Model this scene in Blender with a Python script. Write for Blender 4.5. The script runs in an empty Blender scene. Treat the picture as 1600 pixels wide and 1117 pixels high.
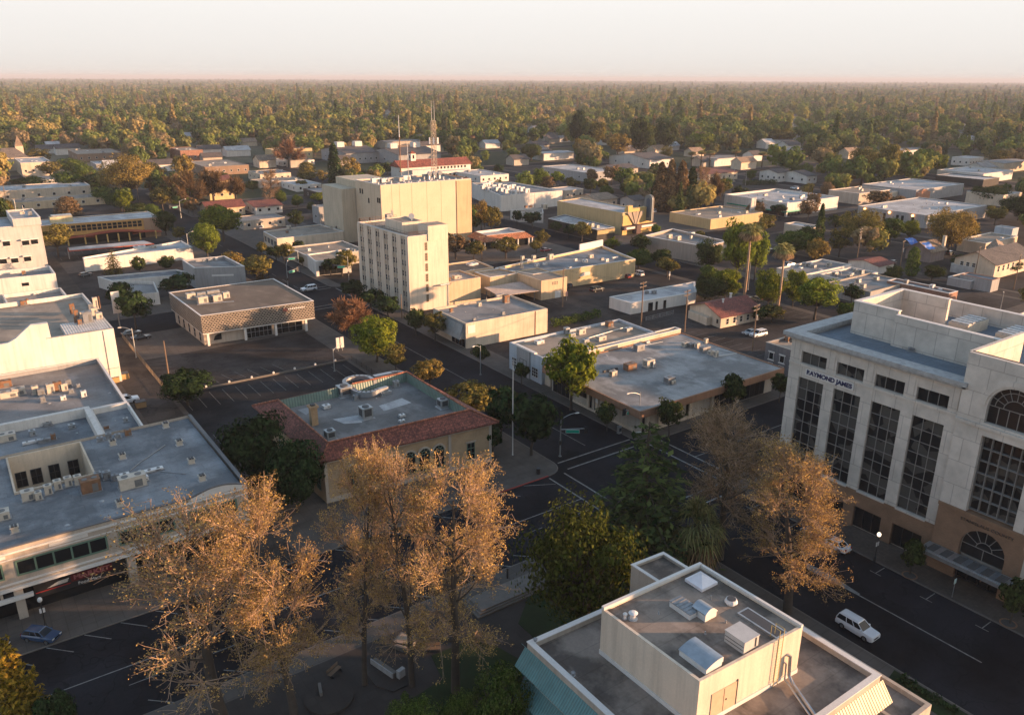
import bpy, math, random
import numpy as np
from mathutils import Vector, Matrix

# ---- scene, camera, sky, sun, exposure
SC = bpy.context.scene
COL = SC.collection
CAM_H = 63.0
FOC, PCX, PCY = 1250.0, 800.0, 558.5          # photograph is 1600 x 1117

def _axes():
    p = math.atan((PCY - 122.5) / FOC)
    y, r = math.radians(35.4), math.radians(0.25)
    fw = np.array([math.sin(y) * math.cos(p), math.cos(y) * math.cos(p), -math.sin(p)])
    rt = np.array([math.cos(y), -math.sin(y), 0.0])
    up = np.cross(rt, fw)
    return np.array([rt * math.cos(r) + up * math.sin(r), -rt * math.sin(r) + up * math.cos(r), fw])

AX = _axes()
cam_data = bpy.data.cameras.new("camera")
cam_data.sensor_width = 36.0
cam_data.lens = 36.0 * FOC / 1600.0
cam_data.clip_start, cam_data.clip_end = 1.0, 250000.0
cam = bpy.data.objects.new("camera", cam_data)
COL.objects.link(cam)
m4 = Matrix.Identity(4)
for i in range(3):
    m4[i][0], m4[i][1], m4[i][2] = AX[0][i], AX[1][i], -AX[2][i]
m4[2][3] = CAM_H
cam.matrix_world = m4
SC.camera = cam

SUN_EL = 7.4                                   # degrees above the horizon
SUN_AZ = 125.4                                 # clockwise from +Y
world = bpy.data.worlds.new("World")
SC.world = world
world.use_nodes = True
wn = world.node_tree
bg = wn.nodes["Background"]
sky = wn.nodes.new("ShaderNodeTexSky")
sky.sky_type = 'NISHITA'
sky.sun_disc = False
sky.sun_elevation = math.radians(SUN_EL)
sky.sun_rotation = math.radians(SUN_AZ)
sky.altitude = 20
sky.air_density, sky.dust_density, sky.ozone_density = 1.0, 2.2, 1.2
# low evening haze bank: pale peach at the skyline, cream above, the physical sky from about 30 degrees up
geo_ = wn.nodes.new("ShaderNodeTexCoord")
sep_ = wn.nodes.new("ShaderNodeSeparateXYZ")
wn.links.new(geo_.outputs['Generated'], sep_.inputs[0])
cr_ = wn.nodes.new("ShaderNodeValToRGB")
for e_, (p_, c_) in zip((cr_.color_ramp.elements[0], cr_.color_ramp.elements[1], cr_.color_ramp.elements.new(.03), cr_.color_ramp.elements.new(.10), cr_.color_ramp.elements.new(.2)),
                        ((0.0, (.83, .79, .745)), (.40, (.68, .80, 1.0)), (.03, (.91, .875, .835)), (.10, (1.02, .995, .965)), (.2, (.95, .97, 1.0)))):
    e_.position, e_.color = p_, (*c_, 1)
wn.links.new(sep_.outputs[2], cr_.inputs[0])
gain = wn.nodes.new("ShaderNodeVectorMath")
gain.operation = 'SCALE'
gain.inputs['Scale'].default_value = 2.0
wn.links.new(cr_.outputs[0], gain.inputs[0])
mixs = wn.nodes.new("ShaderNodeMix")
mixs.data_type = 'RGBA'
mr_ = wn.nodes.new("ShaderNodeMapRange")
mr_.interpolation_type = 'SMOOTHSTEP'
mr_.inputs[1].default_value, mr_.inputs[2].default_value = .18, .5
wn.links.new(sep_.outputs[2], mr_.inputs[0])
wn.links.new(mr_.outputs[0], mixs.inputs[0])
wn.links.new(gain.outputs[0], mixs.inputs[6])
wn.links.new(sky.outputs[0], mixs.inputs[7])
wn.links.new(mixs.outputs[2], bg.inputs[0])
bg.inputs[1].default_value = 0.15
sl = bpy.data.lights.new("sun", 'SUN')
sl.energy, sl.angle, sl.color = 4.5, math.radians(0.5), (1.0, 0.575, 0.315)
so = bpy.data.objects.new("sun", sl)
COL.objects.link(so)
_e, _a = math.radians(SUN_EL), math.radians(SUN_AZ)
SUNV = Vector((math.sin(_a) * math.cos(_e), math.cos(_a) * math.cos(_e), math.sin(_e)))
so.rotation_euler = SUNV.to_track_quat('Z', 'Y').to_euler()
SC.view_settings.view_transform = 'Standard'
SC.view_settings.look = 'None'
SC.view_settings.exposure = 1.7
SC.cycles.max_bounces = 6
SC.cycles.diffuse_bounces = 2
SC.cycles.glossy_bounces = 2
SC.cycles.transmission_bounces = 3
SC.cycles.transparent_max_bounces = 4
SC.cycles.volume_bounces = 0
SC.cycles.sample_clamp_indirect = 4.0
SC.cycles.use_denoising = True

def ray(px, py):
    return np.array([(px - PCX) / FOC, -(py - PCY) / FOC, 1.0]) @ AX

def G(px, py, z=0.0):
    """the point of the plane at height z that the photograph shows at pixel px, py"""
    d = ray(px, py)
    t = (z - CAM_H) / d[2]
    return (float(d[0] * t), float(d[1] * t))

def hgt(bx, by, tx, ty):
    """height of an upright thing from its foot and its top in the photograph"""
    g = np.array(G(bx, by))
    d = ray(tx, ty)
    return float(CAM_H + d[2] * np.dot(d[:2], g) / np.dot(d[:2], d[:2]))

def pix(x, y, z):
    c = AX @ np.array([x, y, z - CAM_H])
    return PCX + FOC * c[0] / c[2], PCY - FOC * c[1] / c[2], c[2]

# ---- materials
MATS = {}

def _mat(name):
    m = bpy.data.materials.new(name)
    m.use_nodes = True
    nt = m.node_tree
    return m, nt, nt.nodes, nt.links, nt.nodes["Principled BSDF"]

def _noise(N, L, vec, scale, detail=4, rough=.55):
    n = N.new("ShaderNodeTexNoise")
    n.inputs['Scale'].default_value = scale
    n.inputs['Detail'].default_value = detail
    n.inputs['Roughness'].default_value = rough
    L.new(vec, n.inputs['Vector'])
    return n.outputs['Fac']

def _range(N, L, fac, a, b, lo, hi):
    r = N.new("ShaderNodeMapRange")
    r.inputs[1].default_value, r.inputs[2].default_value = a, b
    r.inputs[3].default_value, r.inputs[4].default_value = lo, hi
    L.new(fac, r.inputs[0])
    return r.outputs[0]

def _mulc(N, L, col, fac):
    m = N.new("ShaderNodeMix")
    m.data_type = 'RGBA'
    m.blend_type = 'MULTIPLY'
    m.inputs[0].default_value = 1.0
    if isinstance(col, tuple):
        m.inputs[6].default_value = (*col, 1)
    else:
        L.new(col, m.inputs[6])
    L.new(fac, m.inputs[7])
    return m.outputs[2]

def _mixc(N, L, fac, a, b):
    m = N.new("ShaderNodeMix")
    m.data_type = 'RGBA'
    L.new(fac, m.inputs[0])
    for s, c in ((6, a), (7, b)):
        if isinstance(c, tuple):
            m.inputs[s].default_value = (*c, 1)
        else:
            L.new(c, m.inputs[s])
    return m.outputs[2]

def _coord(N, L, obj=False, scale=None):
    if obj:
        v = N.new("ShaderNodeTexCoord").outputs['Object']
    else:
        v = N.new("ShaderNodeNewGeometry").outputs['Position']
    if scale:
        mp = N.new("ShaderNodeMapping")
        mp.inputs['Scale'].default_value = scale
        L.new(v, mp.inputs[0])
        v = mp.outputs[0]
    return v

def _bump(N, L, B, h, s, dist=.05):
    b = N.new("ShaderNodeBump")
    b.inputs['Strength'].default_value = s
    b.inputs['Distance'].default_value = dist
    L.new(h, b.inputs['Height'])
    L.new(b.outputs[0], B.inputs['Normal'])

def stucco(name, c, var=.2, rough=.85, streak=.22):
    """painted render or concrete with blotches, rain streaks and fine grain"""
    if name in MATS:
        return MATS[name]
    m, nt, N, L, B = _mat(name)
    v = _coord(N, L)
    a = _range(N, L, _noise(N, L, v, .22, 5), .3, .7, 1 - var, 1 + var * .5)
    s = _range(N, L, _noise(N, L, _coord(N, L, scale=(1.6, 1.6, .10)), 1.0, 4), .45, .75, 1.0, 1 - streak)
    g = _range(N, L, _noise(N, L, v, 6.0, 3), .3, .7, .94, 1.04)
    c1 = _mulc(N, L, _mulc(N, L, _mulc(N, L, c, a), s), g)
    L.new(c1, B.inputs['Base Color'])
    B.inputs['Roughness'].default_value = rough
    B.inputs['Specular IOR Level'].default_value = .25
    _bump(N, L, B, _noise(N, L, v, 9.0, 3), .25, .03)
    MATS[name] = m
    return m

def membrane(name, c, stain=(.5, .5, .5), amount=.5, seam=1.8, scale=.12):
    """flat roof felt: lap seams, ponding stains, pale patches"""
    if name in MATS:
        return MATS[name]
    m, nt, N, L, B = _mat(name)
    v = _coord(N, L)
    big = _noise(N, L, v, scale, 6, .62)
    f = _range(N, L, big, .43, .57, 0.0, amount)
    col = _mixc(N, L, f, c, tuple(x * y for x, y in zip(c, stain)))
    pale = _range(N, L, _noise(N, L, _coord(N, L, scale=(1, .5, 1)), scale * 2.3, 5, .6), .53, .66, 0, .5)
    col = _mixc(N, L, pale, col, tuple(min(.8, x * 1.45) for x in c))
    br = N.new("ShaderNodeTexBrick")
    br.inputs['Scale'].default_value = 1.0
    br.inputs['Brick Width'].default_value = seam * 5
    br.inputs['Row Height'].default_value = seam
    br.inputs['Mortar Size'].default_value = .07
    br.inputs['Mortar Smooth'].default_value = .6
    br.inputs['Color1'].default_value = (1, 1, 1, 1)
    br.inputs['Color2'].default_value = (.93, .93, .93, 1)
    br.inputs['Mortar'].default_value = (.80, .80, .80, 1)
    L.new(v, br.inputs['Vector'])
    col = _mulc(N, L, col, br.outputs['Color'])
    g = _range(N, L, _noise(N, L, v, 3.0, 4, .7), .3, .7, .88, 1.08)
    col = _mulc(N, L, col, g)
    L.new(col, B.inputs['Base Color'])
    B.inputs['Roughness'].default_value = .85
    B.inputs['Specular IOR Level'].default_value = .2
    MATS[name] = m
    return m

def asphalt(name, c, patch=.35):
    if name in MATS:
        return MATS[name]
    m, nt, N, L, B = _mat(name)
    v = _coord(N, L)
    a = _range(N, L, _noise(N, L, v, .09, 6, .6), .35, .65, 1 - patch, 1 + patch)
    b = _range(N, L, _noise(N, L, v, 2.5, 5, .7), .3, .7, .85, 1.15)
    vo = N.new("ShaderNodeTexVoronoi")
    vo.feature = 'DISTANCE_TO_EDGE'
    vo.inputs['Scale'].default_value = .11
    wv = N.new("ShaderNodeVectorMath")
    wv.operation = 'ADD'
    L.new(v, wv.inputs[0])
    nz = N.new("ShaderNodeTexNoise")
    nz.inputs['Scale'].default_value = .3
    L.new(v, nz.inputs['Vector'])
    sc = N.new("ShaderNodeVectorMath")
    sc.operation = 'SCALE'
    sc.inputs['Scale'].default_value = 7.0
    L.new(nz.outputs['Color'], sc.inputs[0])
    L.new(sc.outputs[0], wv.inputs[1])
    L.new(wv.outputs[0], vo.inputs['Vector'])
    cr = _range(N, L, vo.outputs['Distance'], .0, .014, .5, 1.0)
    br = N.new("ShaderNodeTexBrick")
    br.inputs['Scale'].default_value = 1
    br.inputs['Brick Width'].default_value = 11
    br.inputs['Row Height'].default_value = 4.3
    br.inputs['Mortar Size'].default_value = .05
    br.inputs['Color1'].default_value, br.inputs['Color2'].default_value, br.inputs['Mortar'].default_value = (1, 1, 1, 1), (.72, .72, .74, 1), (.6, .6, .6, 1)
    L.new(wv.outputs[0], br.inputs['Vector'])
    col = _mulc(N, L, _mulc(N, L, _mulc(N, L, _mulc(N, L, c, a), b), cr), br.outputs['Color'])
    L.new(col, B.inputs['Base Color'])
    B.inputs['Roughness'].default_value = .9
    B.inputs['Specular IOR Level'].default_value = .12
    MATS[name] = m
    return m

def paving(name, c, size=1.5, joint=.7, var=.1):
    if name in MATS:
        return MATS[name]
    m, nt, N, L, B = _mat(name)
    v = _coord(N, L)
    br = N.new("ShaderNodeTexBrick")
    br.offset = 0
    br.inputs['Scale'].default_value = 1
    br.inputs['Brick Width'].default_value = size
    br.inputs['Row Height'].default_value = size
    br.inputs['Mortar Size'].default_value = .035
    br.inputs['Color1'].default_value = (*c, 1)
    br.inputs['Color2'].default_value = (*[x * (1 - var) for x in c], 1)
    br.inputs['Mortar'].default_value = (*[x * joint for x in c], 1)
    L.new(v, br.inputs['Vector'])
    a = _range(N, L, _noise(N, L, v, .25, 6, .65), .3, .7, .72, 1.12)
    L.new(_mulc(N, L, br.outputs['Color'], a), B.inputs['Base Color'])
    B.inputs['Roughness'].default_value = .9
    B.inputs['Specular IOR Level'].default_value = .15
    MATS[name] = m
    return m

def masonry(name, c, c2, mortar, w=.24, h=.08, mort=None):
    """bricks on upright walls of either direction"""
    if name in MATS:
        return MATS[name]
    m, nt, N, L, B = _mat(name)
    v = _coord(N, L)
    sp = N.new("ShaderNodeSeparateXYZ")
    L.new(v, sp.inputs[0])
    ad = N.new("ShaderNodeMath")
    ad.operation = 'ADD'
    L.new(sp.outputs[0], ad.inputs[0])
    L.new(sp.outputs[1], ad.inputs[1])
    cb = N.new("ShaderNodeCombineXYZ")
    L.new(ad.outputs[0], cb.inputs[0])
    L.new(sp.outputs[2], cb.inputs[1])
    br = N.new("ShaderNodeTexBrick")
    br.inputs['Scale'].default_value = 1
    br.inputs['Brick Width'].default_value = w
    br.inputs['Row Height'].default_value = h
    br.inputs['Mortar Size'].default_value = h * .12 if mort is None else mort
    br.inputs['Color1'].default_value = (*c, 1)
    br.inputs['Color2'].default_value = (*c2, 1)
    br.inputs['Mortar'].default_value = (*mortar, 1)
    L.new(cb.outputs[0], br.inputs['Vector'])
    a = _range(N, L, _noise(N, L, v, .5, 5, .6), .3, .7, .8, 1.12)
    L.new(_mulc(N, L, br.outputs['Color'], a), B.inputs['Base Color'])
    B.inputs['Roughness'].default_value = .85
    MATS[name] = m
    return m

def tiles(name, c, row=.34):
    """clay roof tiles: courses, single tile colours, weathering"""
    if name in MATS:
        return MATS[name]
    m, nt, N, L, B = _mat(name)
    v = _coord(N, L)
    vo = N.new("ShaderNodeTexVoronoi")
    vo.inputs['Scale'].default_value = 1 / row
    vo.inputs['Randomness'].default_value = .55
    L.new(v, vo.inputs['Vector'])
    sx = N.new("ShaderNodeSeparateColor")
    L.new(vo.outputs['Color'], sx.inputs[0])
    t = _range(N, L, sx.outputs[0], 0, 1, .55, 1.35)
    a = _range(N, L, _noise(N, L, v, .3, 5, .6), .3, .7, .72, 1.2)
    e = _range(N, L, vo.outputs['Distance'], .25, .6, 1.05, .55)
    L.new(_mulc(N, L, _mulc(N, L, _mulc(N, L, c, t), a), e), B.inputs['Base Color'])
    B.inputs['Roughness'].default_value = .8
    _bump(N, L, B, vo.outputs['Distance'], -.6, .1)
    MATS[name] = m
    return m

def ribbed(name, c, axis=0, pitch=.4, rough=.45, metal=0.0, depth=.6):
    if name in MATS:
        return MATS[name]
    m, nt, N, L, B = _mat(name)
    w = N.new("ShaderNodeTexWave")
    w.bands_direction = 'XYZ'[axis]
    w.inputs['Scale'].default_value = 1 / (pitch * 3.18)
    w.inputs['Distortion'].default_value = 0.15
    v = _coord(N, L)
    L.new(v, w.inputs['Vector'])
    a = _range(N, L, w.outputs['Fac'], .0, .35, 1 - depth * .5, 1.05)
    b = _range(N, L, _noise(N, L, v, .6, 5, .6), .3, .7, .75, 1.15)
    L.new(_mulc(N, L, _mulc(N, L, c, a), b), B.inputs['Base Color'])
    B.inputs['Roughness'].default_value = rough
    B.inputs['Metallic'].default_value = metal
    _bump(N, L, B, w.outputs['Fac'], depth, .08)
    MATS[name] = m
    return m

def paint(name, c, rough=.5, metal=0.0, var=.12, spec=.5, coat=0.0):
    """metal, plastic or car paint with faint dirt"""
    if name in MATS:
        return MATS[name]
    m, nt, N, L, B = _mat(name)
    v = _coord(N, L, obj=True)
    a = _range(N, L, _noise(N, L, v, 1.3, 5, .65), .3, .7, 1 - var, 1 + var * .5)
    L.new(_mulc(N, L, c, a), B.inputs['Base Color'])
    B.inputs['Roughness'].default_value = rough
    B.inputs['Metallic'].default_value = metal
    B.inputs['Specular IOR Level'].default_value = spec
    B.inputs['Coat Weight'].default_value = coat
    MATS[name] = m
    return m

def glass(name, c=(.012, .014, .016), rough=.08, blinds=0.0):
    if name in MATS:
        return MATS[name]
    m, nt, N, L, B = _mat(name)
    v = _coord(N, L)
    vo = N.new("ShaderNodeTexVoronoi")
    vo.inputs['Scale'].default_value = .55
    L.new(v, vo.inputs['Vector'])
    sx = N.new("ShaderNodeSeparateColor")
    L.new(vo.outputs['Color'], sx.inputs[0])
    f = _range(N, L, sx.outputs[0], .5, .56, 0.0, blinds)
    L.new(_mixc(N, L, f, c, (.17, .16, .14)), B.inputs['Base Color'])
    B.inputs['Roughness'].default_value = rough
    B.inputs['Specular IOR Level'].default_value = .22
    MATS[name] = m
    return m

def emit(name, c, s):
    if name in MATS:
        return MATS[name]
    m, nt, N, L, B = _mat(name)
    B.inputs['Base Color'].default_value = (*c, 1)
    B.inputs['Emission Color'].default_value = (*c, 1)
    B.inputs['Emission Strength'].default_value = s
    MATS[name] = m
    return m

def leafmat(name, c, c2=None, trans=.35, isl=.45, ramp=None):
    """leaves: every leaf its own tone, every tree its own hue, light passing through"""
    if name in MATS:
        return MATS[name]
    m, nt, N, L, B = _mat(name)
    N.remove(B)
    out = N["Material Output"]
    geo = N.new("ShaderNodeNewGeometry")
    oi = N.new("ShaderNodeObjectInfo")
    if ramp:
        cr = N.new("ShaderNodeValToRGB")
        cr.color_ramp.interpolation = 'LINEAR'
        while len(cr.color_ramp.elements) < len(ramp):
            cr.color_ramp.elements.new(.5)
        for e, (p, cc) in zip(cr.color_ramp.elements, ramp):
            e.position = p
            e.color = (*cc, 1)
        lo = N.new("ShaderNodeVectorMath")
        lo.operation = 'SCALE'
        lo.inputs['Scale'].default_value = 1
        L.new(oi.outputs['Location'], lo.inputs[0])
        nf = _range(N, L, _noise(N, L, lo.outputs[0], .006, 3, .6), .3, .7, -.32, .32)
        ad = N.new("ShaderNodeMath")
        ad.operation = 'ADD'
        ad.use_clamp = True
        L.new(oi.outputs['Random'], ad.inputs[0])
        L.new(nf, ad.inputs[1])
        L.new(ad.outputs[0], cr.inputs[0])
        base = cr.outputs[0]
    else:
        c2 = c2 or tuple(x * 1.5 for x in c)
        base = _mixc(N, L, _range(N, L, geo.outputs['Random Per Island'], .35, 1, 0, 1), c, c2)
        base = _mulc(N, L, base, _range(N, L, oi.outputs['Random'], 0, 1, .82, 1.18))
    k = _range(N, L, geo.outputs['Random Per Island'], 0, 1, 1 - isl, 1 + isl)
    base = _mulc(N, L, base, k)
    d = N.new("ShaderNodeBsdfDiffuse")
    t = N.new("ShaderNodeBsdfTranslucent")
    L.new(base, d.inputs[0])
    L.new(base, t.inputs[0])
    mx = N.new("ShaderNodeMixShader")
    mx.inputs[0].default_value = trans
    L.new(d.outputs[0], mx.inputs[1])
    L.new(t.outputs[0], mx.inputs[2])
    L.new(mx.outputs[0], out.inputs[0])
    MATS[name] = m
    return m

# ---- mesh building
class MB:
    """collects faces and links them as ONE mesh object"""

    def __init__(self):
        self.v, self.f, self.m = [], [], []

    def face(self, pts, mi=0):
        i = len(self.v)
        self.v += [tuple(map(float, p)) for p in pts]
        self.f.append(tuple(range(i, i + len(pts))))
        self.m.append(mi)

    def box(self, x0, y0, z0, x1, y1, z1, mi=0, mtop=None):
        self.prism([(x0, y0), (x1, y0), (x1, y1), (x0, y1)], z0, z1, mi, mtop)

    def prism(self, poly, z0, z1, mi=0, mtop=None, top=True, bot=True):
        n = len(poly)
        for i in range(n):
            a, b = poly[i], poly[(i + 1) % n]
            self.face([(a[0], a[1], z0), (b[0], b[1], z0), (b[0], b[1], z1), (a[0], a[1], z1)], mi)
        if top:
            self.face([(p[0], p[1], z1) for p in poly], mi if mtop is None else mtop)
        if bot:
            self.face([(p[0], p[1], z0) for p in poly[::-1]], mi)

    def obox(self, c, ang, w, d, z0, z1, mi=0, mtop=None):
        ca, sa = math.cos(ang), math.sin(ang)
        P = [(c[0] + x * ca - y * sa, c[1] + x * sa + y * ca) for x, y in ((-w / 2, -d / 2), (w / 2, -d / 2), (w / 2, d / 2), (-w / 2, d / 2))]
        self.prism(P, z0, z1, mi, mtop)

    def tube(self, pts, rad, n=6, mi=0, cap=True):
        pts = [Vector(p) for p in pts]
        if not hasattr(rad, '__len__'):
            rad = [rad] * len(pts)
        base = len(self.v)
        for k, p in enumerate(pts):
            d = (pts[min(k + 1, len(pts) - 1)] - pts[max(k - 1, 0)])
            if d.length < 1e-9:
                d = Vector((0, 0, 1))
            d.normalize()
            a = Vector((0, 0, 1)) if abs(d.z) < .9 else Vector((1, 0, 0))
            u = d.cross(a).normalized()
            w = d.cross(u)
            for j in range(n):
                t = 2 * math.pi * j / n
                q = p + (u * math.cos(t) + w * math.sin(t)) * rad[k]
                self.v.append((q.x, q.y, q.z))
        for k in range(len(pts) - 1):
            for j in range(n):
                a = base + k * n + j
                b = base + k * n + (j + 1) % n
                self.f.append((a, a + n, b + n, b))
                self.m.append(mi)
        if cap:
            self.f.append(tuple(base + j for j in range(n)))
            self.m.append(mi)
            e = base + (len(pts) - 1) * n
            self.f.append(tuple(e + j for j in range(n - 1, -1, -1)))
            self.m.append(mi)

    def cyl(self, c, r, z0, z1, n=12, mi=0, r2=None):
        self.tube([(c[0], c[1], z0), (c[0], c[1], z1)], [r, r if r2 is None else r2], n, mi)

    def ball(self, c, r, n=8, mi=0, sz=1.0):
        ks = max(4, n // 2)
        pts = [(c[0], c[1], c[2] + r * sz * -math.cos(math.pi * k / ks)) for k in range(ks + 1)]
        self.tube(pts, [max(.002, r * math.sin(math.pi * k / ks)) for k in range(ks + 1)], n, mi)

    def build(self, name, mats, parent=None, smooth=False, world=True):
        if not isinstance(mats, (list, tuple)):
            mats = [mats]
        v = self.v
        if parent is not None and world:
            l = origin(parent)
            v = [(a - l[0], b - l[1], c - l[2]) for a, b, c in v]
        me = bpy.data.meshes.new(name)
        me.from_pydata(v, [], self.f)
        for mt in mats:
            me.materials.append(mt)
        if len(mats) > 1:
            me.polygons.foreach_set('material_index', self.m)
        if smooth:
            me.polygons.foreach_set('use_smooth', [True] * len(me.polygons))
        me.update()
        o = bpy.data.objects.new(name, me)
        COL.objects.link(o)
        if parent is not None:
            o.parent = parent
        return o

def origin(o):
    p = Vector(o.location)
    while o.parent is not None:
        o = o.parent
        p = p + Vector(o.location)
    return p

def tag(o, label=None, cat=None, group=None, kind=None):
    if label:
        o['label'] = label
    if cat:
        o['category'] = cat
    if group:
        o['group'] = group
    if kind:
        o['kind'] = kind
    return o

def thing(name, label, cat, loc=(0, 0, 0), group=None):
    o = bpy.data.objects.new(name, None)
    o.empty_display_size = .5
    COL.objects.link(o)
    o.location = loc
    return tag(o, label, cat, group)

def structure(name, mb, mats):
    return tag(mb.build(name, mats), kind='structure')

def npmesh(name, verts, faces4, mat):
    me = bpy.data.meshes.new(name)
    nv, nf = len(verts), len(faces4)
    me.vertices.add(nv)
    me.vertices.foreach_set('co', np.asarray(verts, dtype=np.float32).ravel())
    me.loops.add(nf * 4)
    me.loops.foreach_set('vertex_index', np.asarray(faces4, dtype=np.int32).ravel())
    me.polygons.add(nf)
    me.polygons.foreach_set('loop_start', np.arange(0, nf * 4, 4, dtype=np.int32))
    me.polygons.foreach_set('loop_total', np.full(nf, 4, dtype=np.int32))
    me.update(calc_edges=True)
    if mat:
        me.materials.append(mat)
    return me

# ---- trees
def unit(v):
    return v / np.maximum(np.linalg.norm(v, axis=-1, keepdims=True), 1e-9)

def leaf_quads(cen, nrm, size, rng, aspect=.6):
    """one small rhombic leaf (or leaf tuft) per centre"""
    n = len(cen)
    nrm = unit(nrm)
    a = unit(np.cross(nrm, rng.normal(size=(n, 3))))
    b = np.cross(nrm, a)
    s = (size * rng.uniform(.6, 1.35, size=(n, 1)))
    a = a * s
    b = b * s * aspect
    v = np.stack([cen - a, cen - b * .9 + a * .1, cen + a, cen + b * .9 + a * .1], axis=1).reshape(-1, 3)
    f = np.arange(4 * n).reshape(n, 4)
    return v, f

class Sticks:
    """branches as thin tapered prisms"""

    def __init__(self):
        self.V, self.F, self.n = [], [], 0

    def add(self, pts, rad, k=4):
        pts = np.asarray(pts, float)
        d = np.gradient(pts, axis=0)
        d = unit(d)
        ref = np.where(np.abs(d[:, 2:3]) < .9, np.array([[0, 0, 1.]]), np.array([[1., 0, 0]]))
        u = unit(np.cross(d, ref))
        w = np.cross(d, u)
        t = np.arange(k) * 2 * math.pi / k
        r = np.asarray(rad, float)[:, None, None]
        ring = pts[:, None, :] + r * (u[:, None, :] * np.cos(t)[None, :, None] + w[:, None, :] * np.sin(t)[None, :, None])
        m = len(pts)
        idx = self.n + np.arange(m * k).reshape(m, k)
        f = np.stack([idx[:-1], idx[1:], np.roll(idx, -1, 1)[1:], np.roll(idx, -1, 1)[:-1]], axis=-1).reshape(-1, 4)
        self.V.append(ring.reshape(-1, 3))
        self.F.append(f)
        self.n += m * k

    def mesh(self, name, mat):
        return npmesh(name, np.concatenate(self.V), np.concatenate(self.F), mat)

def bent(start, d, length, rng, up=.25, wob=.12, n=5):
    p = [np.array(start, float)]
    d = np.array(d, float)
    for i in range(n - 1):
        d = d + np.array([0, 0, up / n]) + rng.normal(size=3) * wob / math.sqrt(n)
        d = d / np.linalg.norm(d)
        p.append(p[-1] + d * length / (n - 1))
    return np.array(p), d

def g_round(rng, H=10., W=9., bot=.22, leaf=.42, n=2600, clumps=26, lump=.36, tall=1.0):
    """broadleaf: trunk, limbs, crown of leaf clumps with gaps between"""
    st = Sticks()
    cb = H * bot
    cz, rz, rx = (H + cb) / 2, (H - cb) / 2, W / 2
    fork = np.array([rng.normal() * .15, rng.normal() * .15, cb + rz * .25])
    st.add([(0, 0, -.2), (0, 0, cb * .5), fork], [W * .032, W * .026, W * .02], 7)
    C, N = [], []
    per = n // clumps
    for i in range(clumps):
        d = unit(rng.normal(size=3))
        d[2] = d[2] * .9 + .12
        q = rng.uniform(.45, .86) if i > 3 else rng.uniform(0, .4)
        c = np.array([d[0] * rx * q, d[1] * rx * q, cz + d[2] * rz * q])
        mid = (fork + c) / 2 + np.array([0, 0, -.06 * H * rng.random()])
        st.add([fork, mid, c], [W * .013, W * .008, W * .003], 4)
        r = lump * rx * rng.uniform(.5, 1.4)
        k = int(per * rng.uniform(.75, 1.25))
        o = unit(rng.normal(size=(k, 3)))
        o = o * (r * rng.uniform(.45, 1.12, size=(k, 1)) ** .6)
        o[:, 2] *= .8
        C.append(c + o)
        N.append(unit(o) + unit(o * 0 + (c - np.array([0, 0, cz]))) * .6 + rng.normal(size=(k, 3)) * .32)
    C, N = np.concatenate(C), np.concatenate(N)
    keep = C[:, 2] > cb * .8
    return st, leaf_quads(C[keep], N[keep], leaf, rng, .7)

def g_plane(rng, H=26., W=12., lo=.22, limbs=20, shoots=26, tw=5, leaf=.075, tuft=10, full=1.0):
    """tall street plane in early leaf: leader, steep limbs, each ending in a broom of straight shoots with leaf tufts at the tips"""
    st, br = Sticks(), Sticks()
    tr, _ = bent((0, 0, -.3), (rng.normal() * .03, rng.normal() * .03, 1), H * .86, rng, .3, .12, 9)
    st.add(tr, np.linspace(.46, .07, 9), 8)
    C = []
    for i in range(limbs):
        t = lo + (.98 - lo) * (i + rng.random()) / limbs
        z = t * 8.0
        k = min(int(z), 7)
        s = tr[k] * (1 - (z - k)) + tr[k + 1] * (z - k)
        az = i * 2.4 + rng.normal() * .4
        el = math.radians(rng.uniform(12, 40) + 30 * t)
        q_ = (t - lo) / (1 - lo)
        prof = min(1.0, .62 + q_ * .9) * (1 - max(0, q_ - .72) * 1.7)
        ln = W * .58 * prof * rng.uniform(.7, 1.1)
        if rng.random() > full:
            ln *= .55
        d = np.array([math.cos(az) * math.cos(el), math.sin(az) * math.cos(el), math.sin(el)])
        lb, _ = bent(s, d, ln * .62, rng, .35, .3, 5)
        st.add(lb, np.linspace(.08 + .08 * (1 - t), .045, 5), 5)
        for j in range(shoots):
            q = 4 * (.62 + .38 * rng.random() ** .5)
            k2 = min(int(q), 3)
            s2 = lb[k2] + (lb[k2 + 1] - lb[k2]) * (q - k2)
            dd = unit(d * .85 + rng.normal(size=3) * .5 + np.array([0, 0, .28 if q_ > .25 else -.1]))
            sl = W / 12 * rng.uniform(1.7, 3.9) * (.75 + .25 * prof)
            b2, d2 = bent(s2, dd, sl, rng, .35, .22, 5)
            br.add(b2, np.linspace(.045, .016, 5), 3)
            for m in range(tw):
                q3 = rng.uniform(1.5, 4.0)
                k3 = min(int(q3), 3)
                s3 = b2[k3] + (b2[k3 + 1] - b2[k3]) * (q3 - k3)
                d3 = unit(dd * .8 + rng.normal(size=3) * .55)
                b3, _ = bent(s3, d3, rng.uniform(.4, 1.1) * (W / 12), rng, .2, .3, 3)
                br.add(b3, [.02, .016, .011], 3)
                nt = rng.poisson(tuft)
                if nt:
                    C.append(b3[2] + rng.normal(size=(nt, 3)) * .16)
    C = np.concatenate(C)
    return st, leaf_quads(C, rng.normal(size=C.shape) + np.array([0, 0, .3]), leaf, rng, .75), br

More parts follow.
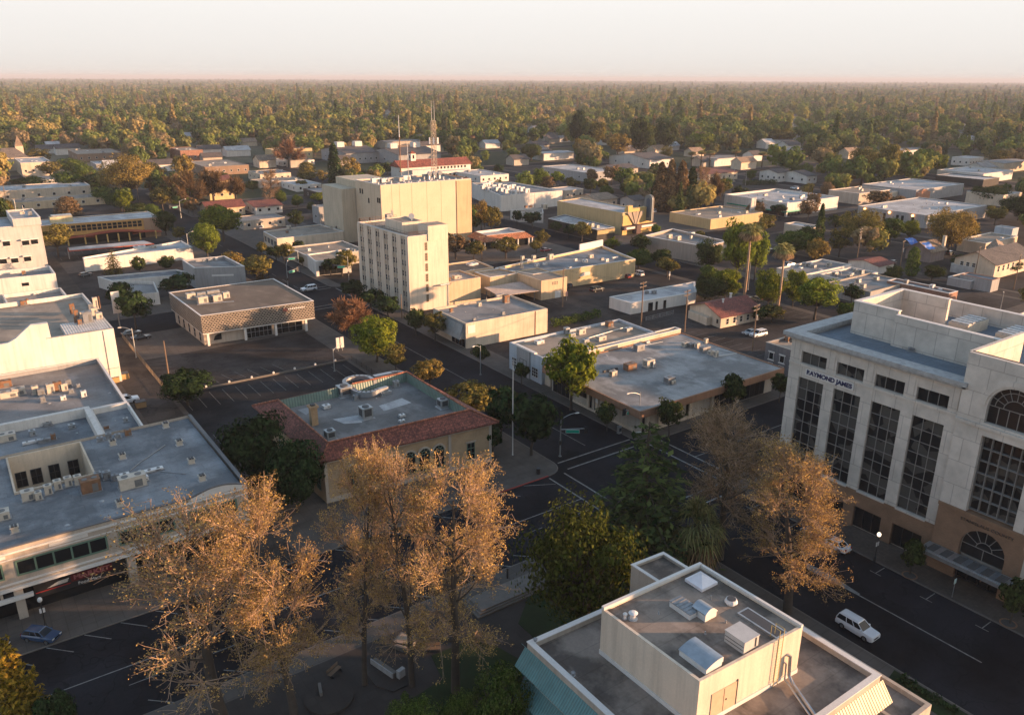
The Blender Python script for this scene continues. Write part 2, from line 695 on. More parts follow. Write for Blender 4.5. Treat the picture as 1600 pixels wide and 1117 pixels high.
def g_bare(rng, H=9., W=9., n=2600):
    """leafless crown: fans of reddish twigs"""
    st = Sticks()
    f = np.array([0, 0, H * .28])
    st.add([(0, 0, -.2), f], [W * .035, W * .026], 6)
    tw = Sticks()
    for i in range(16):
        az = i * 2.4 + rng.normal() * .3
        el = math.radians(rng.uniform(15, 80))
        d = np.array([math.cos(az) * math.cos(el), math.sin(az) * math.cos(el), math.sin(el)])
        ln = 1 / math.sqrt((math.cos(el) / (W * .46)) ** 2 + (math.sin(el) / (H * .66)) ** 2)
        lb, _ = bent(f, d, ln * .8, rng, .15, .2, 5)
        st.add(lb, np.linspace(W * .014, W * .004, 5), 4)
        for j in range(n // 16):
            q = rng.uniform(.3, 1) * 4
            k = min(int(q), 3)
            s = lb[k] + (lb[k + 1] - lb[k]) * (q - k)
            dd = unit(d + rng.normal(size=3) * .6)
            b, _ = bent(s, dd, ln * rng.uniform(.12, .36), rng, .2, .3, 3)
            tw.add(b, np.array([.0065, .005, .0035]) * W, 3)
    return st, (np.concatenate(tw.V), np.concatenate(tw.F))

def g_cedar(rng, H=22., W=11., tiers=26, leaf=.42, per=34, droop=.5, bot=.06):
    """tiered conifer, branches sweeping out and hanging at the tips"""
    st = Sticks()
    st.add([(0, 0, -.2), (.1, 0, H * .5), (0, 0, H * .97)], [H * .018, H * .011, .04], 7)
    C, N = [], []
    for i in range(tiers):
        t = bot + (1 - bot) * i / tiers
        r = W / 2 * (1 - t) ** .72 * rng.uniform(.8, 1.12) + .25
        nb = max(4, int(9 * (1 - t) + 4))
        for j in range(nb):
            az = j * 2 * math.pi / nb + i * 1.1 + rng.normal() * .2
            rr = r * rng.uniform(.7, 1.12)
            s = np.linspace(.12, 1, 5)
            z = H * t + rr * (.22 * np.sin(s * 2.2) - droop * s ** 2 * .55)
            pts = np.stack([math.cos(az) * rr * s, math.sin(az) * rr * s, z], axis=1)
            st.add(pts, np.linspace(.05, .012, 5), 3)
            k = max(5, int(per * rr / (W / 2)))
            q = rng.uniform(.12, 1.0, k) * 4
            kk = np.minimum(q.astype(int), 3)
            c = pts[kk] + (pts[kk + 1] - pts[kk]) * (q - kk)[:, None]
            side = np.array([-math.sin(az), math.cos(az), 0])
            wd = rng.normal(size=(k, 1)) * rr * .15 * (1.2 - q[:, None] / 5)
            C.append(c + side * wd + np.array([0, 0, -1]) * np.abs(rng.normal(size=(k, 1))) * leaf * .6)
            N.append(rng.normal(size=(k, 3)) * .6 + np.array([math.cos(az) * .3, math.sin(az) * .3, .8]))
    return st, leaf_quads(np.concatenate(C), np.concatenate(N), leaf, rng, .45)

def g_spire(rng, H=14., W=3., n=2600, leaf=.34, p=.55):
    """cypress or narrow poplar: leaf tufts on a spindle"""
    st = Sticks()
    st.add([(0, 0, -.2), (0, 0, H * .9)], [W * .06, .02], 6)
    t = rng.uniform(.03, 1, n) ** 1.05
    az = rng.uniform(0, 2 * math.pi, n)
    r = W / 2 * np.minimum(1, (t * 6) ** .6) * (1 - t) ** p * (1 + .16 * np.sin(az * 3 + t * 30)) * rng.uniform(.72, 1.08, n)
    C = np.stack([np.cos(az) * r, np.sin(az) * r, t * H], axis=1)
    N = np.stack([np.cos(az), np.sin(az), .5 + 0 * az], axis=1) + rng.normal(size=(n, 3)) * .45
    return st, leaf_quads(C, N, leaf, rng, .5)

def g_palm(rng, H=18., R=2.0, fronds=46, skirt=90, trunk=.17):
    """fan palm: ringed trunk, round head of fans, shaggy skirt of dead fronds; returns trunk, fans, skirt"""
    st = Sticks()
    k = 12
    z = np.linspace(-.2, H - R * .55, k)
    st.add(np.stack([.12 * np.sin(z * .2), 0 * z, z], axis=1), np.linspace(trunk * 1.35, trunk * .85, k), 8)
    top = np.array([.12 * math.sin(z[-1] * .2), 0, z[-1]])

    def fans(m, e0, e1, ln, wid):
        V, F = [], []
        for i in range(m):
            az = i * 2.4 + rng.normal() * .2
            el = math.radians(rng.uniform(e0, e1))
            d = np.array([math.cos(az) * math.cos(el), math.sin(az) * math.cos(el), math.sin(el)])
            L = ln * rng.uniform(.8, 1.15)
            sd = unit(np.cross(d, np.array([0, 0, 1.])))
            nn = np.cross(sd, d)
            b = top + d * L * .45
            i0 = sum(len(x) for x in V)
            V.append(np.array([top - sd * .025, top + sd * .025, b + sd * .025, b - sd * .025]))
            F.append([i0, i0 + 1, i0 + 2, i0 + 3])
            for a in np.linspace(-1.25, 1.25, 9):
                dd = d * math.cos(a) + sd * math.sin(a)
                e = b + dd * L * .58 + np.array([0, 0, -.16 * L * (1 + abs(a))])
                mm = b + dd * L * .32 + nn * .03
                pw = (sd * math.cos(a) - d * math.sin(a)) * wid
                i0 = sum(len(x) for x in V)
                V.append(np.array([b, mm - pw, e, mm + pw]))
                F.append([i0, i0 + 1, i0 + 2, i0 + 3])
        return np.concatenate(V), np.array(F)
    return st, fans(fronds, -35, 85, R, .10), fans(skirt, -86, -30, R * 1.15, .09) if skirt else None

TREE_SPEC = {   # kind: (generator, nominal height, nominal width, kwargs)
    'round': (g_round, 10., 9., dict(n=2700, clumps=30)),
    'neat': (g_round, 7., 6., dict(n=2200, clumps=30, leaf=.30, bot=.28, lump=.34)),
    'dense': (g_round, 12., 11., dict(n=9000, clumps=46, leaf=.30, bot=.10, lump=.34)),
    'airy': (g_round, 12., 10., dict(n=2300, clumps=34, leaf=.36, bot=.18, lump=.26)),
    'bigleaf': (g_round, 14., 11., dict(n=5200, clumps=44, leaf=.36, bot=.2, lump=.30)),
    'loose': (g_round, 15., 16., dict(n=13000, clumps=75, leaf=.22, bot=.12, lump=.26)),
    'plane': (g_plane, 26., 12., dict()),
    'high': (g_plane, 26., 12., dict(lo=.36, tuft=8)),
    'thin': (g_plane, 26., 12., dict(limbs=19, tuft=5, lo=.22, full=.85, shoots=18)),
    'bare': (g_bare, 9., 9., dict()),
    'cedar': (g_cedar, 22., 11., dict(tiers=17, per=52, droop=.75, leaf=.36)),
    'pine': (g_cedar, 13., 6.5, dict(tiers=30, leaf=.34, per=34, droop=-.55, bot=.03)),
    'fir': (g_cedar, 30., 11., dict(tiers=22, leaf=1.0, per=15, droop=.1)),
    'cypress': (g_spire, 18., 3.4, dict()),
    'poplar': (g_spire, 18., 5., dict(n=1800, leaf=.55, p=.4)),
    'hedge': (g_spire, 6., 5., dict(n=1700, leaf=.3, p=.25)),
    'palm': (g_palm, 18., 4., dict()),
    'squat': (g_palm, 9., 8., dict(R=4.2, fronds=60, skirt=34, trunk=.45)),
}
_TREE_CACHE = {}
BARK = paint('bark', (.06, .047, .036), .95, var=.3)
BARKP = paint('pale_bark', (.38, .255, .165), .9, var=.35)

def tree_meshes(kind, var, leaf, bark):
    key = (kind, var, leaf.name, bark.name)
    if key in _TREE_CACHE:
        return _TREE_CACHE[key]
    k0 = (kind, var)
    if k0 not in _TREE_CACHE:
        fn, H, W, kw = TREE_SPEC[kind]
        rng = np.random.default_rng(sum(map(ord, kind)) * 31 + var)
        if fn is g_palm:
            r = fn(rng, H, **({'R': W / 2} | kw))
            _TREE_CACHE[k0] = (r[0].V, r[0].F, r[1], r[2])
        else:
            r = fn(rng, H, W, **kw)
            _TREE_CACHE[k0] = (r[0].V, r[0].F, r[1], (np.concatenate(r[2].V), np.concatenate(r[2].F)) if len(r) > 2 else None)
    V, F, lf, sk = _TREE_CACHE[k0]
    a = npmesh('trunk', np.concatenate(V), np.concatenate(F), BARK if TREE_SPEC[kind][0] is g_plane else bark)
    b = npmesh('crown', lf[0], lf[1], leaf)
    c = npmesh('branches', sk[0], sk[1], BARKP if TREE_SPEC[kind][0] is g_plane else leafmat('dead_frond', (.22, .145, .08), trans=.15)) if sk is not None else None
    _TREE_CACHE[key] = (a, b, c)
    return a, b, c

def tree(name, label, cat, x, y, h, w, kind, var, leaf, bark=BARK, group=None, rot=None):
    r = thing(name, label, cat, (x, y, 0), group)
    s = TREE_SPEC[kind]
    r.scale = (w / s[2], w / s[2], h / s[1])
    r.rotation_euler[2] = random.uniform(0, 6.28) if rot is None else rot
    a, b, c = tree_meshes(kind, var, leaf, bark)
    for nm, me in (('trunk', a), ('crown', b), ('branches' if TREE_SPEC[kind][0] is g_plane else 'dead_fronds', c)):
        if me is None:
            continue
        o = bpy.data.objects.new(nm, me)
        COL.objects.link(o)
        o.parent = r
    return r

LEAF = dict(
    dark=leafmat('leaf_dark', (.034, .048, .016), (.058, .074, .022), .25),
    mid=leafmat('leaf_mid', (.055, .070, .014), (.09, .10, .022), .35),
    deep=leafmat('leaf_deep', (.020, .038, .014), (.034, .056, .020), .2),
    green=leafmat('leaf_green', (.060, .095, .020), (.10, .135, .030), .35),
    bright=leafmat('leaf_bright', (.11, .145, .016), (.18, .195, .024), .45),
    lime=leafmat('leaf_lime', (.125, .17, .022), (.19, .23, .034), .45),
    olive=leafmat('leaf_olive', (.115, .105, .030), (.17, .14, .04), .35),
    gold=leafmat('leaf_gold', (.20, .15, .045), (.29, .21, .06), .4),
    tan=leafmat('leaf_tan', (.33, .22, .10), (.54, .365, .12), .45),
    rust=leafmat('twig_rust', (.20, .105, .06), (.28, .155, .085), .2),
    brown=leafmat('leaf_brown', (.14, .095, .05), (.20, .13, .065), .3),
    amber=leafmat('needle_amber', (.20, .15, .02), (.34, .20, .03), .35),
    needle=leafmat('needle_green', (.042, .066, .024), (.09, .115, .036), .3),
    palm=leafmat('palm_frond', (.21, .215, .085), (.33, .30, .12), .35),
)

# ---- shared paints
W_CREAM = stucco('wall_cream', (.58, .475, .36))
W_TOWER = stucco('wall_tower_cream', (.62, .52, .41), .08)
W_BIG = stucco('wall_sand', (.56, .45, .325), .07, streak=.06)
W_WHITE = stucco('wall_white', (.62, .585, .535), .1)
W_GREY = stucco('wall_grey', (.31, .305, .30), .12)
W_TAN = stucco('wall_tan', (.50, .39, .26), .12)
W_BEIGE = stucco('wall_beige', (.42, .36, .295), .12)
W_BROWN = stucco('wall_brown', (.24, .165, .115), .12)
W_YEL = stucco('wall_yellow', (.47, .36, .19), .08)
W_STONE = stucco('wall_cast_stone', (.53, .48, .42), .07, streak=.08)
W_BLUE = stucco('wall_blue_grey', (.42, .46, .50), .08)
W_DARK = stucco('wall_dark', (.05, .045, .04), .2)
W_TRIM = stucco('trim_white', (.62, .59, .55), .08, streak=.04)
BRICK = masonry('brick_tan', (.40, .25, .13), (.33, .20, .10), (.36, .27, .18))
BRICKR = masonry('brick_red', (.26, .10, .06), (.20, .075, .045), (.3, .22, .16))
BRICKB = masonry('brick_buff', (.40, .27, .15), (.34, .22, .12), (.38, .30, .2))
LATT = masonry('lattice_block', (.34, .285, .225), (.28, .235, .18), (.05, .04, .035), .72, .46, mort=.10)
R_GREY = membrane('roof_grey', (.225, .222, .218), (.5, .5, .5))
R_BLUE = membrane('roof_blue_grey', (.215, .228, .24), (.55, .56, .57), .9, 1.6, .13)
R_RJ = membrane('roof_slate_blue', (.16, .19, .22), (.85, .85, .85), .6, 1.8, .2)
R_WHITE = membrane('roof_white', (.42, .42, .42), (.6, .6, .6), .7)
R_BROWN = membrane('roof_brown_felt', (.16, .125, .095), (.7, .7, .7), .5)
R_TAN = membrane('roof_tan', (.30, .25, .20), (.6, .6, .6), .6)
R_FORE = membrane('roof_weathered_grey', (.245, .20, .165), (.36, .36, .37), .9, 2.6, .16)
R_LIB = membrane('roof_patched_grey', (.19, .185, .18), (.5, .5, .5), .7, 2.2, .10)
R_DARK = membrane('roof_dark', (.09, .085, .08), (.6, .6, .6), .5)
TILE = tiles('clay_tile', (.21, .062, .04))
SHINGLE = tiles('shingle_dark', (.10, .085, .08), .3)
SHINGLET = tiles('shingle_tan', (.30, .21, .14), .3)
SHINGLER = tiles('shingle_red', (.20, .055, .04), .3)
GREENM = ribbed('patina_sheet', (.125, .185, .155), 0, .5)
GREENMY = ribbed('patina_sheet_side', (.125, .185, .155), 1, .5)
TEAL = ribbed('teal_awning', (.085, .205, .205), 1, .30, .4)
TEALX = ribbed('teal_awning_front', (.11, .24, .22), 0, .30, .4)
ASPH = asphalt('asphalt', (.0145, .015, .018), .5)
ASPH2 = asphalt('asphalt_lot', (.043, .038, .0355), .5)
ASPH3 = asphalt('asphalt_alley', (.06, .05, .043), .4)
CONC = paving('concrete_walk', (.105, .09, .078), 1.5)
PAVER = paving('paver_brick', (.10, .08, .066), .42, .8, .25)
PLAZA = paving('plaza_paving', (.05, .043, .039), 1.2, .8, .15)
KERB = stucco('kerb', (.14, .125, .11), .15)
REDK = stucco('kerb_red', (.30, .055, .045), .2)
LINE = paint('road_paint', (.20, .20, .19), .8, var=.5)
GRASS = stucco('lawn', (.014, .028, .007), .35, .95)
METAL = paint('galvanised', (.42, .43, .43), .42, .7, .25)
STEEL = paint('dull_steel', (.26, .27, .28), .5, .5, .3)
ALU = paint('aluminium_duct', (.42, .435, .45), .4, .8, .2)
WHITEM = paint('white_enamel', (.60, .59, .57), .5, var=.15)
BEIGEM = paint('beige_enamel', (.48, .42, .34), .55, var=.2)
BLACKM = paint('black_metal', (.018, .018, .02), .45)
MULL = paint('mullion_bronze', (.22, .21, .195), .5)
LOUV = paint('louvre_grey', (.13, .13, .125), .6)
DARKM = paint('dark_grille', (.05, .05, .052), .6)
RUST = paint('rusty_metal', (.20, .10, .05), .8, var=.4)
WOOD = paint('weathered_wood', (.17, .115, .075), .9, var=.3)
GLASS = glass('window_glass')
GLASSB = glass('window_blinds', blinds=.35)
GREENS = paint('sign_green', (.0, .30, .20), .5)
NAVY = paint('sign_navy', (.012, .015, .07), .5)
REDS = paint('sign_red', (.35, .02, .02), .5)
GREENF = paint('green_frame', (.10, .17, .125), .6)
TERRA = stucco('coping_terracotta', (.40, .20, .11), .15)
FASC = stucco('fascia_brown', (.30, .165, .10), .1)

# ---- ground, streets, pavements
def ground_material():
    m, nt, N, L, B = _mat('ground_earth')
    v = _coord(N, L)
    f = _range(N, L, _noise(N, L, v, .004, 8, .65), .4, .62, 0, 1)
    g = _range(N, L, _noise(N, L, v, .03, 6, .7), .3, .7, .6, 1.35)
    c = _mixc(N, L, f, (.055, .062, .025), (.105, .085, .05))
    L.new(_mulc(N, L, c, g), B.inputs['Base Color'])
    B.inputs['Roughness'].default_value = .95
    return m

mb = MB()
mb.face([(-90000, -90000, -.15), (90000, -90000, -.15), (90000, 90000, -.15), (-90000, 90000, -.15)])
structure('ground', mb, ground_material())
AS = [(-161.5, -143.7), (-41.5, -23.7), (78.5, 96.3), (198.5, 216.3), (318.5, 336.3), (438.5, 456.3), (558.5, 574), (678, 694)]
BS = [(-66, -48), (76.5, 94.3), (216.5, 234), (378, 396), (500, 516), (622, 638)]
mb = MB()
mb.box(-161.5, -66, -.14, 694, 638, 0)
structure('road', mb, ASPH)
LOTS = {}
walk, kerb = MB(), MB()

def rounded(x0, y0, x1, y1, r=3.5):
    P = []
    for cx, cy, a0 in ((x1 - r, y1 - r, 0), (x0 + r, y1 - r, 90), (x0 + r, y0 + r, 180), (x1 - r, y0 + r, 270)):
        for k in range(6):
            a = math.radians(a0 + 18 * k)
            P.append((cx + r * math.cos(a), cy + r * math.sin(a)))
    return P

def inner(x0, y0, x1, y1, r=3.5, d=.16):
    return rounded(x0 + d, y0 + d, x1 - d, y1 - d, r - d)

for i in range(len(AS) - 1):
    for j in range(len(BS) - 1):
        x0, x1, y0, y1 = AS[i][1], AS[i + 1][0], BS[j][1], BS[j + 1][0]
        kerb.prism(rounded(x0, y0, x1, y1), 0.001, .13)
        walk.prism(inner(x0, y0, x1, y1), .131, .135, bot=False)
structure('kerb', kerb, KERB)
structure('pavement', walk, CONC)

lot = MB()
for x0, y0, x1, y1 in ((31.6, 168.2, 71.5, 194.5), (103, 143, 152.5, 196), (152.5, 101, 196, 157), (127, 101, 152, 128),
                       (152.5, 157, 196, 200), (30, 252, 74, 302), (100, 236, 134, 297), (134, 310, 196, 374), (222, 100, 262, 214),
                       (272, 100, 316, 214), (222, 300, 316, 374), (340, 100, 434, 214), (340, 240, 434, 374), (30, 322, 74, 352),
                       (-20, 398, 74, 496), (220, 398, 316, 496), (340, 398, 434, 496), (100, 398, 196, 440), (460, 100, 555, 374)):
    lot.box(x0, y0, .136, x1, y1, .141)
structure('parking_surface', lot, ASPH2)
lot = MB()
lot.box(32.4, 136.5, .136, 71, 167.2, .141)
structure('museum_lot', lot, asphalt('asphalt_museum', (.022, .022, .0235), .5))
al = MB()
al.box(24.6, 94.6, .142, 31.4, 216.2, .146)
al.box(146.3, 94.6, .142, 151.4, 216.2, .146)
al.box(264, 94.6, .142, 270, 216.2, .146)
al.box(24.6, 234.3, .142, 30.6, 377.7, .146)
structure('alley', al, ASPH3)
pv = MB()
pv.box(96.6, -45, .136, 102.5, 73, .140)
structure('sidewalk', pv, PAVER)
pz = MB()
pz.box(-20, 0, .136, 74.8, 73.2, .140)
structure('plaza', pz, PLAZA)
gr = MB()
for poly in ([(27, 58), (45, 58.5), (43.5, 64), (41.5, 66.8), (36.4, 67), (35.5, 63), (29, 62)], [(48, 55), (74, 57), (74.3, 72), (62, 73), (52, 69.4), (48, 66)],
             [(75.4, 22), (78, 22), (78, 35), (75.4, 34.5)], [(3, 55), (24, 56), (23, 62), (4, 63)]):
    gr.prism(poly, .141, .20)
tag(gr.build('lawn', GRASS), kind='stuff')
far_lawn = MB()
for x0, y0, x1, y1 in ((100, 520, 196, 618), (220, 520, 316, 618), (340, 520, 434, 618), (460, 400, 555, 618), (-20, 520, 74, 618), (580, 100, 675, 618), (100, 445, 196, 496)):
    far_lawn.box(x0, y0, .136, x1, y1, .142)
tag(far_lawn.build('grass_verge', GRASS), kind='stuff')

# painted lines
ln = MB()

def stripe(a, b, w=.12, z=.005):
    a, b = Vector((*a, 0)), Vector((*b, 0))
    d = (b - a).normalized()
    n = Vector((-d.y, d.x, 0)) * w / 2
    ln.face([(p.x, p.y, z) for p in (a - n, b - n, b + n, a + n)])

for yc in (85.4,):
    for xa, xb in ((-24, 74.3), (100.5, 198)):
        stripe((xa, yc), (xb, yc), .16)
    for x in range(-20, 74, 9):
        stripe((x, 82.1), (x + 3, 82.1))
    for x in range(-20, 66, 4):                       # slanted bays on both kerbs
        if x < 60:
            stripe((x + 3.2, 75.9), (x + .2, 78.6))
        stripe((x + .4, 94.2), (x + 2.9, 91.6))
for xx in ((74.4, 77.6), (97.4, 100.4)):
    for x in xx:
        stripe((x, 77), (x, 93.8), .3)
stripe((69.3, 94.1), (74.0, 91.6))
for yy in ((73.2, 76.2), (94.6, 97.3)):
    for y in yy:
        stripe((79, y), (96, y), .3)
for y0, y1 in ((100, 212), (-45, 70)):
    if y0 > 0:
        stripe((87.5, y0), (87.5, y1), .14)
    else:
        stripe((87.6, 30), (87.6, 53), .2)
        ln.face([(87.2, 53, .006), (87.5, 45.5, .006), (88.0, 45.5, .006), (88.6, 50, .006), (88.4, 54, .006)])
for yy in ((213.2, 216.0), (234.6, 237.4)):
    for y in yy:
        stripe((79, y), (96, y), .3)
for xx in ((74.6, 77.4), (97.2, 100.2)):
    for x in xx:
        stripe((x, 217), (x, 233.4), .3)
for y in range(240, 370, 10):
    stripe((87.4, y), (87.4, y + 4), .14)
for y in range(26, 70, 7):
    stripe((93.9, y), (96.1, y))
    stripe((93.9, y - .8), (93.9, y + .8))
structure('road_marking', ln, LINE)
ln = MB()
for x in np.arange(33.4, 71, 2.75):
    stripe((x, 157), (x + .0, 165.2), .11, .146)
    stripe((x, 138), (x, 143), .11, .146)
for x in np.arange(33, 58, 2.9):
    stripe((x + .6, 169.5), (x - .4, 174.5), .11, .146)
for k in range(11):
    stripe((32.4, 176 + k * 2.8), (36.8, 174.6 + k * 2.8), .11, .146)
for x in np.arange(104, 144, 2.8):
    stripe((x, 178), (x, 183), .12, .146)
    stripe((x, 162.5), (x, 167.5), .12, .146)
for y in np.arange(103, 155, 2.8):
    stripe((153.5, y), (158.5, y), .12, .146)
    stripe((190, y), (195, y), .12, .146)
for x in np.arange(158, 190, 2.8):
    stripe((x, 140), (x, 145), .12, .146)
for x in np.arange(32, 72, 2.8):
    stripe((x, 326), (x, 331), .12, .146)
    stripe((x, 336), (x, 341), .12, .146)
structure('bay_marking', ln, paint('worn_paint', (.12, .12, .115), .85, var=.6))
mk = MB()
mk.box(61, 94.25, .001, 74.6, 94.45, .15)
structure('red_kerb', mk, REDK)

# ---- building helpers
class Face:
    """a wall from A to B seen from outside; u runs along it, z up, o outward"""

    def __init__(self, A, B):
        self.a = Vector((A[0], A[1], 0))
        d = Vector((B[0], B[1], 0)) - self.a
        self.len = d.length
        self.d = d.normalized()
        self.n = Vector((self.d.y, -self.d.x, 0))

    def p(self, u, z, o=0.0):
        q = self.a + self.d * u + self.n * o
        return (q.x, q.y, z)

    def box(self, mb, u0, u1, z0, z1, o0, o1, mi=0):
        P = [self.p(u0, 0, o0), self.p(u0, 0, o1), self.p(u1, 0, o1), self.p(u1, 0, o0)]
        mb.prism([(q[0], q[1]) for q in P], z0, z1, mi)

    def extrude(self, mb, outline, o0, o1, mi=0):
        """outline in (u, z)"""
        n = len(outline)
        for i in range(n):
            a, b = outline[i], outline[(i + 1) % n]
            mb.face([self.p(*a, o0), self.p(*b, o0), self.p(*b, o1), self.p(*a, o1)], mi)
        mb.face([self.p(*q, o1) for q in outline], mi)
        mb.face([self.p(*q, o0) for q in outline[::-1]], mi)

    def uv(self, px, py):
        """u, z on this wall of a photograph pixel"""
        d = ray(px, py)
        den = d[0] * self.n.x + d[1] * self.n.y
        t = (self.a.x * self.n.x + self.a.y * self.n.y) / den
        q = Vector((d[0] * t, d[1] * t, 0)) - self.a
        return q.dot(self.d), float(CAM_H + d[2] * t)

def quad(h, L, N, R, Bk=None):
    """footprint from the roof corners seen in the photograph: left, near, right (, back)"""
    L, N, R = (np.array(G(*p, h)) for p in (L, N, R))
    K = np.array(G(*Bk, h)) if Bk else L + R - N
    return [tuple(map(float, p)) for p in (L, N, R, K)]

def grid_quad(h, L, N, R, Bk=None):
    """the same, squared to the street grid"""
    P = quad(h, L, N, R, Bk)
    (xl, yl), (xn, yn), (xr, yr), (xk, yk) = P
    w = max(5.0, xr - xn)
    d = min(48.0, max(5.0, yl - yn, (yk - yr) * .8 if Bk else 0))
    return [(xn, yn + d), (xn, yn), (xn + w, yn), (xn + w, yn + d)]

def rect(x0, x1, y0, y1):
    return [(x0, y1), (x0, y0), (x1, y0), (x1, y1)]

def inset(poly, d):
    n = len(poly)
    out = []
    for i in range(n):
        p0, p1, p2 = (Vector(poly[(i + k - 1) % n]) for k in range(3))
        e1, e2 = (p1 - p0).normalized(), (p2 - p1).normalized()
        n1, n2 = Vector((-e1.y, e1.x)), Vector((-e2.y, e2.x))
        b = (n1 + n2)
        k = d / max(.2, 1 + n1.dot(n2))
        out.append(tuple(p1 + b * k))
    return out

def flat(name, label, cat, poly, h, wall, roof, par=.6, pw=.3, cap=None, group=None, z0=0.0):
    """flat-roofed building: wall shell with parapet, roof sheet, coping"""
    c = (sum(p[0] for p in poly) / len(poly), sum(p[1] for p in poly) / len(poly), 0)
    r = thing(name, label, cat, c, group)
    shell(r, poly, z0, h, wall, roof, par, pw, cap)
    return r

def shell(r, poly, z0, h, wall, roof, par=.6, pw=.3, cap=None, wname='wall', rname='roof'):
    mb = MB()
    n = len(poly)
    q = inset(poly, pw)
    for i in range(n):
        a, b, c, d = poly[i], poly[(i + 1) % n], q[(i + 1) % n], q[i]
        mb.face([(*a, z0), (*b, z0), (*b, h), (*a, h)])
        mb.face([(*a, h), (*b, h), (*c, h), (*d, h)])
        mb.face([(*d, h), (*c, h), (*c, h - par - .02), (*d, h - par - .02)])
    mb.build(wname, wall, r)
    mb = MB()
    mb.prism(inset(poly, pw + .003), h - par - .25, h - par)
    mb.build(rname, roof, r)
    if cap:
        mb = MB()
        o, k = inset(poly, -.06), inset(poly, pw + .06)
        for i in range(n):
            j = (i + 1) % n
            for A, B, C, D in (((*o[i], h + .1), (*o[j], h + .1), (*k[j], h + .1), (*k[i], h + .1)),
                               ((*o[i], h + .005), (*o[j], h + .005), (*o[j], h + .1), (*o[i], h + .1)),
                               ((*k[j], h + .005), (*k[i], h + .005), (*k[i], h + .1), (*k[j], h + .1)),
                               ((*o[j], h + .005), (*o[i], h + .005), (*k[i], h + .005), (*k[j], h + .005))):
                mb.face([A, B, C, D])
        mb.build('coping', cap, r)

def window(r, F, u0, u1, z0, z1, nx=1, nz=1, fr=.06, frame=None, pane=None, proud=.05, name='window', surround=None):
    mb = MB()
    F.box(mb, u0, u1, z0, z1, .0, .025, 1)
    for i in range(nx + 1):
        u = u0 + (u1 - u0) * i / nx
        F.box(mb, u - fr / 2, u + fr / 2, z0 - fr / 2, z1 + fr / 2, .026, proud)
    for j in range(nz + 1):
        z = z0 + (z1 - z0) * j / nz
        F.box(mb, u0 + fr / 2, u1 - fr / 2, z - fr / 2, z + fr / 2, .026, proud - .004)
    if surround:
        F.box(mb, u0 - .25, u1 + .25, z1 + .05, z1 + .3, .0, .16, 2)
        F.box(mb, u0 - .25, u1 + .25, z0 - .3, z0 - .05, .0, .18, 2)
    if r.name not in NEAR:
        return mb.build(name, [frame or WHITEM, pane or GLASS] + ([surround] if surround else []), r)
    p_ = MB()
    F.box(p_, u0, u1, z0, z1, .0, .025)
    o = p_.build(name, [pane or GLASS], r)
    fm = MB()
    for f_, m_ in zip(mb.f, mb.m):
        if m_ != 1:
            fm.face([mb.v[i] for i in f_], 1 if m_ else 0)
    fm.build('frame', [frame or WHITEM] + ([surround] if surround else []), o, world=True)
    return o

NEAR = ('office_building', 'museum_building', 'commercial_block', 'bank_building', 'awning_building')

def unit_box(r, x, y, z, w=1.6, d=1.2, h=1.1, ang=0.0, mat=None, name='rooftop_unit', fans=1):
    """packaged air unit on curbs: cabinet, louvred side, fan ring"""
    mb = MB()
    ca, sa = math.cos(ang), math.sin(ang)

    def loc(a, b):
        return (x + a * ca - b * sa, y + a * sa + b * ca)
    mb.obox((x, y), ang, w + .3, d + .3, z + .005, z + .14, 2)
    mb.obox((x, y), ang, w, d, z + .14, z + .14 + h, 0)
    for k in range(3):
        mb.obox(loc(-w * .5 - .01, 0), ang, .03, d * .6, z + .14 + h * (.3 + .2 * k), z + .14 + h * (.42 + .2 * k), 1)
    mb.obox(loc(w * .2, -d * .5 - .01), ang, w * .3, .03, z + .25, z + h * .8, 1)
    mb.obox((x, y), ang, w + .08, d + .08, z + .14 + h, z + .2 + h, 0)
    for i in range(fans):
        c = loc((i - (fans - 1) / 2) * w / max(1, fans), 0)
        mb.cyl(c, min(w / max(1, fans), d) * .3, z + .2 + h, z + .26 + h, 10, 1)
    return mb.build(name, [mat or BEIGEM, LOUV, STEEL], r)

def vent(r, x, y, z, rad=.18, h=.8, mat=None, cap=True, name='roof_vent'):
    mb = MB()
    mb.cyl((x, y), rad * 1.7, z + .003, z + .06, 10, 1)
    mb.cyl((x, y), rad, z + .06, z + h, 10)
    if cap:
        mb.cyl((x, y), rad * 1.7, z + h, z + h + .12, 10, 0, rad * .7)
        mb.cyl((x, y), rad * 1.25, z + h - .18, z + h, 10, 0, rad * 1.6)
    return mb.build(name, [mat or METAL, R_WHITE], r)

def pipe(r, pts, rad=.06, mat=None, name='pipe'):
    mb = MB()
    mb.tube(pts, rad, 6)
    return mb.build(name, mat or METAL, r)

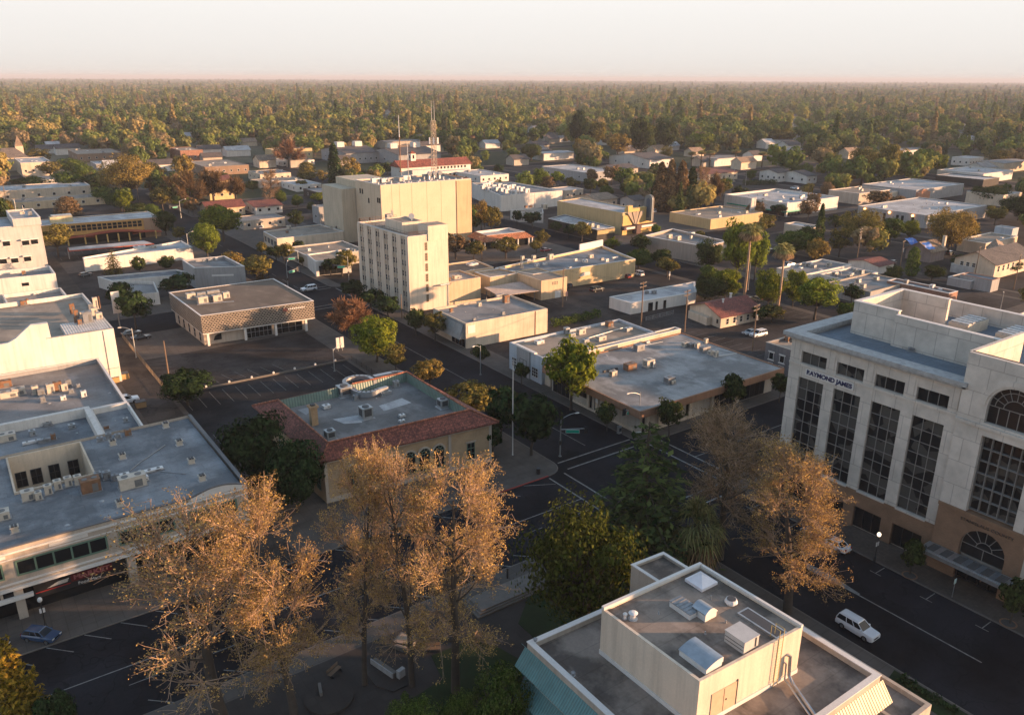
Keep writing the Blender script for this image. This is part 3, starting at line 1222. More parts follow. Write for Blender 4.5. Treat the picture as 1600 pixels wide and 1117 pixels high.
def px_units(r, z, lst):
    """rooftop fittings by their foot in the photograph: (kind, px, py, w, d, h)"""
    for k, px, py, w, d, h in lst:
        x, y = G(px, py, z)
        if k == 'v':
            vent(r, x, y, z, w, h)
        elif k == 's':
            mb = MB()
            mb.box(x - w / 2, y - d / 2, z + .003, x + w / 2, y + d / 2, z + h * .6)
            t = h
            mb.face([(x - w / 2 + .1, y - d / 2 + .1, z + h * .61), (x + w / 2 - .1, y - d / 2 + .1, z + h * .61), (x, y, z + t)])
            mb.face([(x + w / 2 - .1, y - d / 2 + .1, z + h * .61), (x + w / 2 - .1, y + d / 2 - .1, z + h * .61), (x, y, z + t)])
            mb.face([(x + w / 2 - .1, y + d / 2 - .1, z + h * .61), (x - w / 2 + .1, y + d / 2 - .1, z + h * .61), (x, y, z + t)])
            mb.face([(x - w / 2 + .1, y + d / 2 - .1, z + h * .61), (x - w / 2 + .1, y - d / 2 + .1, z + h * .61), (x, y, z + t)])
            mb.build('skylight', WHITEM, r)
        elif k == 'p':
            pipe(r, [(x, y, z), (x, y, z + h)], w)
        else:
            unit_box(r, x, y, z, w, d, h, 0, {'u': BEIGEM, 'w': WHITEM, 'm': METAL, 'r': RUST, 'g': STEEL}[k], fans=2 if w > 2.2 else 1)

def auto_units(r, poly, z, n, seed, big=1.8):
    rg = random.Random(seed)
    L, N, R, K = (Vector(p) for p in poly[:4])
    for i in range(n):
        a, b = rg.uniform(.1, .9), rg.uniform(.12, .88)
        p = N + (R - N) * a + (L - N) * b
        t = rg.random()
        if t < .45:
            unit_box(r, p.x, p.y, z, rg.uniform(1.1, big), rg.uniform(1, 1.5), rg.uniform(.7, 1.2), rg.choice((0, 0, .1)), rg.choice((BEIGEM, WHITEM, METAL, STEEL)))
        elif t < .8:
            vent(r, p.x, p.y, z, rg.uniform(.12, .25), rg.uniform(.4, .9))
        else:
            mb = MB()
            mb.box(p.x - .6, p.y - .5, z + .003, p.x + .6, p.y + .5, z + .35)
            mb.build('roof_hatch', WHITEM, r)

def text(r, F, s, u, z, size, mat, o=.06, name='lettering', bold=.0, width=None):
    cu = bpy.data.curves.new(name, 'FONT')
    cu.body = s
    cu.size = size
    cu.extrude = .04
    cu.offset = bold
    cu.align_x, cu.align_y = 'CENTER', 'CENTER'
    ob = bpy.data.objects.new(name, cu)
    me = None
    COL.objects.link(ob)
    bpy.context.view_layer.update()
    me = bpy.data.meshes.new_from_object(ob.evaluated_get(bpy.context.evaluated_depsgraph_get()))
    bpy.data.objects.remove(ob)
    sx = 1.0
    if width:
        xs = [v.co.x for v in me.vertices]
        sx = width / (max(xs) - min(xs))
    l = origin(r)
    for v in me.vertices:
        q = F.p(u + v.co.x * sx, z + v.co.y, o + v.co.z)
        v.co = (q[0] - l.x, q[1] - l.y, q[2] - l.z)
    me.materials.clear()
    me.materials.append(mat)
    ob = bpy.data.objects.new(name, me)
    COL.objects.link(ob)
    ob.parent = r
    return ob

def faces(poly):
    return [Face(poly[i], poly[(i + 1) % len(poly)]) for i in range(len(poly))]

def K(x0, y0, x, y, s=3.99):
    return (x0 + x / s, y0 + y / s)

def arch_layer(F, mb, u0, u1, z0, z1, uc, r, zb, zs, o0, o1, mi=0, n=10):
    """wall layer with one round-headed opening"""
    F.box(mb, u0, uc - r, z0, z1, o0, o1, mi)
    F.box(mb, uc + r, u1, z0, z1, o0, o1, mi)
    if zb > z0 + .01:
        F.box(mb, uc - r, uc + r, z0, zb, o0, o1, mi)
    for k in range(n):
        a, b = math.pi * k / n, math.pi * (k + 1) / n
        ua, ub = uc + r * math.cos(a), uc + r * math.cos(b)
        za, zc = zs + r * math.sin(a), zs + r * math.sin(b)
        F.extrude(mb, [(ua, za), (ua, z1), (ub, z1), (ub, zc)][::-1], o0, o1, mi)

def arch_window(r, F, uc, rad, zb, zs, o=.03, frame=None, pane=None, spokes=5, grid=3, fr=.07, name='arched_window', inner_r=(.42,)):
    mb = MB()
    pts = [(uc - rad, zb), (uc + rad, zb)] + [(uc + rad * math.cos(math.pi * k / 14), zs + rad * math.sin(math.pi * k / 14)) for k in range(15)]
    F.extrude(mb, pts, 0, o, 1)
    for k in range(grid + 1):
        u = uc - rad + 2 * rad * k / grid
        F.box(mb, u - fr / 2, u + fr / 2, zb, zs, o, o + .06)
    for z in (zb, zs):
        F.box(mb, uc - rad, uc + rad, z - fr / 2, z + fr / 2, o, o + .055)
    for k in range(1, spokes):
        a = math.pi * k / spokes
        p0 = F.p(uc + rad * inner_r[0] * math.cos(a), zs + rad * inner_r[0] * math.sin(a), o + .03)
        p1 = F.p(uc + rad * math.cos(a), zs + rad * math.sin(a), o + .03)
        mb.tube([p0, p1], fr * .55, 4)
    for q in inner_r + (.99,):
        mb.tube([F.p(uc + rad * q * math.cos(math.pi * k / 14), zs + rad * q * math.sin(math.pi * k / 14), o + .03) for k in range(15)], fr * .6, 4)
    return mb.build(name, [frame or WHITEM, pane or GLASS], r)

# ---- county office block with the long name sign
STONE = masonry('stone_panels', (.54, .485, .42), (.505, .455, .395), (.37, .33, .29), 3.0, 3.28, mort=.06)
BR_DARK = masonry('brick_brown', (.24, .135, .075), (.20, .11, .06), (.20, .13, .09))
office = thing('office_building', 'tall cream stone office block with blue lettered name sign, dark window columns and brick base', 'office building', (115, 45, 0))
F = Face((102.4, 69.8), (102.4, 20))
mb = MB()
mb.prism(rect(102.4, 134, 33.2, 69.8), 0, 25.9)
mb.build('core', W_STONE, office)
mb = MB()
mb.prism(rect(104, 130, 14.01, 33.19), 0, 10)
mb.prism(rect(106, 111, 2.5, 14.005), 0, 27)  # out-of-view pavilion, added and sized to shade the plaza trees
mb.build('shade_pavilion', W_STONE, office)
flat('shade_block', 'plain stone coloured block behind the tall stone office', 'office building', rect(166, 196, 38, 73), 15, W_STONE, R_GREY)  # hidden block, added to put the brown corner shop in shadow
st, bk = MB(), MB()
for w0 in (0.0,):
    cols = [(w0 + 1.9 + 6 * i, w0 + 6.2 + 6 * i) for i in range(4)]
    edges = [w0] + [q for c in cols for q in c] + [w0 + 25.8]
    for i in range(0, len(edges), 2):
        F.box(st, edges[i], edges[i + 1], 6.05, 26.4, 0, .45)
        F.box(st, edges[i] + .35, edges[i + 1] - .35, 22.75, 26.0, .45, .52)
        F.box(bk, edges[i] - .003, edges[i + 1] + .003, 0, 3.6, 0, .48)
    for a, b in cols:
        F.box(st, a, b, 20.25, 22.45, 0, .40)
        F.box(st, a, b, 24.35, 26.4, 0, .40)
        F.box(st, a, b, 5.9, 6.15, .02, .6)
        window(office, F, a + .02, b - .02, 6.2, 20.2, 3, 8, .07, MULL, GLASSB, .14, 'window_column')
        window(office, F, a + .02, b - .02, 22.5, 24.3, 3, 1, .07, MULL, GLASSB, .14)
        window(office, F, a - .05 + .1, b - .05, .35, 3.55, 3, 1, .09, BLACKM, GLASS, .14, 'shop_window')
    F.box(bk, w0, w0 + 25.8, 3.6, 6.02, 0, .47)
    F.box(st, w0, w0 + 25.8, 22.05, 22.4, .40, .62)
st.build('facade', STONE, office)
bk.build('brick_base', BR_DARK, office)
ent, eb = MB(), MB()
U0, U1, UC = 25.8, 36.6, 32.1
F.box(ent, U0, U1, 20.9, 22.6, 0, 1.05)
F.box(ent, U0 - .1, U1 + .1, 21.9, 22.3, 1.05, 1.35)
arch_layer(F, ent, U0, U1, 22.6, 31, UC, 3.0, 22.6, 24.9, 0, 1.05)
F.box(ent, U0, UC - 2.9, 10.1, 20.9, 0, 1.05)
F.box(ent, UC + 2.9, U1, 10.1, 20.9, 0, 1.05)
for k in range(16):
    a, b = math.pi * k / 16, math.pi * (k + 1) / 16
    F.extrude(ent, [(UC + q * math.cos(t), 24.9 + q * math.sin(t)) for q, t in ((3.25, a), (3.95, a), (3.95, b), (3.25, b))], 1.05, 1.18)
ent.build('entrance_bay', STONE, office)
arch_window(office, F, UC, 3.0, 22.65, 24.9, .5, MULL, GLASS, 8, 5, .09, 'arched_window', (.45, .78))
window(office, F, UC - 2.88, UC + 2.88, 10.4, 20.8, 5, 6, .08, MULL, GLASSB, .5, 'window_column')
arch_layer(F, eb, U0, U1, 0, 10.1, UC, 2.8, 0, 5.5, 0, 1.08)
F.box(eb, U0 - .05, U1 + .05, 9.7, 10.15, 1.08, 1.25)
eb.build('brick_entrance', BR_DARK, office)
arch_window(office, F, UC, 2.8, 3.9, 5.5, .45, MULL, GLASS, 6, 2, .08, 'entrance_arch_window', (.36,))
window(office, F, UC - 2.75, UC + 2.75, .15, 3.2, 4, 1, .09, BLACKM, GLASS, .5, 'entrance_door')
text(office, F, 'STANISLAUS COUNTY', UC, 8.95, .55, BLACKM, 1.1, width=6.6)
mb = MB()
F.box(mb, U0 - .2, U1 + .2, 3.35, 3.85, 1.1, 4.0)
F.box(mb, U0 + .2, U1 - .2, 3.86, 3.95, 1.3, 3.7, 1)
for k in range(7):
    F.box(mb, U0 + .6 + 1.75 * k, U0 + 1.6 + 1.75 * k, 3.96, 4.0, 1.5, 3.5, 2)
mb.build('entrance_canopy', [METAL, ALU, R_DARK], office)
sg = MB()
F.box(sg, 3.0, 11.0, 20.85, 21.95, .46, .56)
sg.build('name_sign', W_TRIM, office)
text(office, F, 'RAYMOND JAMES', 7.0, 21.38, .95, NAVY, .58, bold=.035, width=7.5)
bs = MB()
F.box(bs, 32.9, 33.0, 1.7, 3.2, 1.2, 1.7)
bs.build('blade_sign_panel', BR_DARK, office)
for i, u_, in enumerate((1.42, 1.5)):
    b2 = MB()
    F.box(b2, 32.86, 32.9, 1.85, 3.05, u_ - .15, u_ - .05)
    b2.build('sign_letter', emit('sign_lit', (1, .93, .8), 1.2), office)
# cornice, roofs, plant screens
mb = MB()
for y0, y1 in ((43.4, 70.9),):
    o, q = rect(101.0, 119 if y1 > 60 else 135, y0, y1), rect(103.3, 119 if y1 > 60 else 135, y0, y1 - 2.2 if y1 > 60 else y1)
    mb.box(101.0, y0, 26.42, 103.4, y1, 27.0)
    mb.box(101.35, y0 + .2, 26.05, 102.0, y1 - .35, 26.42)
    if y1 > 60:
        mb.box(103.41, 68.6, 26.42, 119, y1, 27.0)
        mb.box(103.4, 68.9, 25.8, 119, 69.7, 26.42)
    mb.box(102.85, y0 + .6, 25.5, 103.35, min(y1, 69.2), 26.42)
mb.build('cornice', paint('cornice_lead', (.33, .33, .32), .6, var=.3), office)
mb = MB()
mb.box(103.36, 44, 25.6, 112, 68.8, 25.95)
mb.box(112, 33.4, 25.91, 133.6, 69.5, 25.96)
mb.build('roof', R_RJ, office)
mb = MB()
for a, b, c, d, t in ((111.5, 59.2, 112.1, 66.3, 31), (112.1, 65.7, 124.8, 66.3, 31), (124.2, 58.4, 124.8, 65.7, 31), (110.7, 44.4, 111.3, 59.2, 30.6),
                      (111.3, 58.6, 111.5, 59.2, 30.6), (133.3, 33.3, 134.0, 69.8, 28.6), (102.0, 33.25, 102.36, 44.3, 31), (102.36, 43.8, 116, 44.3, 31),
                      (102.36, 33.25, 116, 33.75, 31)):
    mb.box(a, b, 25.9, c, d, t)
mb.build('plant_screen', STONE, office)
mb = MB()
for a, b, c, d, t in ((111.4, 59.1, 112.2, 66.4, 31), (112.2, 65.6, 124.9, 66.4, 31), (110.6, 44.3, 111.4, 59.1, 30.6), (133.2, 33.2, 134.1, 69.9, 28.6), (124.15, 58.3, 124.9, 65.6, 31)):
    mb.box(a, b, t + .003, c, d, t + .12)
mb.build('coping', W_TRIM, office)
for k in range(6):
    mb = MB()
    mb.box(114, 46.5 + k * 2.15, 25.97, 120.5, 48.2 + k * 2.15, 27.7)
    mb.box(114.3, 46.6 + k * 2.15, 27.7, 120.2, 48.1 + k * 2.15, 27.9, 1)
    mb.build('air_handler', [BEIGEM, ALU], office)
for k in range(4):
    mb = MB()
    mb.box(124.5, 34 + k * 7, 25.97, 131, 37 + k * 7, 27.6)
    for q in range(5):
        mb.box(124.8 + q * 1.25, 34.1 + k * 7, 27.6, 125.6 + q * 1.25, 36.9 + k * 7, 27.8, 1)
    mb.build('cooling_unit', [BEIGEM, ALU], office)
for px, py in ((1397, 534), (1417, 530), (1462, 551), (1457, 556), (1492, 560), (1380, 525), (1405, 536)):
    x, y = G(px, py, 25.95)
    vent(office, x, y, 25.95, .13, .5, WHITEM)
unit_box(office, *G(1424, 548, 25.95), 25.95, 1.3, .8, .35, .4, STEEL)

# ---- museum with clay tile roof
lib = thing('museum_building', 'brick museum with red clay tile roof round a patched grey flat roof', 'museum', (54.5, 119, 0))
ev = [tuple(G(*p, 7.7)) for p in ((394, 634), (500, 723), (780, 659), (635, 581))]
ir = [tuple(G(*K(400, 560, *p), 9.9)) for p in ((140, 260), (450, 525), (1330, 320), (940, 85))]
wl = inset(ev, .9)
mb = MB()
mb.prism(wl, 0, 7.6)
mb.build('wall', BRICKB, lib)
mb = MB()
for i in range(4):
    j = (i + 1) % 4
    if i == 3:      # dip on the far side between the two ridges
        m0 = [tuple(Vector(ir[3]).lerp(Vector(ir[0]), t)) for t in (.45, .5, .62, .68)]
        e0 = [tuple(Vector(ev[3]).lerp(Vector(ev[0]), t)) for t in (.45, .5, .62, .68)]
        A = [ir[3]] + m0 + [ir[0]]
        B = [ev[3]] + e0 + [ev[0]]
        zz = [9.9, 9.9, 9.1, 9.1, 9.9, 9.9]
        for k in range(5):
            mb.face([(*B[k], 7.72), (*B[k + 1], 7.72), (*A[k + 1], zz[k + 1]), (*A[k], zz[k])])
    else:
        mb.face([(*ev[i], 7.72), (*ev[j], 7.72), (*ir[j], 9.9), (*ir[i], 9.9)])
    mb.face([(*ev[j], 7.5), (*ev[i], 7.5), (*wl[i], 7.5), (*wl[j], 7.5)])
    mb.face([(*ev[i], 7.5), (*ev[j], 7.5), (*ev[j], 7.72), (*ev[i], 7.72)])
mb.build('tile_roof', TILE, lib)
mb = MB()
rim = inset(ir, .14)
for i in range(4):
    j = (i + 1) % 4
    mb.tube([(*ir[i], 9.95), (*ir[j], 9.95)] if i < 3 else [(*ir[3], 9.95), (*Vector(ir[3]).lerp(Vector(ir[0]), .45), 9.95)], .17, 6)
    mb.tube([(*ev[i], 7.8), (*ir[i], 9.98)], .16, 6)
mb.build('ridge_tiles', tiles('ridge_tile', (.36, .12, .06), .4), lib)
mb = MB()
ins = inset(ir, .35)
for i in range(4):
    j = (i + 1) % 4
    mi = 0 if i in (1, 3) else 1
    mb.face([(*ir[i], 9.86), (*ir[j], 9.86), (*ins[j], 8.1), (*ins[i], 8.1)], mi)
mb.build('inner_parapet', [GREENM, GREENMY], lib)
mb = MB()
mb.prism(inset(ir, .30), 7.8, 8.1)
mb.build('flat_roof', R_LIB, lib)
mb = MB()
F1 = Face(wl[1], wl[2])
F1.box(mb, 0, F1.len, 6.9, 7.45, .0, .12)
F1.box(mb, 0, F1.len, 0, .9, .0, .15)
F1.box(mb, 0, .5, .9, 6.9, 0, .1)
F1.box(mb, F1.len - .5, F1.len, .9, 6.9, 0, .1)
F1.box(mb, F1.len - 8.2, F1.len - 7.7, .9, 6.9, 0, .14)
mb.build('stone_trim', W_BEIGE, lib)
L1 = F1.len
for u in (4.5, 9.0, 11.6, 14.2, 16.8, 19.4):
    F1b = F1
    arch_window(lib, F1, u, .95, 1.6, 4.6, .04, GREENF, GLASS, 4, 2, .08, 'arched_window', (.5,))
    mb = MB()
    for k in range(12):
        a, b = math.pi * k / 12, math.pi * (k + 1) / 12
        F1.extrude(mb, [(u + q * math.cos(t), 4.6 + q * math.sin(t)) for q, t in ((1.0, a), (1.3, a), (1.3, b), (1.0, b))], 0, .16)
    mb.build('arch_surround', W_BEIGE, lib)
window(lib, F1, L1 - 4.7, L1 - 3.3, 1.6, 4.6, 2, 3, .08, GREENF, GLASS, .09, 'window', W_BEIGE)
F2 = Face(wl[0], wl[1])
for u in (4, 9, 14, 19, 24):
    window(lib, F2, u - .7, u + .7, 1.6, 4.4, 2, 3, .08, GREENF, GLASS, .09)
# roof plant: chimney, duct loop, square housings, pads
mb = MB()
cx, cy = G(491, 663, 8.1)
mb.box(cx - .55, cy - .55, 8.1, cx + .55, cy + .55, 11.2)
mb.box(cx - .75, cy - .75, 11.2, cx + .75, cy + .75, 11.55)
mb.box(cx - .35, cy - .35, 11.55, cx + .35, cy + .35, 11.8, 1)
mb.build('chimney', [BRICK, DARKM], lib)

def duct(pts, w, h, z):
    mb = MB()
    for q0, q1 in zip(pts[:-1], pts[1:]):
        a, b = Vector(q0), Vector(q1)
        d = (b - a).normalized()
        n = Vector((-d.y, d.x)) * w / 2
        e = d * .12
        mb.prism([tuple(a - n - e), tuple(b - n + e), tuple(b + n + e), tuple(a + n - e)], z, z + h)
    return mb.build('air_duct', ALU, lib)

def arc(c, r, a0, a1, n=8):
    return [(c[0] + r * math.cos(math.radians(a0 + (a1 - a0) * k / n)), c[1] + r * math.sin(math.radians(a0 + (a1 - a0) * k / n))) for k in range(n + 1)]

c0 = Vector(G(565, 610, 8.1))
duct([(c0.x - 2.6, c0.y - 1.0)] + arc((c0.x, c0.y + 1.2), 2.6, 180, 20) + [(c0.x + 2.6, c0.y - .4)], .7, .8, 9.0)
duct([(c0.x - 2.6, c0.y - .8)] + arc((c0.x, c0.y - 2.2), 2.4, 150, 300) + [(c0.x + 3.2, c0.y - 4.0)], .75, .9, 8.6)
duct([(c0.x + 3.5, c0.y + 1.6), (c0.x + 7.2, c0.y + 1.5)] + arc((c0.x + 7.2, c0.y - .1), 1.6, 90, 0, 5), 1.1, 1.2, 8.6)
for dx, dy in ((-2.6, -1), (0, 3.8), (2.5, -.2), (3.2, -4), (.5, -4.5), (4, 1.6), (7, 1.5), (-1.8, -3)):
    mb = MB()
    mb.box(c0.x + dx - .06, c0.y + dy - .06, 8.1, c0.x + dx + .06, c0.y + dy + .06, 9.0)
    mb.build('duct_leg', STEEL, lib)
for px, py, w, h in ((538, 617, 2.3, 1.8), (572, 652, 1.9, 2.0), (692, 636, 1.6, 1.6), (516, 685, 1.5, 1.5)):
    x, y = G(px, py, 8.1)
    mb = MB()
    mb.box(x - w / 2 - .25, y - w / 2 - .25, 8.103, x + w / 2 + .25, y + w / 2 + .25, 8.16, 2)
    mb.box(x - w / 2, y - w / 2, 8.16, x + w / 2, y + w / 2, 8.1 + h)
    mb.box(x - w / 2 - .02, y - w * .35, 8.6, x - w / 2, y + w * .35, 7.9 + h, 1)
    mb.box(x - w * .35, y - w / 2 - .02, 8.6, x + w * .35, y - w / 2, 7.9 + h, 1)
    mb.cyl((x, y), w * .32, 8.1 + h, 8.22 + h, 12, 1)
    mb.build('evaporative_cooler', [METAL, DARKM, R_WHITE], lib)
px_units(lib, 8.1, [('w', 628, 651, .9, .6, .25), ('w', 628, 659, .9, .5, .2), ('m', 619, 605, 1.0, .8, 1.1), ('v', 566, 602, .2, .9, 0), ('v', 570, 600, .15, 1.1, 0),
                    ('w', 510, 638, 1.2, .9, .5), ('m', 605, 615, 1.4, .8, .3), ('v', 588, 622, .1, .7, 0), ('g', 556, 625, .8, .6, .8), ('m', 598, 619, .6, .5, .5)])
for pts in ([(465, 640), (500, 633), (478, 648)], [(520, 655), (562, 648), (566, 660), (538, 662)], [(592, 634), (628, 622), (643, 629), (600, 642)]):
    mb = MB()
    mb.prism([G(*p, 8.1) for p in pts], 8.102, 8.108)
    mb.build('roof_patch', R_WHITE, lib)

# ---- two-storey block with planted light well (lower left)
lb = thing('commercial_block', 'two storey cream block with long window bands, planted light well and shop signs, front left', 'commercial building', (5, 116, 0))
FR = [(-30, 130.6), (-30, 101.7), (27.3, 101.7), (27.0, 130.6)]
W0, W1, V0, V1 = .8, 10.8, 117.0, 130.0
mb = MB()
for i in range(4):
    a, b = FR[i], FR[(i + 1) % 4]
    mb.face([(*a, 4.6 if i == 1 else 0), (*b, 4.6 if i == 1 else 0), (*b, 10), (*a, 10)])
mb.build('wall', W_BEIGE, lb)
mb = MB()
for x0, x1, y0, y1 in ((-29.7, W0, 102, 130.4), (W0, W1, 102, V0), (W1, 26.8, 102, 130.4)):
    mb.box(x0, y0, 9.3, x1, y1, 9.6)
mb.build('roof', R_BLUE, lb)
mb = MB()
mb.box(W0, V0, 1.0, W0 + .25, V1, 9.9)
mb.box(W1 - .25, V0, 1.0, W1, V1, 9.9)
mb.box(W0 + .25, V1 - .25, 1.0, W1 - .25, V1, 9.9)
mb.box(W0 + .25, V0, 1.0, W1 - .25, V0 + .25, 9.9)
mb.box(W0 + .25, V0 + .25, 1.0, W1 - .25, V1 - .25, 1.2)
mb.build('light_well', W_CREAM, lb)
FW = Face((W1, V1 - .26), (W0, V1 - .26))
FW.n = -FW.n if FW.n.y > 0 else FW.n
for u in (1.6, 4.2, 6.6, 8.6):
    window(lb, FW, u - .7, u + .7, 4.8, 7.2, 2, 2, .08, DARKM, GLASS, .08, 'court_window')
for k in range(7):
    mb = MB()
    rg = random.Random(k)
    for q in range(70):
        c = (W0 + 1 + 1.3 * k + rg.gauss(0, .4), V1 - 2.2 + rg.gauss(0, .4), 1.4 + abs(rg.gauss(0, .8)))
        a = rg.uniform(0, 6.3)
        mb.face([(c[0] + .25 * math.cos(a), c[1] + .25 * math.sin(a), c[2]), (c[0] - .1 * math.sin(a), c[1] + .1 * math.cos(a), c[2] + .1), (c[0] - .25 * math.cos(a), c[1] - .25 * math.sin(a), c[2] + .1), (c[0] + .1 * math.sin(a), c[1] - .1 * math.cos(a), c[2] - .05)])
    mb.build('court_shrub', LEAF['deep'], lb)
FF = Face((-30, 101.7), (27.3, 101.7))
mb = MB()
FF.box(mb, 0, FF.len, 9.25, 9.5, 0, .18)
FF.box(mb, 0, FF.len, 8.4, 8.55, 0, .08)
FF.box(mb, 0, FF.len, 5.15, 5.35, 0, .15)
FF.box(mb, 0, FF.len, 4.4, 4.75, 0, .35)
FF.box(mb, 0, 30.4, 3.05, 3.5, .0, .5)
pts = [(49.8 + 7.2 * k / 10, 10 + .75 * math.sin(math.pi * k / 10)) for k in range(11)]
FF.extrude(mb, [(49.8, 9.6)] + pts + [(57.0, 9.6)], -.35, .06)
for a, b in ((24.0, 28.4), (33, 37.3)):
    FF.box(mb, a, b, 8.72, 9.15, 0, .05)
mb.build('cornice_band', W_TRIM, lb)
mb = MB()
mb.tube([FF.p(u, z + .06, .02) for u, z in pts], .14, 6)
FF.box(mb, 0, 49.8, 10.0, 10.12, -.4, .1)
mb.box(26.9, 101.7, 10.0, 27.4, 130.6, 10.15)
mb.build('coping', paint('coping_dark', (.10, .10, .105), .6), lb)
for a, b, n in ((23.6, 27.8, 2), (29.3, 39.2, 5), (40.7, 47.4, 3), (49.4, 55.6, 3), (12, 22, 5), (0.5, 10.5, 5)):
    window(lb, FF, a, b, 6.15, 8.05, n, 1, .22, GREENF, GLASS, .1)
mb = MB()
for a, b in ((0, 22.6), (22.9, 25), (25.3, 27.0), (27.3, 29.0)):
    FF.box(mb, a, b, 3.55, 4.35, -.3, .0, 0)
FF.box(mb, 0, 57.3, .0, 3.05, -1.9, -1.5, 0)
FF.box(mb, 29.2, 57.3, 3.05, 4.58, -1.9, -1.5, 0)
mb.build('shop_glass', GLASS, lb)
mb = MB()
for u in (0.4, 9.6, 19.2, 28.9, 41.6, 56.7):
    FF.box(mb, u - .5, u + .5, 0, 4.42, -1.45, .02)
for a, b in ((22.6, 22.9), (25, 25.3), (27, 27.3), (29, 29.3)):
    FF.box(mb, a, b, 3.5, 4.4, -.3, .03)
mb.build('shop_pier', W_BEIGE, lb)
mb = MB()
FF.box(mb, 30.5, 42, 1.6, 3.75, -1.2, -1.1)
mb.build('shop_sign', BLACKM, lb)
mb = MB()
FF.box(mb, 34.6, 39.4, 2.45, 3.5, -1.099, -1.06)
mb.build('sign_field', paint('sign_dull_red', (.11, .010, .013)), lb)
text(lb, FF, 'MARKET', 37.0, 2.98, .85, paint('sign_pale_red_letters', (.36, .11, .11)), -1.04, bold=.02, width=4.2)
text(lb, FF, 'Food Mart', 36.6, 2.0, .5, W_TRIM, -1.05, width=2.6)
mb = MB()
for k, (a, b, z) in enumerate(((31.9, 34.2, 2.7), (32.3, 34.3, 2.87), (32.7, 34.4, 3.04))):
    FF.extrude(mb, [(a, z - .1), (b, z), (b, z + .1), (a + .5, z + .06)], -1.1, -1.06)
mb.build('wing_emblem', W_TRIM, lb)
mb = MB()
FF.box(mb, 30.6, 34.5, 2.3, 2.4, -1.1, -1.06)
mb.build('red_strip', REDS, lb)
mb = MB()
FF.box(mb, 26.0, 26.6, 3.75, 4.1, .01, .05)
mb.build('lit_sign', emit('sign_red_lit', (.5, .03, .03), .25), lb)
Z = lambda x, y: K(0, 560, x, y)
for q in ((1035, 430), (1120, 540), (705, 540), (765, 625), (1195, 655), (750, 920), (95, 1080), (1262, 760)):
    x, y = G(*Z(*q), 9.6)
    mb = MB()
    mb.box(x - .55, y - .45, 9.602, x + .55, y + .45, 9.66, 2)
    mb.box(x - .4, y - .35, 9.66, x + .4, y + .35, 10.3)
    mb.box(x - .5, y - .45, 10.3, x + .5, y + .45, 10.45)
    mb.box(x - .32, y - .46, 10.46, x - .05, y + .3, 10.62, 1)
    mb.box(x + .05, y - .46, 10.46, x + .32, y + .3, 10.62, 1)
    mb.build('roof_ventilator', [BEIGEM, DARKM, R_WHITE], lb)
px_units(lb, 9.6, [('u', *Z(180, 880), 1.5, 1.2, 1.2), ('u', *Z(245, 880), .8, .8, 1.0), ('u', *Z(305, 845), .9, .9, 1.2), ('u', *Z(365, 815), .9, .9, 1.2), ('u', *Z(430, 795), .9, .9, 1.2),
                   ('u', *Z(490, 785), .9, .9, 1.2), ('r', *Z(570, 825), 2.4, 1.6, 1.7), ('u', *Z(830, 800), 3.4, 1.5, 1.6), ('w', *Z(780, 745), 1.2, .8, .5), ('w', *Z(905, 760), .8, .8, .5),
                   ('g', *Z(615, 755), .8, .8, 1), ('g', *Z(670, 750), .9, .8, 1), ('g', *Z(720, 755), .8, .5, .6), ('g', *Z(625, 515), .8, .6, .5), ('g', *Z(680, 500), .8, .7, .7),
                   ('g', *Z(735, 495), .8, .6, .5), ('r', *Z(800, 480), .9, .8, .8), ('v', *Z(420, 1040), .2, .5, 0), ('w', *Z(960, 700), 2.4, .8, .15), ('v', *Z(870, 700), .15, .5, 0),
                   ('u', *Z(20, 1000), 1.6, 1.4, 1.0), ('v', *Z(635, 890), .2, .5, 0)])
pipe(lb, [(*G(*Z(1030, 540), 9.65), 9.68), (*G(*Z(870, 650), 9.65), 9.68), (*G(*Z(810, 700), 9.65), 9.68)], .07, STEEL)
pipe(lb, [(*G(*Z(1000, 705), 9.65), 9.68), (*G(*Z(1160, 720), 9.65), 9.68)], .06, STEEL)

# ---- foreground building with teal awnings
fb = thing('awning_building', 'cream foreground building with teal ribbed awnings and boxy rooftop penthouse', 'office building', (53, 33, 0))
MZ, PZ = 12.6, 17.0
mn = [tuple(G(824, 1003, MZ)), (38.8, 6.0), (62.9, 6.0), tuple(G(1255, 977, MZ))]
mn[1] = (mn[0][0] + .5, 6.0)
k3 = G(1376, 1055, MZ)
mn[3] = (k3[0], mn[0][1] - .8)
mn[2] = (k3[0], 6.0)
mn[2] = (k3[0], k3[1])
mn[1] = (mn[0][0], k3[1])
shell(fb, mn, 0, MZ, W_BEIGE, R_FORE, .55, .45, W_TRIM)
lw = [(mn[2][0] + .0, k3[1] - .02), (mn[2][0] - 8, k3[1] - 14), (G(1456, 1100, 9.0)[0], k3[1] - 14), (G(1456, 1100, 9.0)[0], k3[1] + 12)]
lw = [(mn[2][0] + .02, k3[1] + 12), (mn[2][0] + .02, G(1456, 1100, 9.0)[1]), (G(1456, 1100, 9.0)[0], G(1456, 1100, 9.0)[1]), (G(1456, 1100, 9.0)[0], k3[1] + 12)]
shell(fb, lw, 0, 9.0, W_BEIGE, R_FORE, .5, .4, None, 'wing_wall', 'wing_roof')
pt = [tuple(G(*p, PZ)) for p in ((940.4, 951), (1093.5, 1064.5), (1254.5, 979), (1093.5, 882))]
shell(fb, pt, MZ - .5, PZ, W_TOWER, R_FORE, .16, .28, None, 'penthouse_wall', 'penthouse_roof')
mb = MB()
for i in range(4):
    a, b = pt[i], pt[(i + 1) % 4]
    Face(a, b).box(mb, -.02, Face(a, b).len + .02, MZ - .53, MZ - .1, .003, .09)
mb.build('base_trim', W_TRIM, fb)
mb = MB()
P = inset(pt, .05)
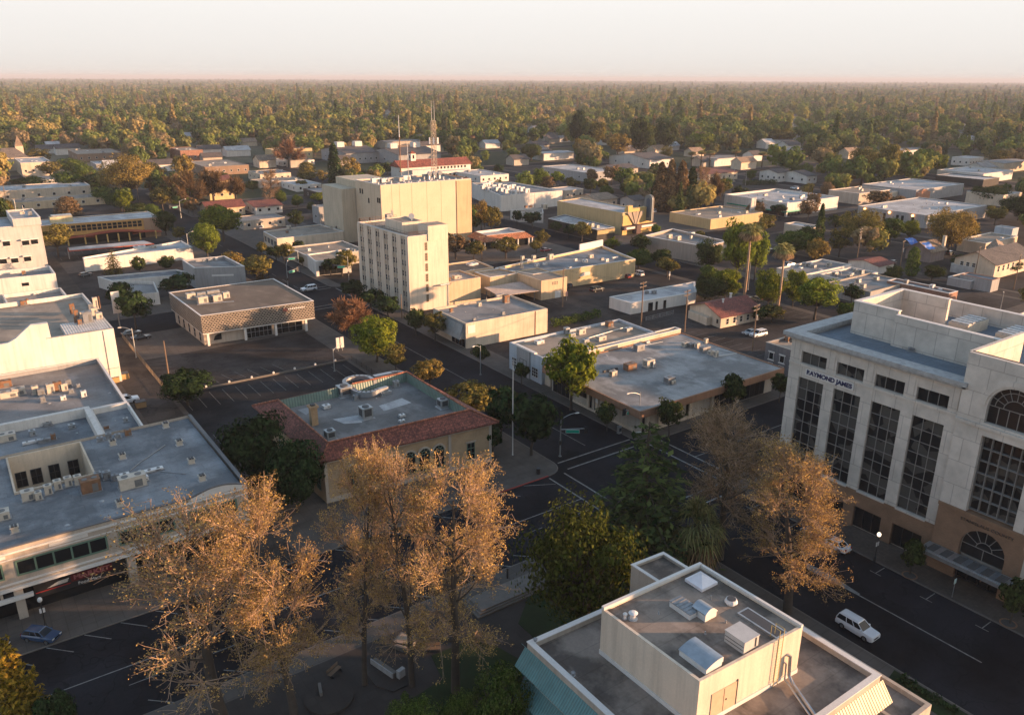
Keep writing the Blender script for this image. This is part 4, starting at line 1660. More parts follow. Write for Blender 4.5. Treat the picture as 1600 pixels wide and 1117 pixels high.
for i in (3,):
    f_ = Face(pt[3], pt[0])
    f_.box(mb, 0, f_.len, PZ + .003, PZ + .32, -.3, .04)
f_ = Face(pt[2], pt[3])
f_.box(mb, 0, f_.len - .35, PZ + .003, PZ + .25, -.25, .04)
mb.build('penthouse_parapet', W_TRIM, fb)
sm = [tuple(G(*p, 15.0)) for p in (K(920, 860, 530, 180, 7.98), K(920, 860, 680, 290, 7.98), K(920, 860, 1240, 215, 7.98), K(920, 860, 930, 25, 7.98))]
sm = [sm[0], (sm[0][0] + .15, pt[3][1] + .1), (sm[3][0] + .1, pt[3][1] + .1), sm[3]]
shell(fb, sm, 0, 15.0, W_BEIGE, R_FORE, .3, .25, W_TRIM, 'stair_wall', 'stair_roof')
FA = Face(mn[0], mn[1])
FB_ = Face(mn[1], mn[2])
for z1 in (11.9, 8.4, 4.9):
    for f_, mt in ((FA, TEAL), (FB_, ribbed('awning_front', (.40, .33, .20), 0, .36, .45))):
        mb = MB()
        f_.extrude(mb, [(-.9 if f_ is FA else 0, z1), (f_.len + .2, z1), (f_.len + .2, z1 - .05), (-.9 if f_ is FA else 0, z1 - .05)][::-1], 0, .02)
        u0, u1 = -.3, f_.len + .5
        a0, a1, b0, b1 = f_.p(u0, z1, .02), f_.p(u1, z1, .02), f_.p(u0 - 0, z1 - 1.6, 1.25), f_.p(u1, z1 - 1.6, 1.25)
        c0_, c1_ = f_.p(u0, z1 - 1.7, 1.2), f_.p(u1, z1 - 1.7, 1.2)
        d0, d1 = f_.p(u0, z1 - .12, .02), f_.p(u1, z1 - .12, .02)
        mb.face([b0, b1, a1, a0])
        mb.face([c1_, c0_, d0, d1])
        mb.face([b0, c0_, c1_, b1])
        mb.face([a0, d0, c0_, b0])
        mb.face([a1, b1, c1_, d1])
        mb.build('awning', mt, fb)
    window(fb, FA, .8, FA.len - .8, z1 - 3.2, z1 - 1.5, 8, 1, .1, DARKM, GLASS, .06)
    window(fb, FB_, 3, FB_.len - .8, z1 - 3.2, z1 - 1.5, 10, 1, .1, DARKM, GLASS, .06)
FP = Face(pt[1], pt[2])
mb = MB()
FP.box(mb, 1.6, 4.6, MZ - .1, MZ + 2.35, .0, .06)
FP.box(mb, 3.06, 3.1, MZ - .05, MZ + 2.3, .06, .075, 1)
FP.box(mb, 4.62, 4.7, MZ - .1, MZ + 2.5, .0, .09, 1)
FP.box(mb, 3.35, 3.42, MZ + 1.0, MZ + 1.15, .06, .12, 1)
mb.build('double_door', [paint('door_tan', (.50, .36, .24), .6), DARKM], fb)
mb = MB()
for u in (9.3, 9.85):
    mb.tube([FP.p(u, MZ - .4, .22), FP.p(u, PZ + 1.15, .22), FP.p(u, PZ + 1.15, -.7), FP.p(u, PZ + .02, -.7)], .035, 5)
for k in range(17):
    mb.tube([FP.p(9.3, MZ + .1 + k * .3, .22), FP.p(9.85, MZ + .1 + k * .3, .22)], .02, 4)
mb.build('roof_ladder', paint('ladder_yellow', (.45, .34, .12), .6), fb)
pipe(fb, [FP.p(11.0, MZ + 2.2, .0), FP.p(11.0, MZ + 2.25, .35), FP.p(11.15, MZ + .1, .4), FP.p(10.9, MZ - .25, 1.2), FP.p(9.2, MZ - .25, 5.2)], .16, ALU, 'lagged_pipe')
pipe(fb, [FP.p(10.7, MZ + 1.5, .0), FP.p(10.7, MZ + 1.5, .25), FP.p(10.75, MZ - .2, .3), FP.p(9.0, MZ - .3, 4.6)], .09, ALU, 'lagged_pipe')
pz = PZ - .16
C2 = lambda x, y: K(1060, 940, x, y, 7.98)
C1 = lambda x, y: K(920, 860, x, y, 7.98)

def hood(px, py, w, d, h, both=False):
    """low roof hood with a rounded sheet-metal cover"""
    x, y = G(px, py, pz)
    mb = MB()
    mb.box(x - w / 2, y - d / 2, pz + .003, x + w / 2, y + d / 2, pz + h * .55)
    n = 8
    prof = [(-w / 2 - .06 + (w + .12) * k / n, pz + h * .55 + h * .5 * math.sin(math.pi * min(1, (.08 + .92 * k / n) * (1 if both else .62)))) for k in range(n + 1)]
    for k in range(n):
        (xa, za), (xb, zb) = prof[k], prof[k + 1]
        mb.face([(x + xa, y - d / 2 - .06, za), (x + xb, y - d / 2 - .06, zb), (x + xb, y + d / 2 + .06, zb), (x + xa, y + d / 2 + .06, za)], 1)
    for yy, s in ((y - d / 2 - .06, 1), (y + d / 2 + .06, -1)):
        pts = [(x + a, yy, b) for a, b in prof] + [(x + w / 2 + .06, yy, pz + h * .5), (x - w / 2 - .06, yy, pz + h * .5)]
        mb.face(pts[::-s], 0)
    mb.face([(x + w / 2 + .06, y - d / 2, pz + h * .5), (x + w / 2 + .06, y + d / 2, pz + h * .5), (x + prof[-1][0], y + d / 2, prof[-1][1]), (x + prof[-1][0], y - d / 2, prof[-1][1])])
    return mb.build('roof_hood', [WHITEM, ALU], fb)

hood(*C2(270, 730), 1.9, 3.0, .95)
hood(*C1(1440, 800), 1.5, 1.5, 1.15, True)
mb = MB()
x, y = G(*C1(1230, 770), pz)
mb.box(x - .7, y - .9, pz + .003, x + .7, y + 1.6, pz + .55)
mb.box(x - .76, y - .96, pz + .553, x + .76, y + 1.66, pz + .62, 1)
for k in range(6):
    mb.box(x - .76, y - .8 + k * .42, pz + .621, x + .76, y - .74 + k * .42, pz + .66, 1)
mb.box(x + .2, y - .93, pz + .2, x + .6, y - .89, pz + .5, 2)
mb.build('fan_housing', [WHITEM, STEEL, DARKM], fb)
x, y = G(*C2(780, 520), pz)
mb = MB()
mb.box(x - .95, y - 1.05, pz + .003, x + .95, y + 1.05, pz + 1.15)
for k in range(2):
    mb.box(x - .97, y - 1.0, pz + .3 + .35 * k, x - .951, y + 1.0, pz + .36 + .35 * k, 1)
mb.box(x - 1.0, y - 1.1, pz + 1.15, x + 1.0, y + 1.1, pz + 1.22)
mb.box(x + .5, y - 1.11, pz + .2, x + .6, y - 1.06, pz + 1.1, 1)
mb.build('condenser_unit', [paint('enamel_grey', (.44, .43, .41), .5), DARKM], fb)
x, y = G(*C1(1400, 400), pz)
mb = MB()
for a, b in (((-1, -1), (1, -1)), ((1, -1), (1, 1)), ((1, 1), (-1, 1)), ((-1, 1), (-1, -1))):
    mb.face([(x + a[0] * 1.05, y + a[1] * 1.05, pz + .3), (x + b[0] * 1.05, y + b[1] * 1.05, pz + .3), (x, y, pz + 1.0)])
mb.box(x - 1.1, y - 1.1, pz + .003, x + 1.1, y + 1.1, pz + .3)
mb.build('skylight', paint('skylight_plastic', (.66, .64, .66), .35), fb)
x, y = G(*C2(1040, 280), pz)
mb = MB()
mb.box(x - .75, y - 2.2, pz + .003, x + .75, y + 2.2, pz + .22)
mb.box(x - .58, y - 2.03, pz + .223, x + .58, y + 2.03, pz + .225, 1)
mb.build('intake_grille', [METAL, DARKM], fb)
vent(fb, *G(*C1(550, 850), pz), pz, .26, .65, WHITEM)
vent(fb, *G(*C1(450, 850), pz), pz, .13, .55, WHITEM)
for px, py, h in ((*C1(870, 790), .25), (*C1(1520, 610), .45), (*C1(1450, 1040), .3), (*C2(590, 260), .3)):
    vent(fb, *G(px, py, pz), pz, .06, h, METAL, False, 'vent_pipe')
x, y = G(1142, 943, pz)
mb = MB()
mb.cyl((x, y), .45, pz + .003, pz + .25, 12)
mb.cyl((x, y), .62, pz + .25, pz + .55, 12, 0, .5)
mb.cyl((x, y), .42, pz + .55, pz + .6, 12, 1)
mb.build('roof_exhaust', [WHITEM, DARKM], fb)
for px, py in (K(800, 837, 145, 670), K(800, 837, 380, 880)):
    vent(fb, *G(px, py, MZ - .2), MZ, .13, .35, STEEL, True, 'roof_floodlight')

z_ = lambda x, y: K(0, 320, x, y)
y6 = lambda x, y: K(400, 320, x, y)
y7 = lambda x, y: K(800, 320, x, y)
y8 = lambda x, y: K(1200, 320, x, y)
u1 = lambda x, y: K(0, 100, x, y)
u2 = lambda x, y: K(400, 100, x, y)
u3 = lambda x, y: K(800, 100, x, y)
u4 = lambda x, y: K(1200, 100, x, y)

# ---- lattice-walled bank on the parking lot
P = quad(8.0, z_(1052, 548), z_(1250, 695), y6(360, 600), y6(110, 462))
bank = thing('bank_building', 'low bank with overhanging latticed upper storey on white columns over dark glass', 'bank', (60, 208, 0))
shell(bank, P, 3.5, 8.0, LATT, R_BROWN, .12, .3, W_TRIM, 'lattice_wall', 'roof')
mb = MB()
mb.prism(inset(P, .01), 3.3, 3.49)
mb.prism(inset(P, .3), 3.15, 3.3)
mb.build('soffit', W_TRIM, bank)
Q = inset(P, 1.6)
Q[0], Q[1] = (P[0][0] + .5, Q[0][1]), (P[1][0] + .5, Q[1][1])
mb = MB()
mb.prism(Q, 0, 3.2)
mb.build('wall', W_BEIGE, bank)
FQ = Face(Q[1], Q[2])
window(bank, FQ, 10.4, 16.7, .2, 3.05, 6, 2, .09, ALU, GLASS, .12, 'shop_window')
window(bank, FQ, 17.5, 24.7, .2, 3.05, 4, 2, .09, ALU, GLASS, .12, 'shop_window')
mb = MB()
arc_ = [(2.0, .2)] + [(2.0 + 1.6 * (1 - math.cos(math.pi * k / 10)), .2 + 2.1 * math.sin(math.pi * k / 20)) for k in range(11)]
FQ.extrude(mb, [(2.2, 1.0), (4.2, 1.0), (4.2, 2.6), (3.3, 2.5), (2.6, 2.0)], 0, .06)
mb.build('drive_through_window', GLASS, bank)
FL = Face(P[0], P[1])
FN = Face(P[1], P[2])
mb = MB()
for q in [FN.p(u, 0, -.55) for u in (1.2, 10.2, 17.9, 25.8)]:
    mb = MB()
    mb.box(q[0] - .28, q[1] - .28, 0, q[0] + .28, q[1] + .28, 3.14)
    mb.build('column', W_TRIM, bank)
mb = MB()
FN.box(mb, 20.0, 21.1, 6.3, 7.1, .02, .14)
mb.build('sign_emblem', paint('sign_muted_red', (.26, .09, .07)), bank)
mb = MB()
for k in range(9):
    FN.box(mb, 21.3 + k * .5, 21.65 + k * .5, 6.6, 6.95, .02, .10)
mb.build('sign_bars', W_TRIM, bank).name = 'sign_strip'
FLT = Face(Q[0], Q[1])
for k in range(5):
    window(bank, FLT, 3 + k * 4.6, 4.2 + k * 4.6, .4, 2.9, 1, 2, .08, ALU, GLASS, .08)
px_units(bank, 7.88, [('u', *z_(1190, 580), 2.2, 1.6, 1.1), ('u', *z_(1265, 610), 2.4, 1.8, 1.5), ('g', *z_(1310, 600), 1.2, 1.2, 1.2), ('u', *z_(1355, 600), 2.2, 1.6, 1.5), ('u', *z_(1410, 580), 1.6, 1.4, 1.4),
                      ('v', *z_(1195, 545), .2, .6, 0), ('m', *z_(1255, 560), 2.2, .6, .4), ('m', *z_(1330, 550), 3.2, .7, .5), ('v', *z_(1262, 550), .35, .6, 0)])
pipe(bank, [(*G(*z_(1460, 605), 7.9), 8.0), (*G(*z_(1390, 610), 7.9), 8.0), (*G(*z_(1230, 625), 7.9), 8.0)], .12, METAL)

# ---- white warehouse, front left
wh = thing('white_warehouse', 'large white rendered building with stepped parapet and blank sunlit wall beside the alley', 'warehouse', (0, 200, 0))
WP = [(-32, 219), (-32, 182.5), (25.2, 182.5), (24.7, 219)]
shell(wh, WP, 0, 12.2, W_WHITE, R_TAN, 1.0, .35, None)
FWN = Face(WP[1], WP[2])
mb = MB()
FWN.extrude(mb, [(30, 12.2), (37.8, 12.5), (39.3, 13.2), (41.0, 14.6), (42.2, 15.5), (45.3, 15.3), (45.4, 12.2)], -.8, .0)
FWN.box(mb, 42.2, 45.3, 15.3, 15.42, -1.2, .02)
FWN.extrude(mb, [(20, 12.21), (34, 12.21), (34, 14.8), (30, 15.8), (24, 15.8), (20, 14.8)], -.8, -.003)
mb.build('stepped_parapet', W_WHITE, wh)
mb = MB()
FWN.box(mb, 45, 57, 3.4, 3.5, .0, .05)
FWN.box(mb, 44.5, 57.0, 12.2, 12.32, -.5, .03)
FWN.box(mb, 55.0, 55.1, 0, 12, .02, .1)
mb.build('drain_and_joint', STEEL, wh)
x0, y0 = G(*z_(480, 790), 11.4)
mb = MB()
mb.box(16.2, 183.2, 11.25, 24.6, 192, 12.3, 0)
mb.build('plant_deck', ribbed('deck_white', (.5, .48, .45), 0, .5), wh)
rg = random.Random(3)
for q, w, h in (((455, 680), 1.0, 2.2), ((480, 710), .8, 1.8), ((520, 705), 1.2, 1.2), ((550, 730), 1.9, 2.2), ((590, 690), 1.2, 1.6), ((600, 650), 1.0, 2.6), ((570, 660), 1.0, 1.4), ((620, 710), 1.3, 1.2), ((500, 745), .8, .9), ((475, 735), .6, 1.2)):
    x, y = G(*z_(*q), 12.3)
    unit_box(wh, x, y, 12.3, w, w * .8, h, 0, rg.choice((BEIGEM, RUST, BEIGEM, STEEL)), 'plant_unit')
mb = MB()
x, y = G(*z_(600, 650), 12.3)
mb.tube([(x, y, 12.3), (x, y, 15.2), (x + .9, y, 15.2), (x + .9, y, 12.3)], .1, 6)
mb.build('pipe_loop', RUST, wh)
px_units(wh, 11.2, [('r', *z_(150, 625), 1.4, 1.0, .9), ('r', *z_(175, 620), .5, .5, 1.2), ('v', *z_(320, 600), .12, 1.3, 0), ('g', *z_(125, 620), .8, .7, .6)])

# lower roofs between the white warehouse and the block with the light well
la = flat('grey_annex', 'low grey annex with rooftop machinery under the blank white wall', 'commercial building', rect(-32, 21.2, 152.2, 181.9), 6.4, W_GREY, R_GREY, .9, .35, W_TRIM)
px_units(la, 5.5, [('u', *Z(225, 225), 1.1, 1, 1.6), ('g', *Z(260, 230), 1.2, 1, 1.2), ('u', *Z(320, 215), 1.3, 1, 1.7), ('r', *Z(365, 205), 1.4, 1, 1.8), ('u', *Z(405, 200), 1.1, .9, 1.3),
                   ('g', *Z(430, 175), 1, .9, 1.3), ('w', *Z(397, 260), .9, .7, .7), ('w', *Z(525, 240), .9, .8, 1.1), ('m', *Z(445, 215), .8, .6, .6), ('m', *Z(490, 180), .6, .6, .5),
                   ('v', *Z(305, 280), .2, .4, 0), ('u', *Z(120, 225), 2.2, 1.6, 1.2), ('u', *Z(60, 240), 3, 1.6, 1), ('r', *Z(20, 180), 3, 1.4, 1.2), ('v', *Z(685, 215), .15, .6, 0), ('g', *Z(270, 270), .8, .8, .9)])
lc = flat('white_parapet_shop', 'low building with thick white parapet and pale blue roof behind the light well block', 'commercial building', rect(-32, 14.9, 131.1, 151.8), 7.3, W_WHITE, R_BLUE, 1.7, .9, None)
px_units(lc, 5.6, [('m', *Z(135, 430), .9, .9, .7), ('m', *Z(205, 480), .9, .9, .8), ('g', *Z(275, 390), 1.1, .9, .8), ('m', *Z(300, 420), 1.2, .8, .5), ('m', *Z(450, 435), 1, .9, .6), ('r', *Z(335, 505), .7, .7, .8),
                   ('u', *Z(50, 510), 2.4, 1.8, 1.1), ('w', *Z(200, 530), 2.6, .5, .3), ('g', *Z(280, 520), 1.8, .6, .4), ('v', *Z(480, 465), .1, .4, 0)])
ld = flat('small_annex', 'small flat pale blue roofed annex with white parapet at the alley', 'commercial building', rect(15.0, 21.3, 131.1, 151.8), 6.6, W_WHITE, R_BLUE, 1.0, .35, None)
px_units(ld, 5.6, [('v', *Z(718, 390), .1, .9, 0), ('m', *Z(785, 395), .7, .6, .6), ('r', *Z(665, 440), .8, .5, .3)])

# upper left cluster
W_TALL_SHADED = stucco('wall_tall_white_shaded', (.47, .445, .42), .1)  # white wall with the shade on this block greyed into its colour
tl = thing('tall_white_block', 'tall plain white block at the left edge with hooded windows on a blank wall', 'apartment block', (0, 330, 0))
shell(tl, [(-40, 331), (-40, 309.1), (26.0, 309.1), (26.0, 331)], 0, 16.3, W_TALL_SHADED, R_WHITE, .5, .35, W_TRIM)
shell(tl, [(18.2, 331.4), (18.2, 308.7), (26.3, 308.7), (26.3, 331.4)], 16.2, 18.6, W_TALL_SHADED, R_WHITE, .5, .35, W_TRIM, 'stair_tower', 'tower_roof')
FT = Face((-40, 309.1), (26, 309.1))
for q in ((160, 235), (215, 228), (92, 345), (172, 335), (20, 350), (40, 240)):
    u, zz = FT.uv(*z_(*q))
    if u < 1:
        continue
    mb = MB()
    FT.box(mb, u - 1, u + 1, zz - .9, zz + .7, 0, .08, 1)
    FT.box(mb, u - 1.3, u + 1.3, zz + .75, zz + 1.2, 0, .9, 0)
    FT.box(mb, u - 1.2, u + 1.2, zz - 1.2, zz - .95, 0, .25, 0)
    mb.build('hooded_window', [W_TRIM, GLASS], tl)
px_units(tl, 18.1, [('g', *z_(190, 70), 1.2, 1, 1.4), ('u', *z_(140, 60), 1.4, 1, .8), ('p', *z_(100, 35), .06, 4, 4), ('v', *z_(165, 50), .2, 1, 0), ('p', *z_(150, 60), .05, 3, 3)])
l1 = flat('white_low_block', 'low white flat roofed block in front of the tall white one', 'commercial building', [(-30, 268), (-30, 257.0), (22.6, 252.5), (22.6, 264)], 11.0, W_WHITE, R_GREY, 1.2, .4)
px_units(l1, 9.8, [('r', *z_(150, 435), .9, .7, .8)])
FT2 = Face((-30, 257.0), (22.6, 252.5))
mb = MB()
FT2.box(mb, 44.3, 46, 8.3, 9.2, 0, .05)
mb.build('window', GLASS, l1)
l2 = flat('grey_roof_shop', 'single storey shop with grey roof and white parapet next to the alley', 'shop', [(9.0, 252.0), (9.2, 240), (23.4, 238.5), (23.2, 251.6)], 7.0, W_WHITE, R_GREY, 1.0, .4)
px_units(l2, 6.0, [('m', *z_(115, 535), 1.2, 1, .9), ('m', *z_(275, 525), 1.4, 1, 1.2), ('w', *z_(220, 540), 1.2, .3, .2), ('w', *z_(235, 550), 1.2, .3, .2), ('w', *z_(225, 560), 1.2, .3, .2)])

om = thing('orange_office', 'long ochre modernist office with dark window grid and red arched canopies', 'office building', (50, 365, 0))
P = [(27, 375), (27.5, 359.6), (72.9, 356.1), (72.4, 374.3)]
shell(om, P, 0, 8.0, stucco('wall_ochre', (.50, .29, .10), .1), R_WHITE, .2, .3, W_TRIM)
FO = Face(P[1], P[2])
ua, ub = FO.uv(*u1(415, 1070))[0], FO.uv(*u1(890, 1020))[0]
n = 15
for row, (za, zb) in enumerate(((4.9, 5.9), (6.15, 7.15))):
    for k in range(n):
        a = ua + (ub - ua) * k / n
        window(om, FO, a + .2, a + (ub - ua) / n - .2, za, zb, 1, 1, .08, DARKM, GLASS, .07)
mb = MB()
FO.box(mb, ub + .6, FO.len + .02, 0, 8.02, .01, .14)
mb.build('stone_end', stucco('wall_terracotta', (.36, .24, .16), .15), om)
mb = MB()
for c, w, zz, d in ((28, 11.5, 3.2, 5), (15, 6, 2.6, 4), (40, 5.5, 2.6, 4)):
    pts = [(c - w + 2 * w * k / 12, zz + 1.1 * math.sin(math.pi * k / 12) * w / 11) for k in range(13)]
    FO.extrude(mb, pts + [(u, z - .25) for u, z in pts[::-1]], .2, d)
mb.build('arched_canopy', stucco('canopy_red', (.33, .075, .04), .15), om)
mb = MB()
for u in (17, 21, 25, 29, 33, 37, 11, 43):
    FO.box(mb, u - .25, u + .25, 0, 3.4, 4.1, 4.6)
mb.build('canopy_post', stucco('post_yellow', (.55, .36, .12), .1), om)
mb = MB()
FO.box(mb, 8, 45, .14, 3.3, .0, .06)
mb.build('shop_glass', GLASS, om)
x, y = G(*u1(385, 985), 7.8)
mb = MB()
mb.box(x - 4, y - 1.2, 7.8, x + 4, y + 3, 10)
mb.box(x - 3.4, y - .6, 10, x + 3.8, y + 2.4, 10.6, 1)
mb.build('lift_house', [stucco('wall_pale_yellow', (.60, .50, .30)), METAL], om)
px_units(om, 7.8, [('v', *u1(800, 955), .2, .5, 0), ('v', *u1(880, 945), .2, .5, 0)])
lw = flat('long_white_shop', 'long low white shop beyond three round street trees, with white roof', 'shop', quad(4.3, z_(515, 330), z_(522, 345), z_(1200, 265), z_(1130, 225)), 4.3, W_WHITE, R_WHITE, .5, .3, W_TRIM)
P = rect(36, 72.5, 303.6, 319)
fl = faces(P)
px_units(lw, 3.8, [('g', *z_(845, 310), 2.6, .8, .5), ('u', *z_(960, 270), 1.6, 1.2, .8), ('w', *z_(870, 270), 4, 2, .6)])
canopy = thing('red_canopy', 'low red flat canopy on posts over the forecourt in front of the ochre office', 'canopy', (48, 335, 0))
mb = MB()
c_ = [G(*z_(*q), 3.0) for q in ((420, 270), (425, 290), (960, 245), (900, 225))]
mb.prism(c_, 2.8, 3.15)
mb.build('fascia', stucco('canopy_red', (.33, .075, .04)), canopy)
mb = MB()
mb.prism(inset(c_, .35), 3.155, 3.2)
mb.build('roof', R_WHITE, canopy)
mb = MB()
for p in c_:
    mb.box(p[0] - .15, p[1] - .15, .13, p[0] + .15, p[1] + .15, 2.8)
mb.build('post', STEEL, canopy)

gk = flat('grey_cube_shop', 'grey box shaped shop with white sign strip, behind the latticed bank', 'shop', quad(7.0, z_(1135, 345), z_(1210, 395), z_(1525, 385), z_(1400, 320)), 7.0, W_GREY, R_GREY, 1.0, .35, W_TRIM)
mb = MB()
P = quad(7.0, z_(1135, 345), z_(1210, 395), z_(1525, 385), z_(1400, 320))
f_ = Face(P[1], P[2])
f_.box(mb, 5, 11.5, 4.2, 4.7, 0, .08)
mb.build('sign_strip', W_TRIM, gk)
px_units(gk, 6.0, [('m', *z_(1275, 360), 1, .8, .8), ('m', *z_(1310, 350), 1.4, 1, .6), ('w', *z_(1350, 345), .8, .7, .7), ('u', *z_(1380, 340), 1, .8, .8)])
gl = flat('flat_grey_row', 'low flat grey roofed row with white fascia left of the grey box shop', 'shop', quad(3.6, z_(608, 450), z_(690, 475), z_(1215, 430), z_(1100, 405)), 3.6, W_WHITE, R_BLUE, .25, .3, W_TRIM)
gl2 = flat('grey_porch_shop', 'small white walled shop with recessed forecourt by dark street trees', 'shop', quad(3.8, z_(680, 470), z_(850, 560), z_(990, 545), z_(960, 480)), 3.8, W_WHITE, R_GREY, .8, .3)

w2 = flat('white_office', 'white two storey office with vents on its roof behind street trees', 'office building', quad(5.2, u2(45, 1045), u2(130, 1090), u2(545, 1045), u2(400, 1000)), 5.2, W_CREAM, R_TAN, .4, .3, W_TRIM)
P = quad(5.2, u2(45, 1045), u2(130, 1090), u2(545, 1045), u2(400, 1000))
f_ = faces(P)[0]
for k in range(4):
    window(w2, f_, 1 + k * 4.3, 3.8 + k * 4.3, 1.6, 3.9, 3, 1, .08, WHITEM, GLASS, .07)
px_units(w2, 4.8, [('u', *u2(205, 1030), 1.6, 1.4, 1.3), ('r', *u2(195, 1055), 1, .9, .7), ('v', *u2(285, 1065), .3, .4, 0), ('v', *u2(430, 1010), .5, 1.2, 0), ('u', *u2(470, 1030), .8, .7, .8), ('g', *u2(500, 1030), .6, .6, 1), ('g', *u2(525, 1035), .6, .6, 1)])
cs = thing('corner_cafe', 'grey corner shop with flat tan roof and a dark glazed corner under street trees', 'shop', (106, 246, 0))
P = quad(5.0, y6(318, 310), y6(370, 355), y6(590, 335), y6(510, 285))
shell(cs, P, 0, 5.0, W_WHITE, R_TAN, .35, .3, W_TRIM)
f_ = faces(P)[1]
window(cs, f_, .8, 9, .3, 3.4, 4, 1, .1, DARKM, GLASS, .08, 'shop_window')
mb = MB()
q = f_.p(.3, 0, .3)
mb.box(q[0] - .5, q[1] - .5, 0, q[0] + .5, q[1] + .5, 5.3)
mb.build('corner_pillar', W_TRIM, cs)
cs2 = flat('tan_flat_shop', 'tan flat roofed shop next to the glazed corner shop', 'shop', rect(100.5, 122, 262, 283), 4.4, W_BEIGE, R_TAN, .4, .3, W_TRIM)
auto_units(cs2, rect(100.5, 122, 262, 283), 4.0, 6, 5)

# ---- seven-storey tower and its annexes
tw = thing('tower_block', 'slim cream seven storey tower with paired window strips and blank sunlit end wall', 'tower block', (109, 209, 0))
T = [(101.6, 224.2), (103.2, 194.7), (108.6, 194.5), (115.4, 194.3), (115.0, 224)]
TP = [(101.8, 224.2), (103.2, 194.7), (115.6, 194.3), (115.0, 224)]
shell(tw, TP, 0, 21.7, W_TOWER, R_TAN, .35, .3, W_TRIM)
mb = MB()
mb.box(109.2, 194.25, 20, 115.62, 200, 24.1)
mb.box(109.6, 194.7, 24.1, 115.3, 199.6, 24.2, 1)
mb.build('stair_core', [W_TOWER, R_TAN], tw)
FT1 = Face(TP[0], TP[1])
Lt = FT1.len
ribs = MB()
bays = 6
for k in range(bays + 1):
    u = .3 + (Lt - .6) * k / bays
    FT1.box(ribs, max(.0, u - 1.25), min(Lt, u + 1.25), .2, 21.6, .0, .22)
ribs.build('pier', W_TOWER, tw)
bp = MB()
for k in range(bays):
    uc = .3 + (Lt - .6) * (k + .5) / bays
    FT1.box(bp, uc - 1.18, uc + 1.18, .3, 21.4, .0, .018)
bp.build('bay_panel', stucco('panel_tan', (.40, .33, .25), .1), tw)
rails = MB()
for k in range(bays):
    uc = .3 + (Lt - .6) * (k + .5) / bays
    FT1.box(rails, uc - .09, uc + .09, .2, 21.5, .0, .16)
    for fl_ in range(7):
        z0 = .9 + fl_ * 2.98
        for s in (-1, 1):
            window(tw, FT1, uc + s * .72 - .42, uc + s * .72 + .42, z0 + .35, z0 + 1.95, 1, 2, .05, WHITEM, GLASSB, .05)
rails.build('mullion', W_TOWER, tw)
FT3 = Face(TP[1], TP[2])
for fl_ in range(6):
    z0 = 2.5 + fl_ * 2.98
    window(tw, FT3, 5.0, 5.75, z0, z0 + 2.2, 1, 3, .06, paint('tan_frame', (.32, .24, .15)), paint('tan_panel', (.11, .08, .05), .5), .05)
PH = [(105.5, 213), (105.8, 203), (112.4, 202.8), (112.2, 213)]
shell(tw, PH, 21.3, 24.2, W_TOWER, R_TAN, .3, .25, None, 'penthouse_wall', 'penthouse_roof')
px_units(tw, 23.9, [('g', 607, 340, 1.6, 1.4, .8), ('g', 613, 338, .5, .5, 1.4), ('p', 612, 340, .08, 2.6, 2.6)])
mb = MB()
x, y = 110.5, 206
mb.tube([(x, y, 23.9), (x, y, 25.2)], .1, 6)
mb.tube([(x - .25, y - .45, 25.3), (x - .1, y - .18, 25.3), (x, y, 25.3)], [.85, .55, .08], 14)
mb.build('satellite_dish', WHITEM, tw)
mb = MB()
for a, b in (((102.2, 223.8), (103.4, 195.0)), ((102.2, 223.8), (114.7, 223.6)), ((103.4, 195.0), (109, 194.8))):
    for zz in (22.3, 22.85):
        mb.tube([(*a, zz), (*b, zz)], .035, 4)
    for t in np.linspace(0, 1, 15):
        p = Vector(a).lerp(Vector(b), t)
        mb.tube([(p.x, p.y, 21.7), (p.x, p.y, 22.85)], .03, 4)
mb.build('roof_railing', RUST, tw)
ta = flat('tower_annex', 'tan two storey annex joined to the right of the slim tower', 'annex', [(115.7, 206), (115.7, 194.6), (126.6, 194.4), (126.6, 206)], 7.2, W_TAN, R_GREY, .3, .3, W_CREAM)
px_units(ta, 6.9, [('u', *K(620, 380, 590, 510, 7.98), .5, .5, .9), ('r', *K(620, 380, 655, 490, 7.98), .7, .7, 1.3), ('u', *K(620, 380, 740, 445, 7.98), 1.8, 1.4, .9), ('m', *K(620, 380, 795, 435, 7.98), .6, .6, .6), ('w', *K(620, 380, 600, 525, 7.98), 3, .3, .2)])
tb = flat('brown_roof_annex', 'low tan building with brown felt roof behind the tower annex', 'annex', [(115.3, 219), (115.7, 206.3), (139, 205.9), (140, 218)], 6.5, W_TAN, R_BROWN, .4, .3, W_CREAM)
px_units(tb, 6.1, [('w', *K(620, 380, 940, 275, 7.98), 3.4, 2.2, .5), ('w', *K(620, 380, 945, 350, 7.98), 1.6, .5, .3)])
tc = flat('tan_side_building', 'tan flat roofed building with white parapet right of the brown felt roof', 'annex', [(131.5, 205.6), (131.7, 197), (142, 196.6), (142.2, 205.4)], 6.0, W_TAN, R_TAN, .35, .4, W_TRIM)
td = flat('tan_corner_block', 'small tan block with brick lattice band at the back of the parking lot', 'annex', [(141.4, 199), (141.5, 184.2), (151.2, 184), (151.2, 199)], 6.2, W_TAN, R_TAN, .3, .3)
f_ = Face((141.5, 184.2), (151.2, 184))
mb = MB()
for k in range(4):
    for r_ in range(2):
        f_.box(mb, 4 + k * .6, 4.35 + k * .6, 4.4 + r_ * .5, 4.75 + r_ * .5, 0, .03)
mb.build('vent_block', DARKM, td)
mb = MB()
f_.box(mb, 5.2, 7.3, .13, 2.3, 0, .05)
mb.build('double_door', WHITEM, td)
te = thing('canopy_roof', 'low pinkish sloping canopy roof between the corner building and tan blocks', 'canopy', (133, 188, 0))
mb = MB()
mb.face([(127.5, 186, 3.2), (140.8, 184.5, 3.2), (140.8, 194, 4.1), (127.5, 194, 4.1)])
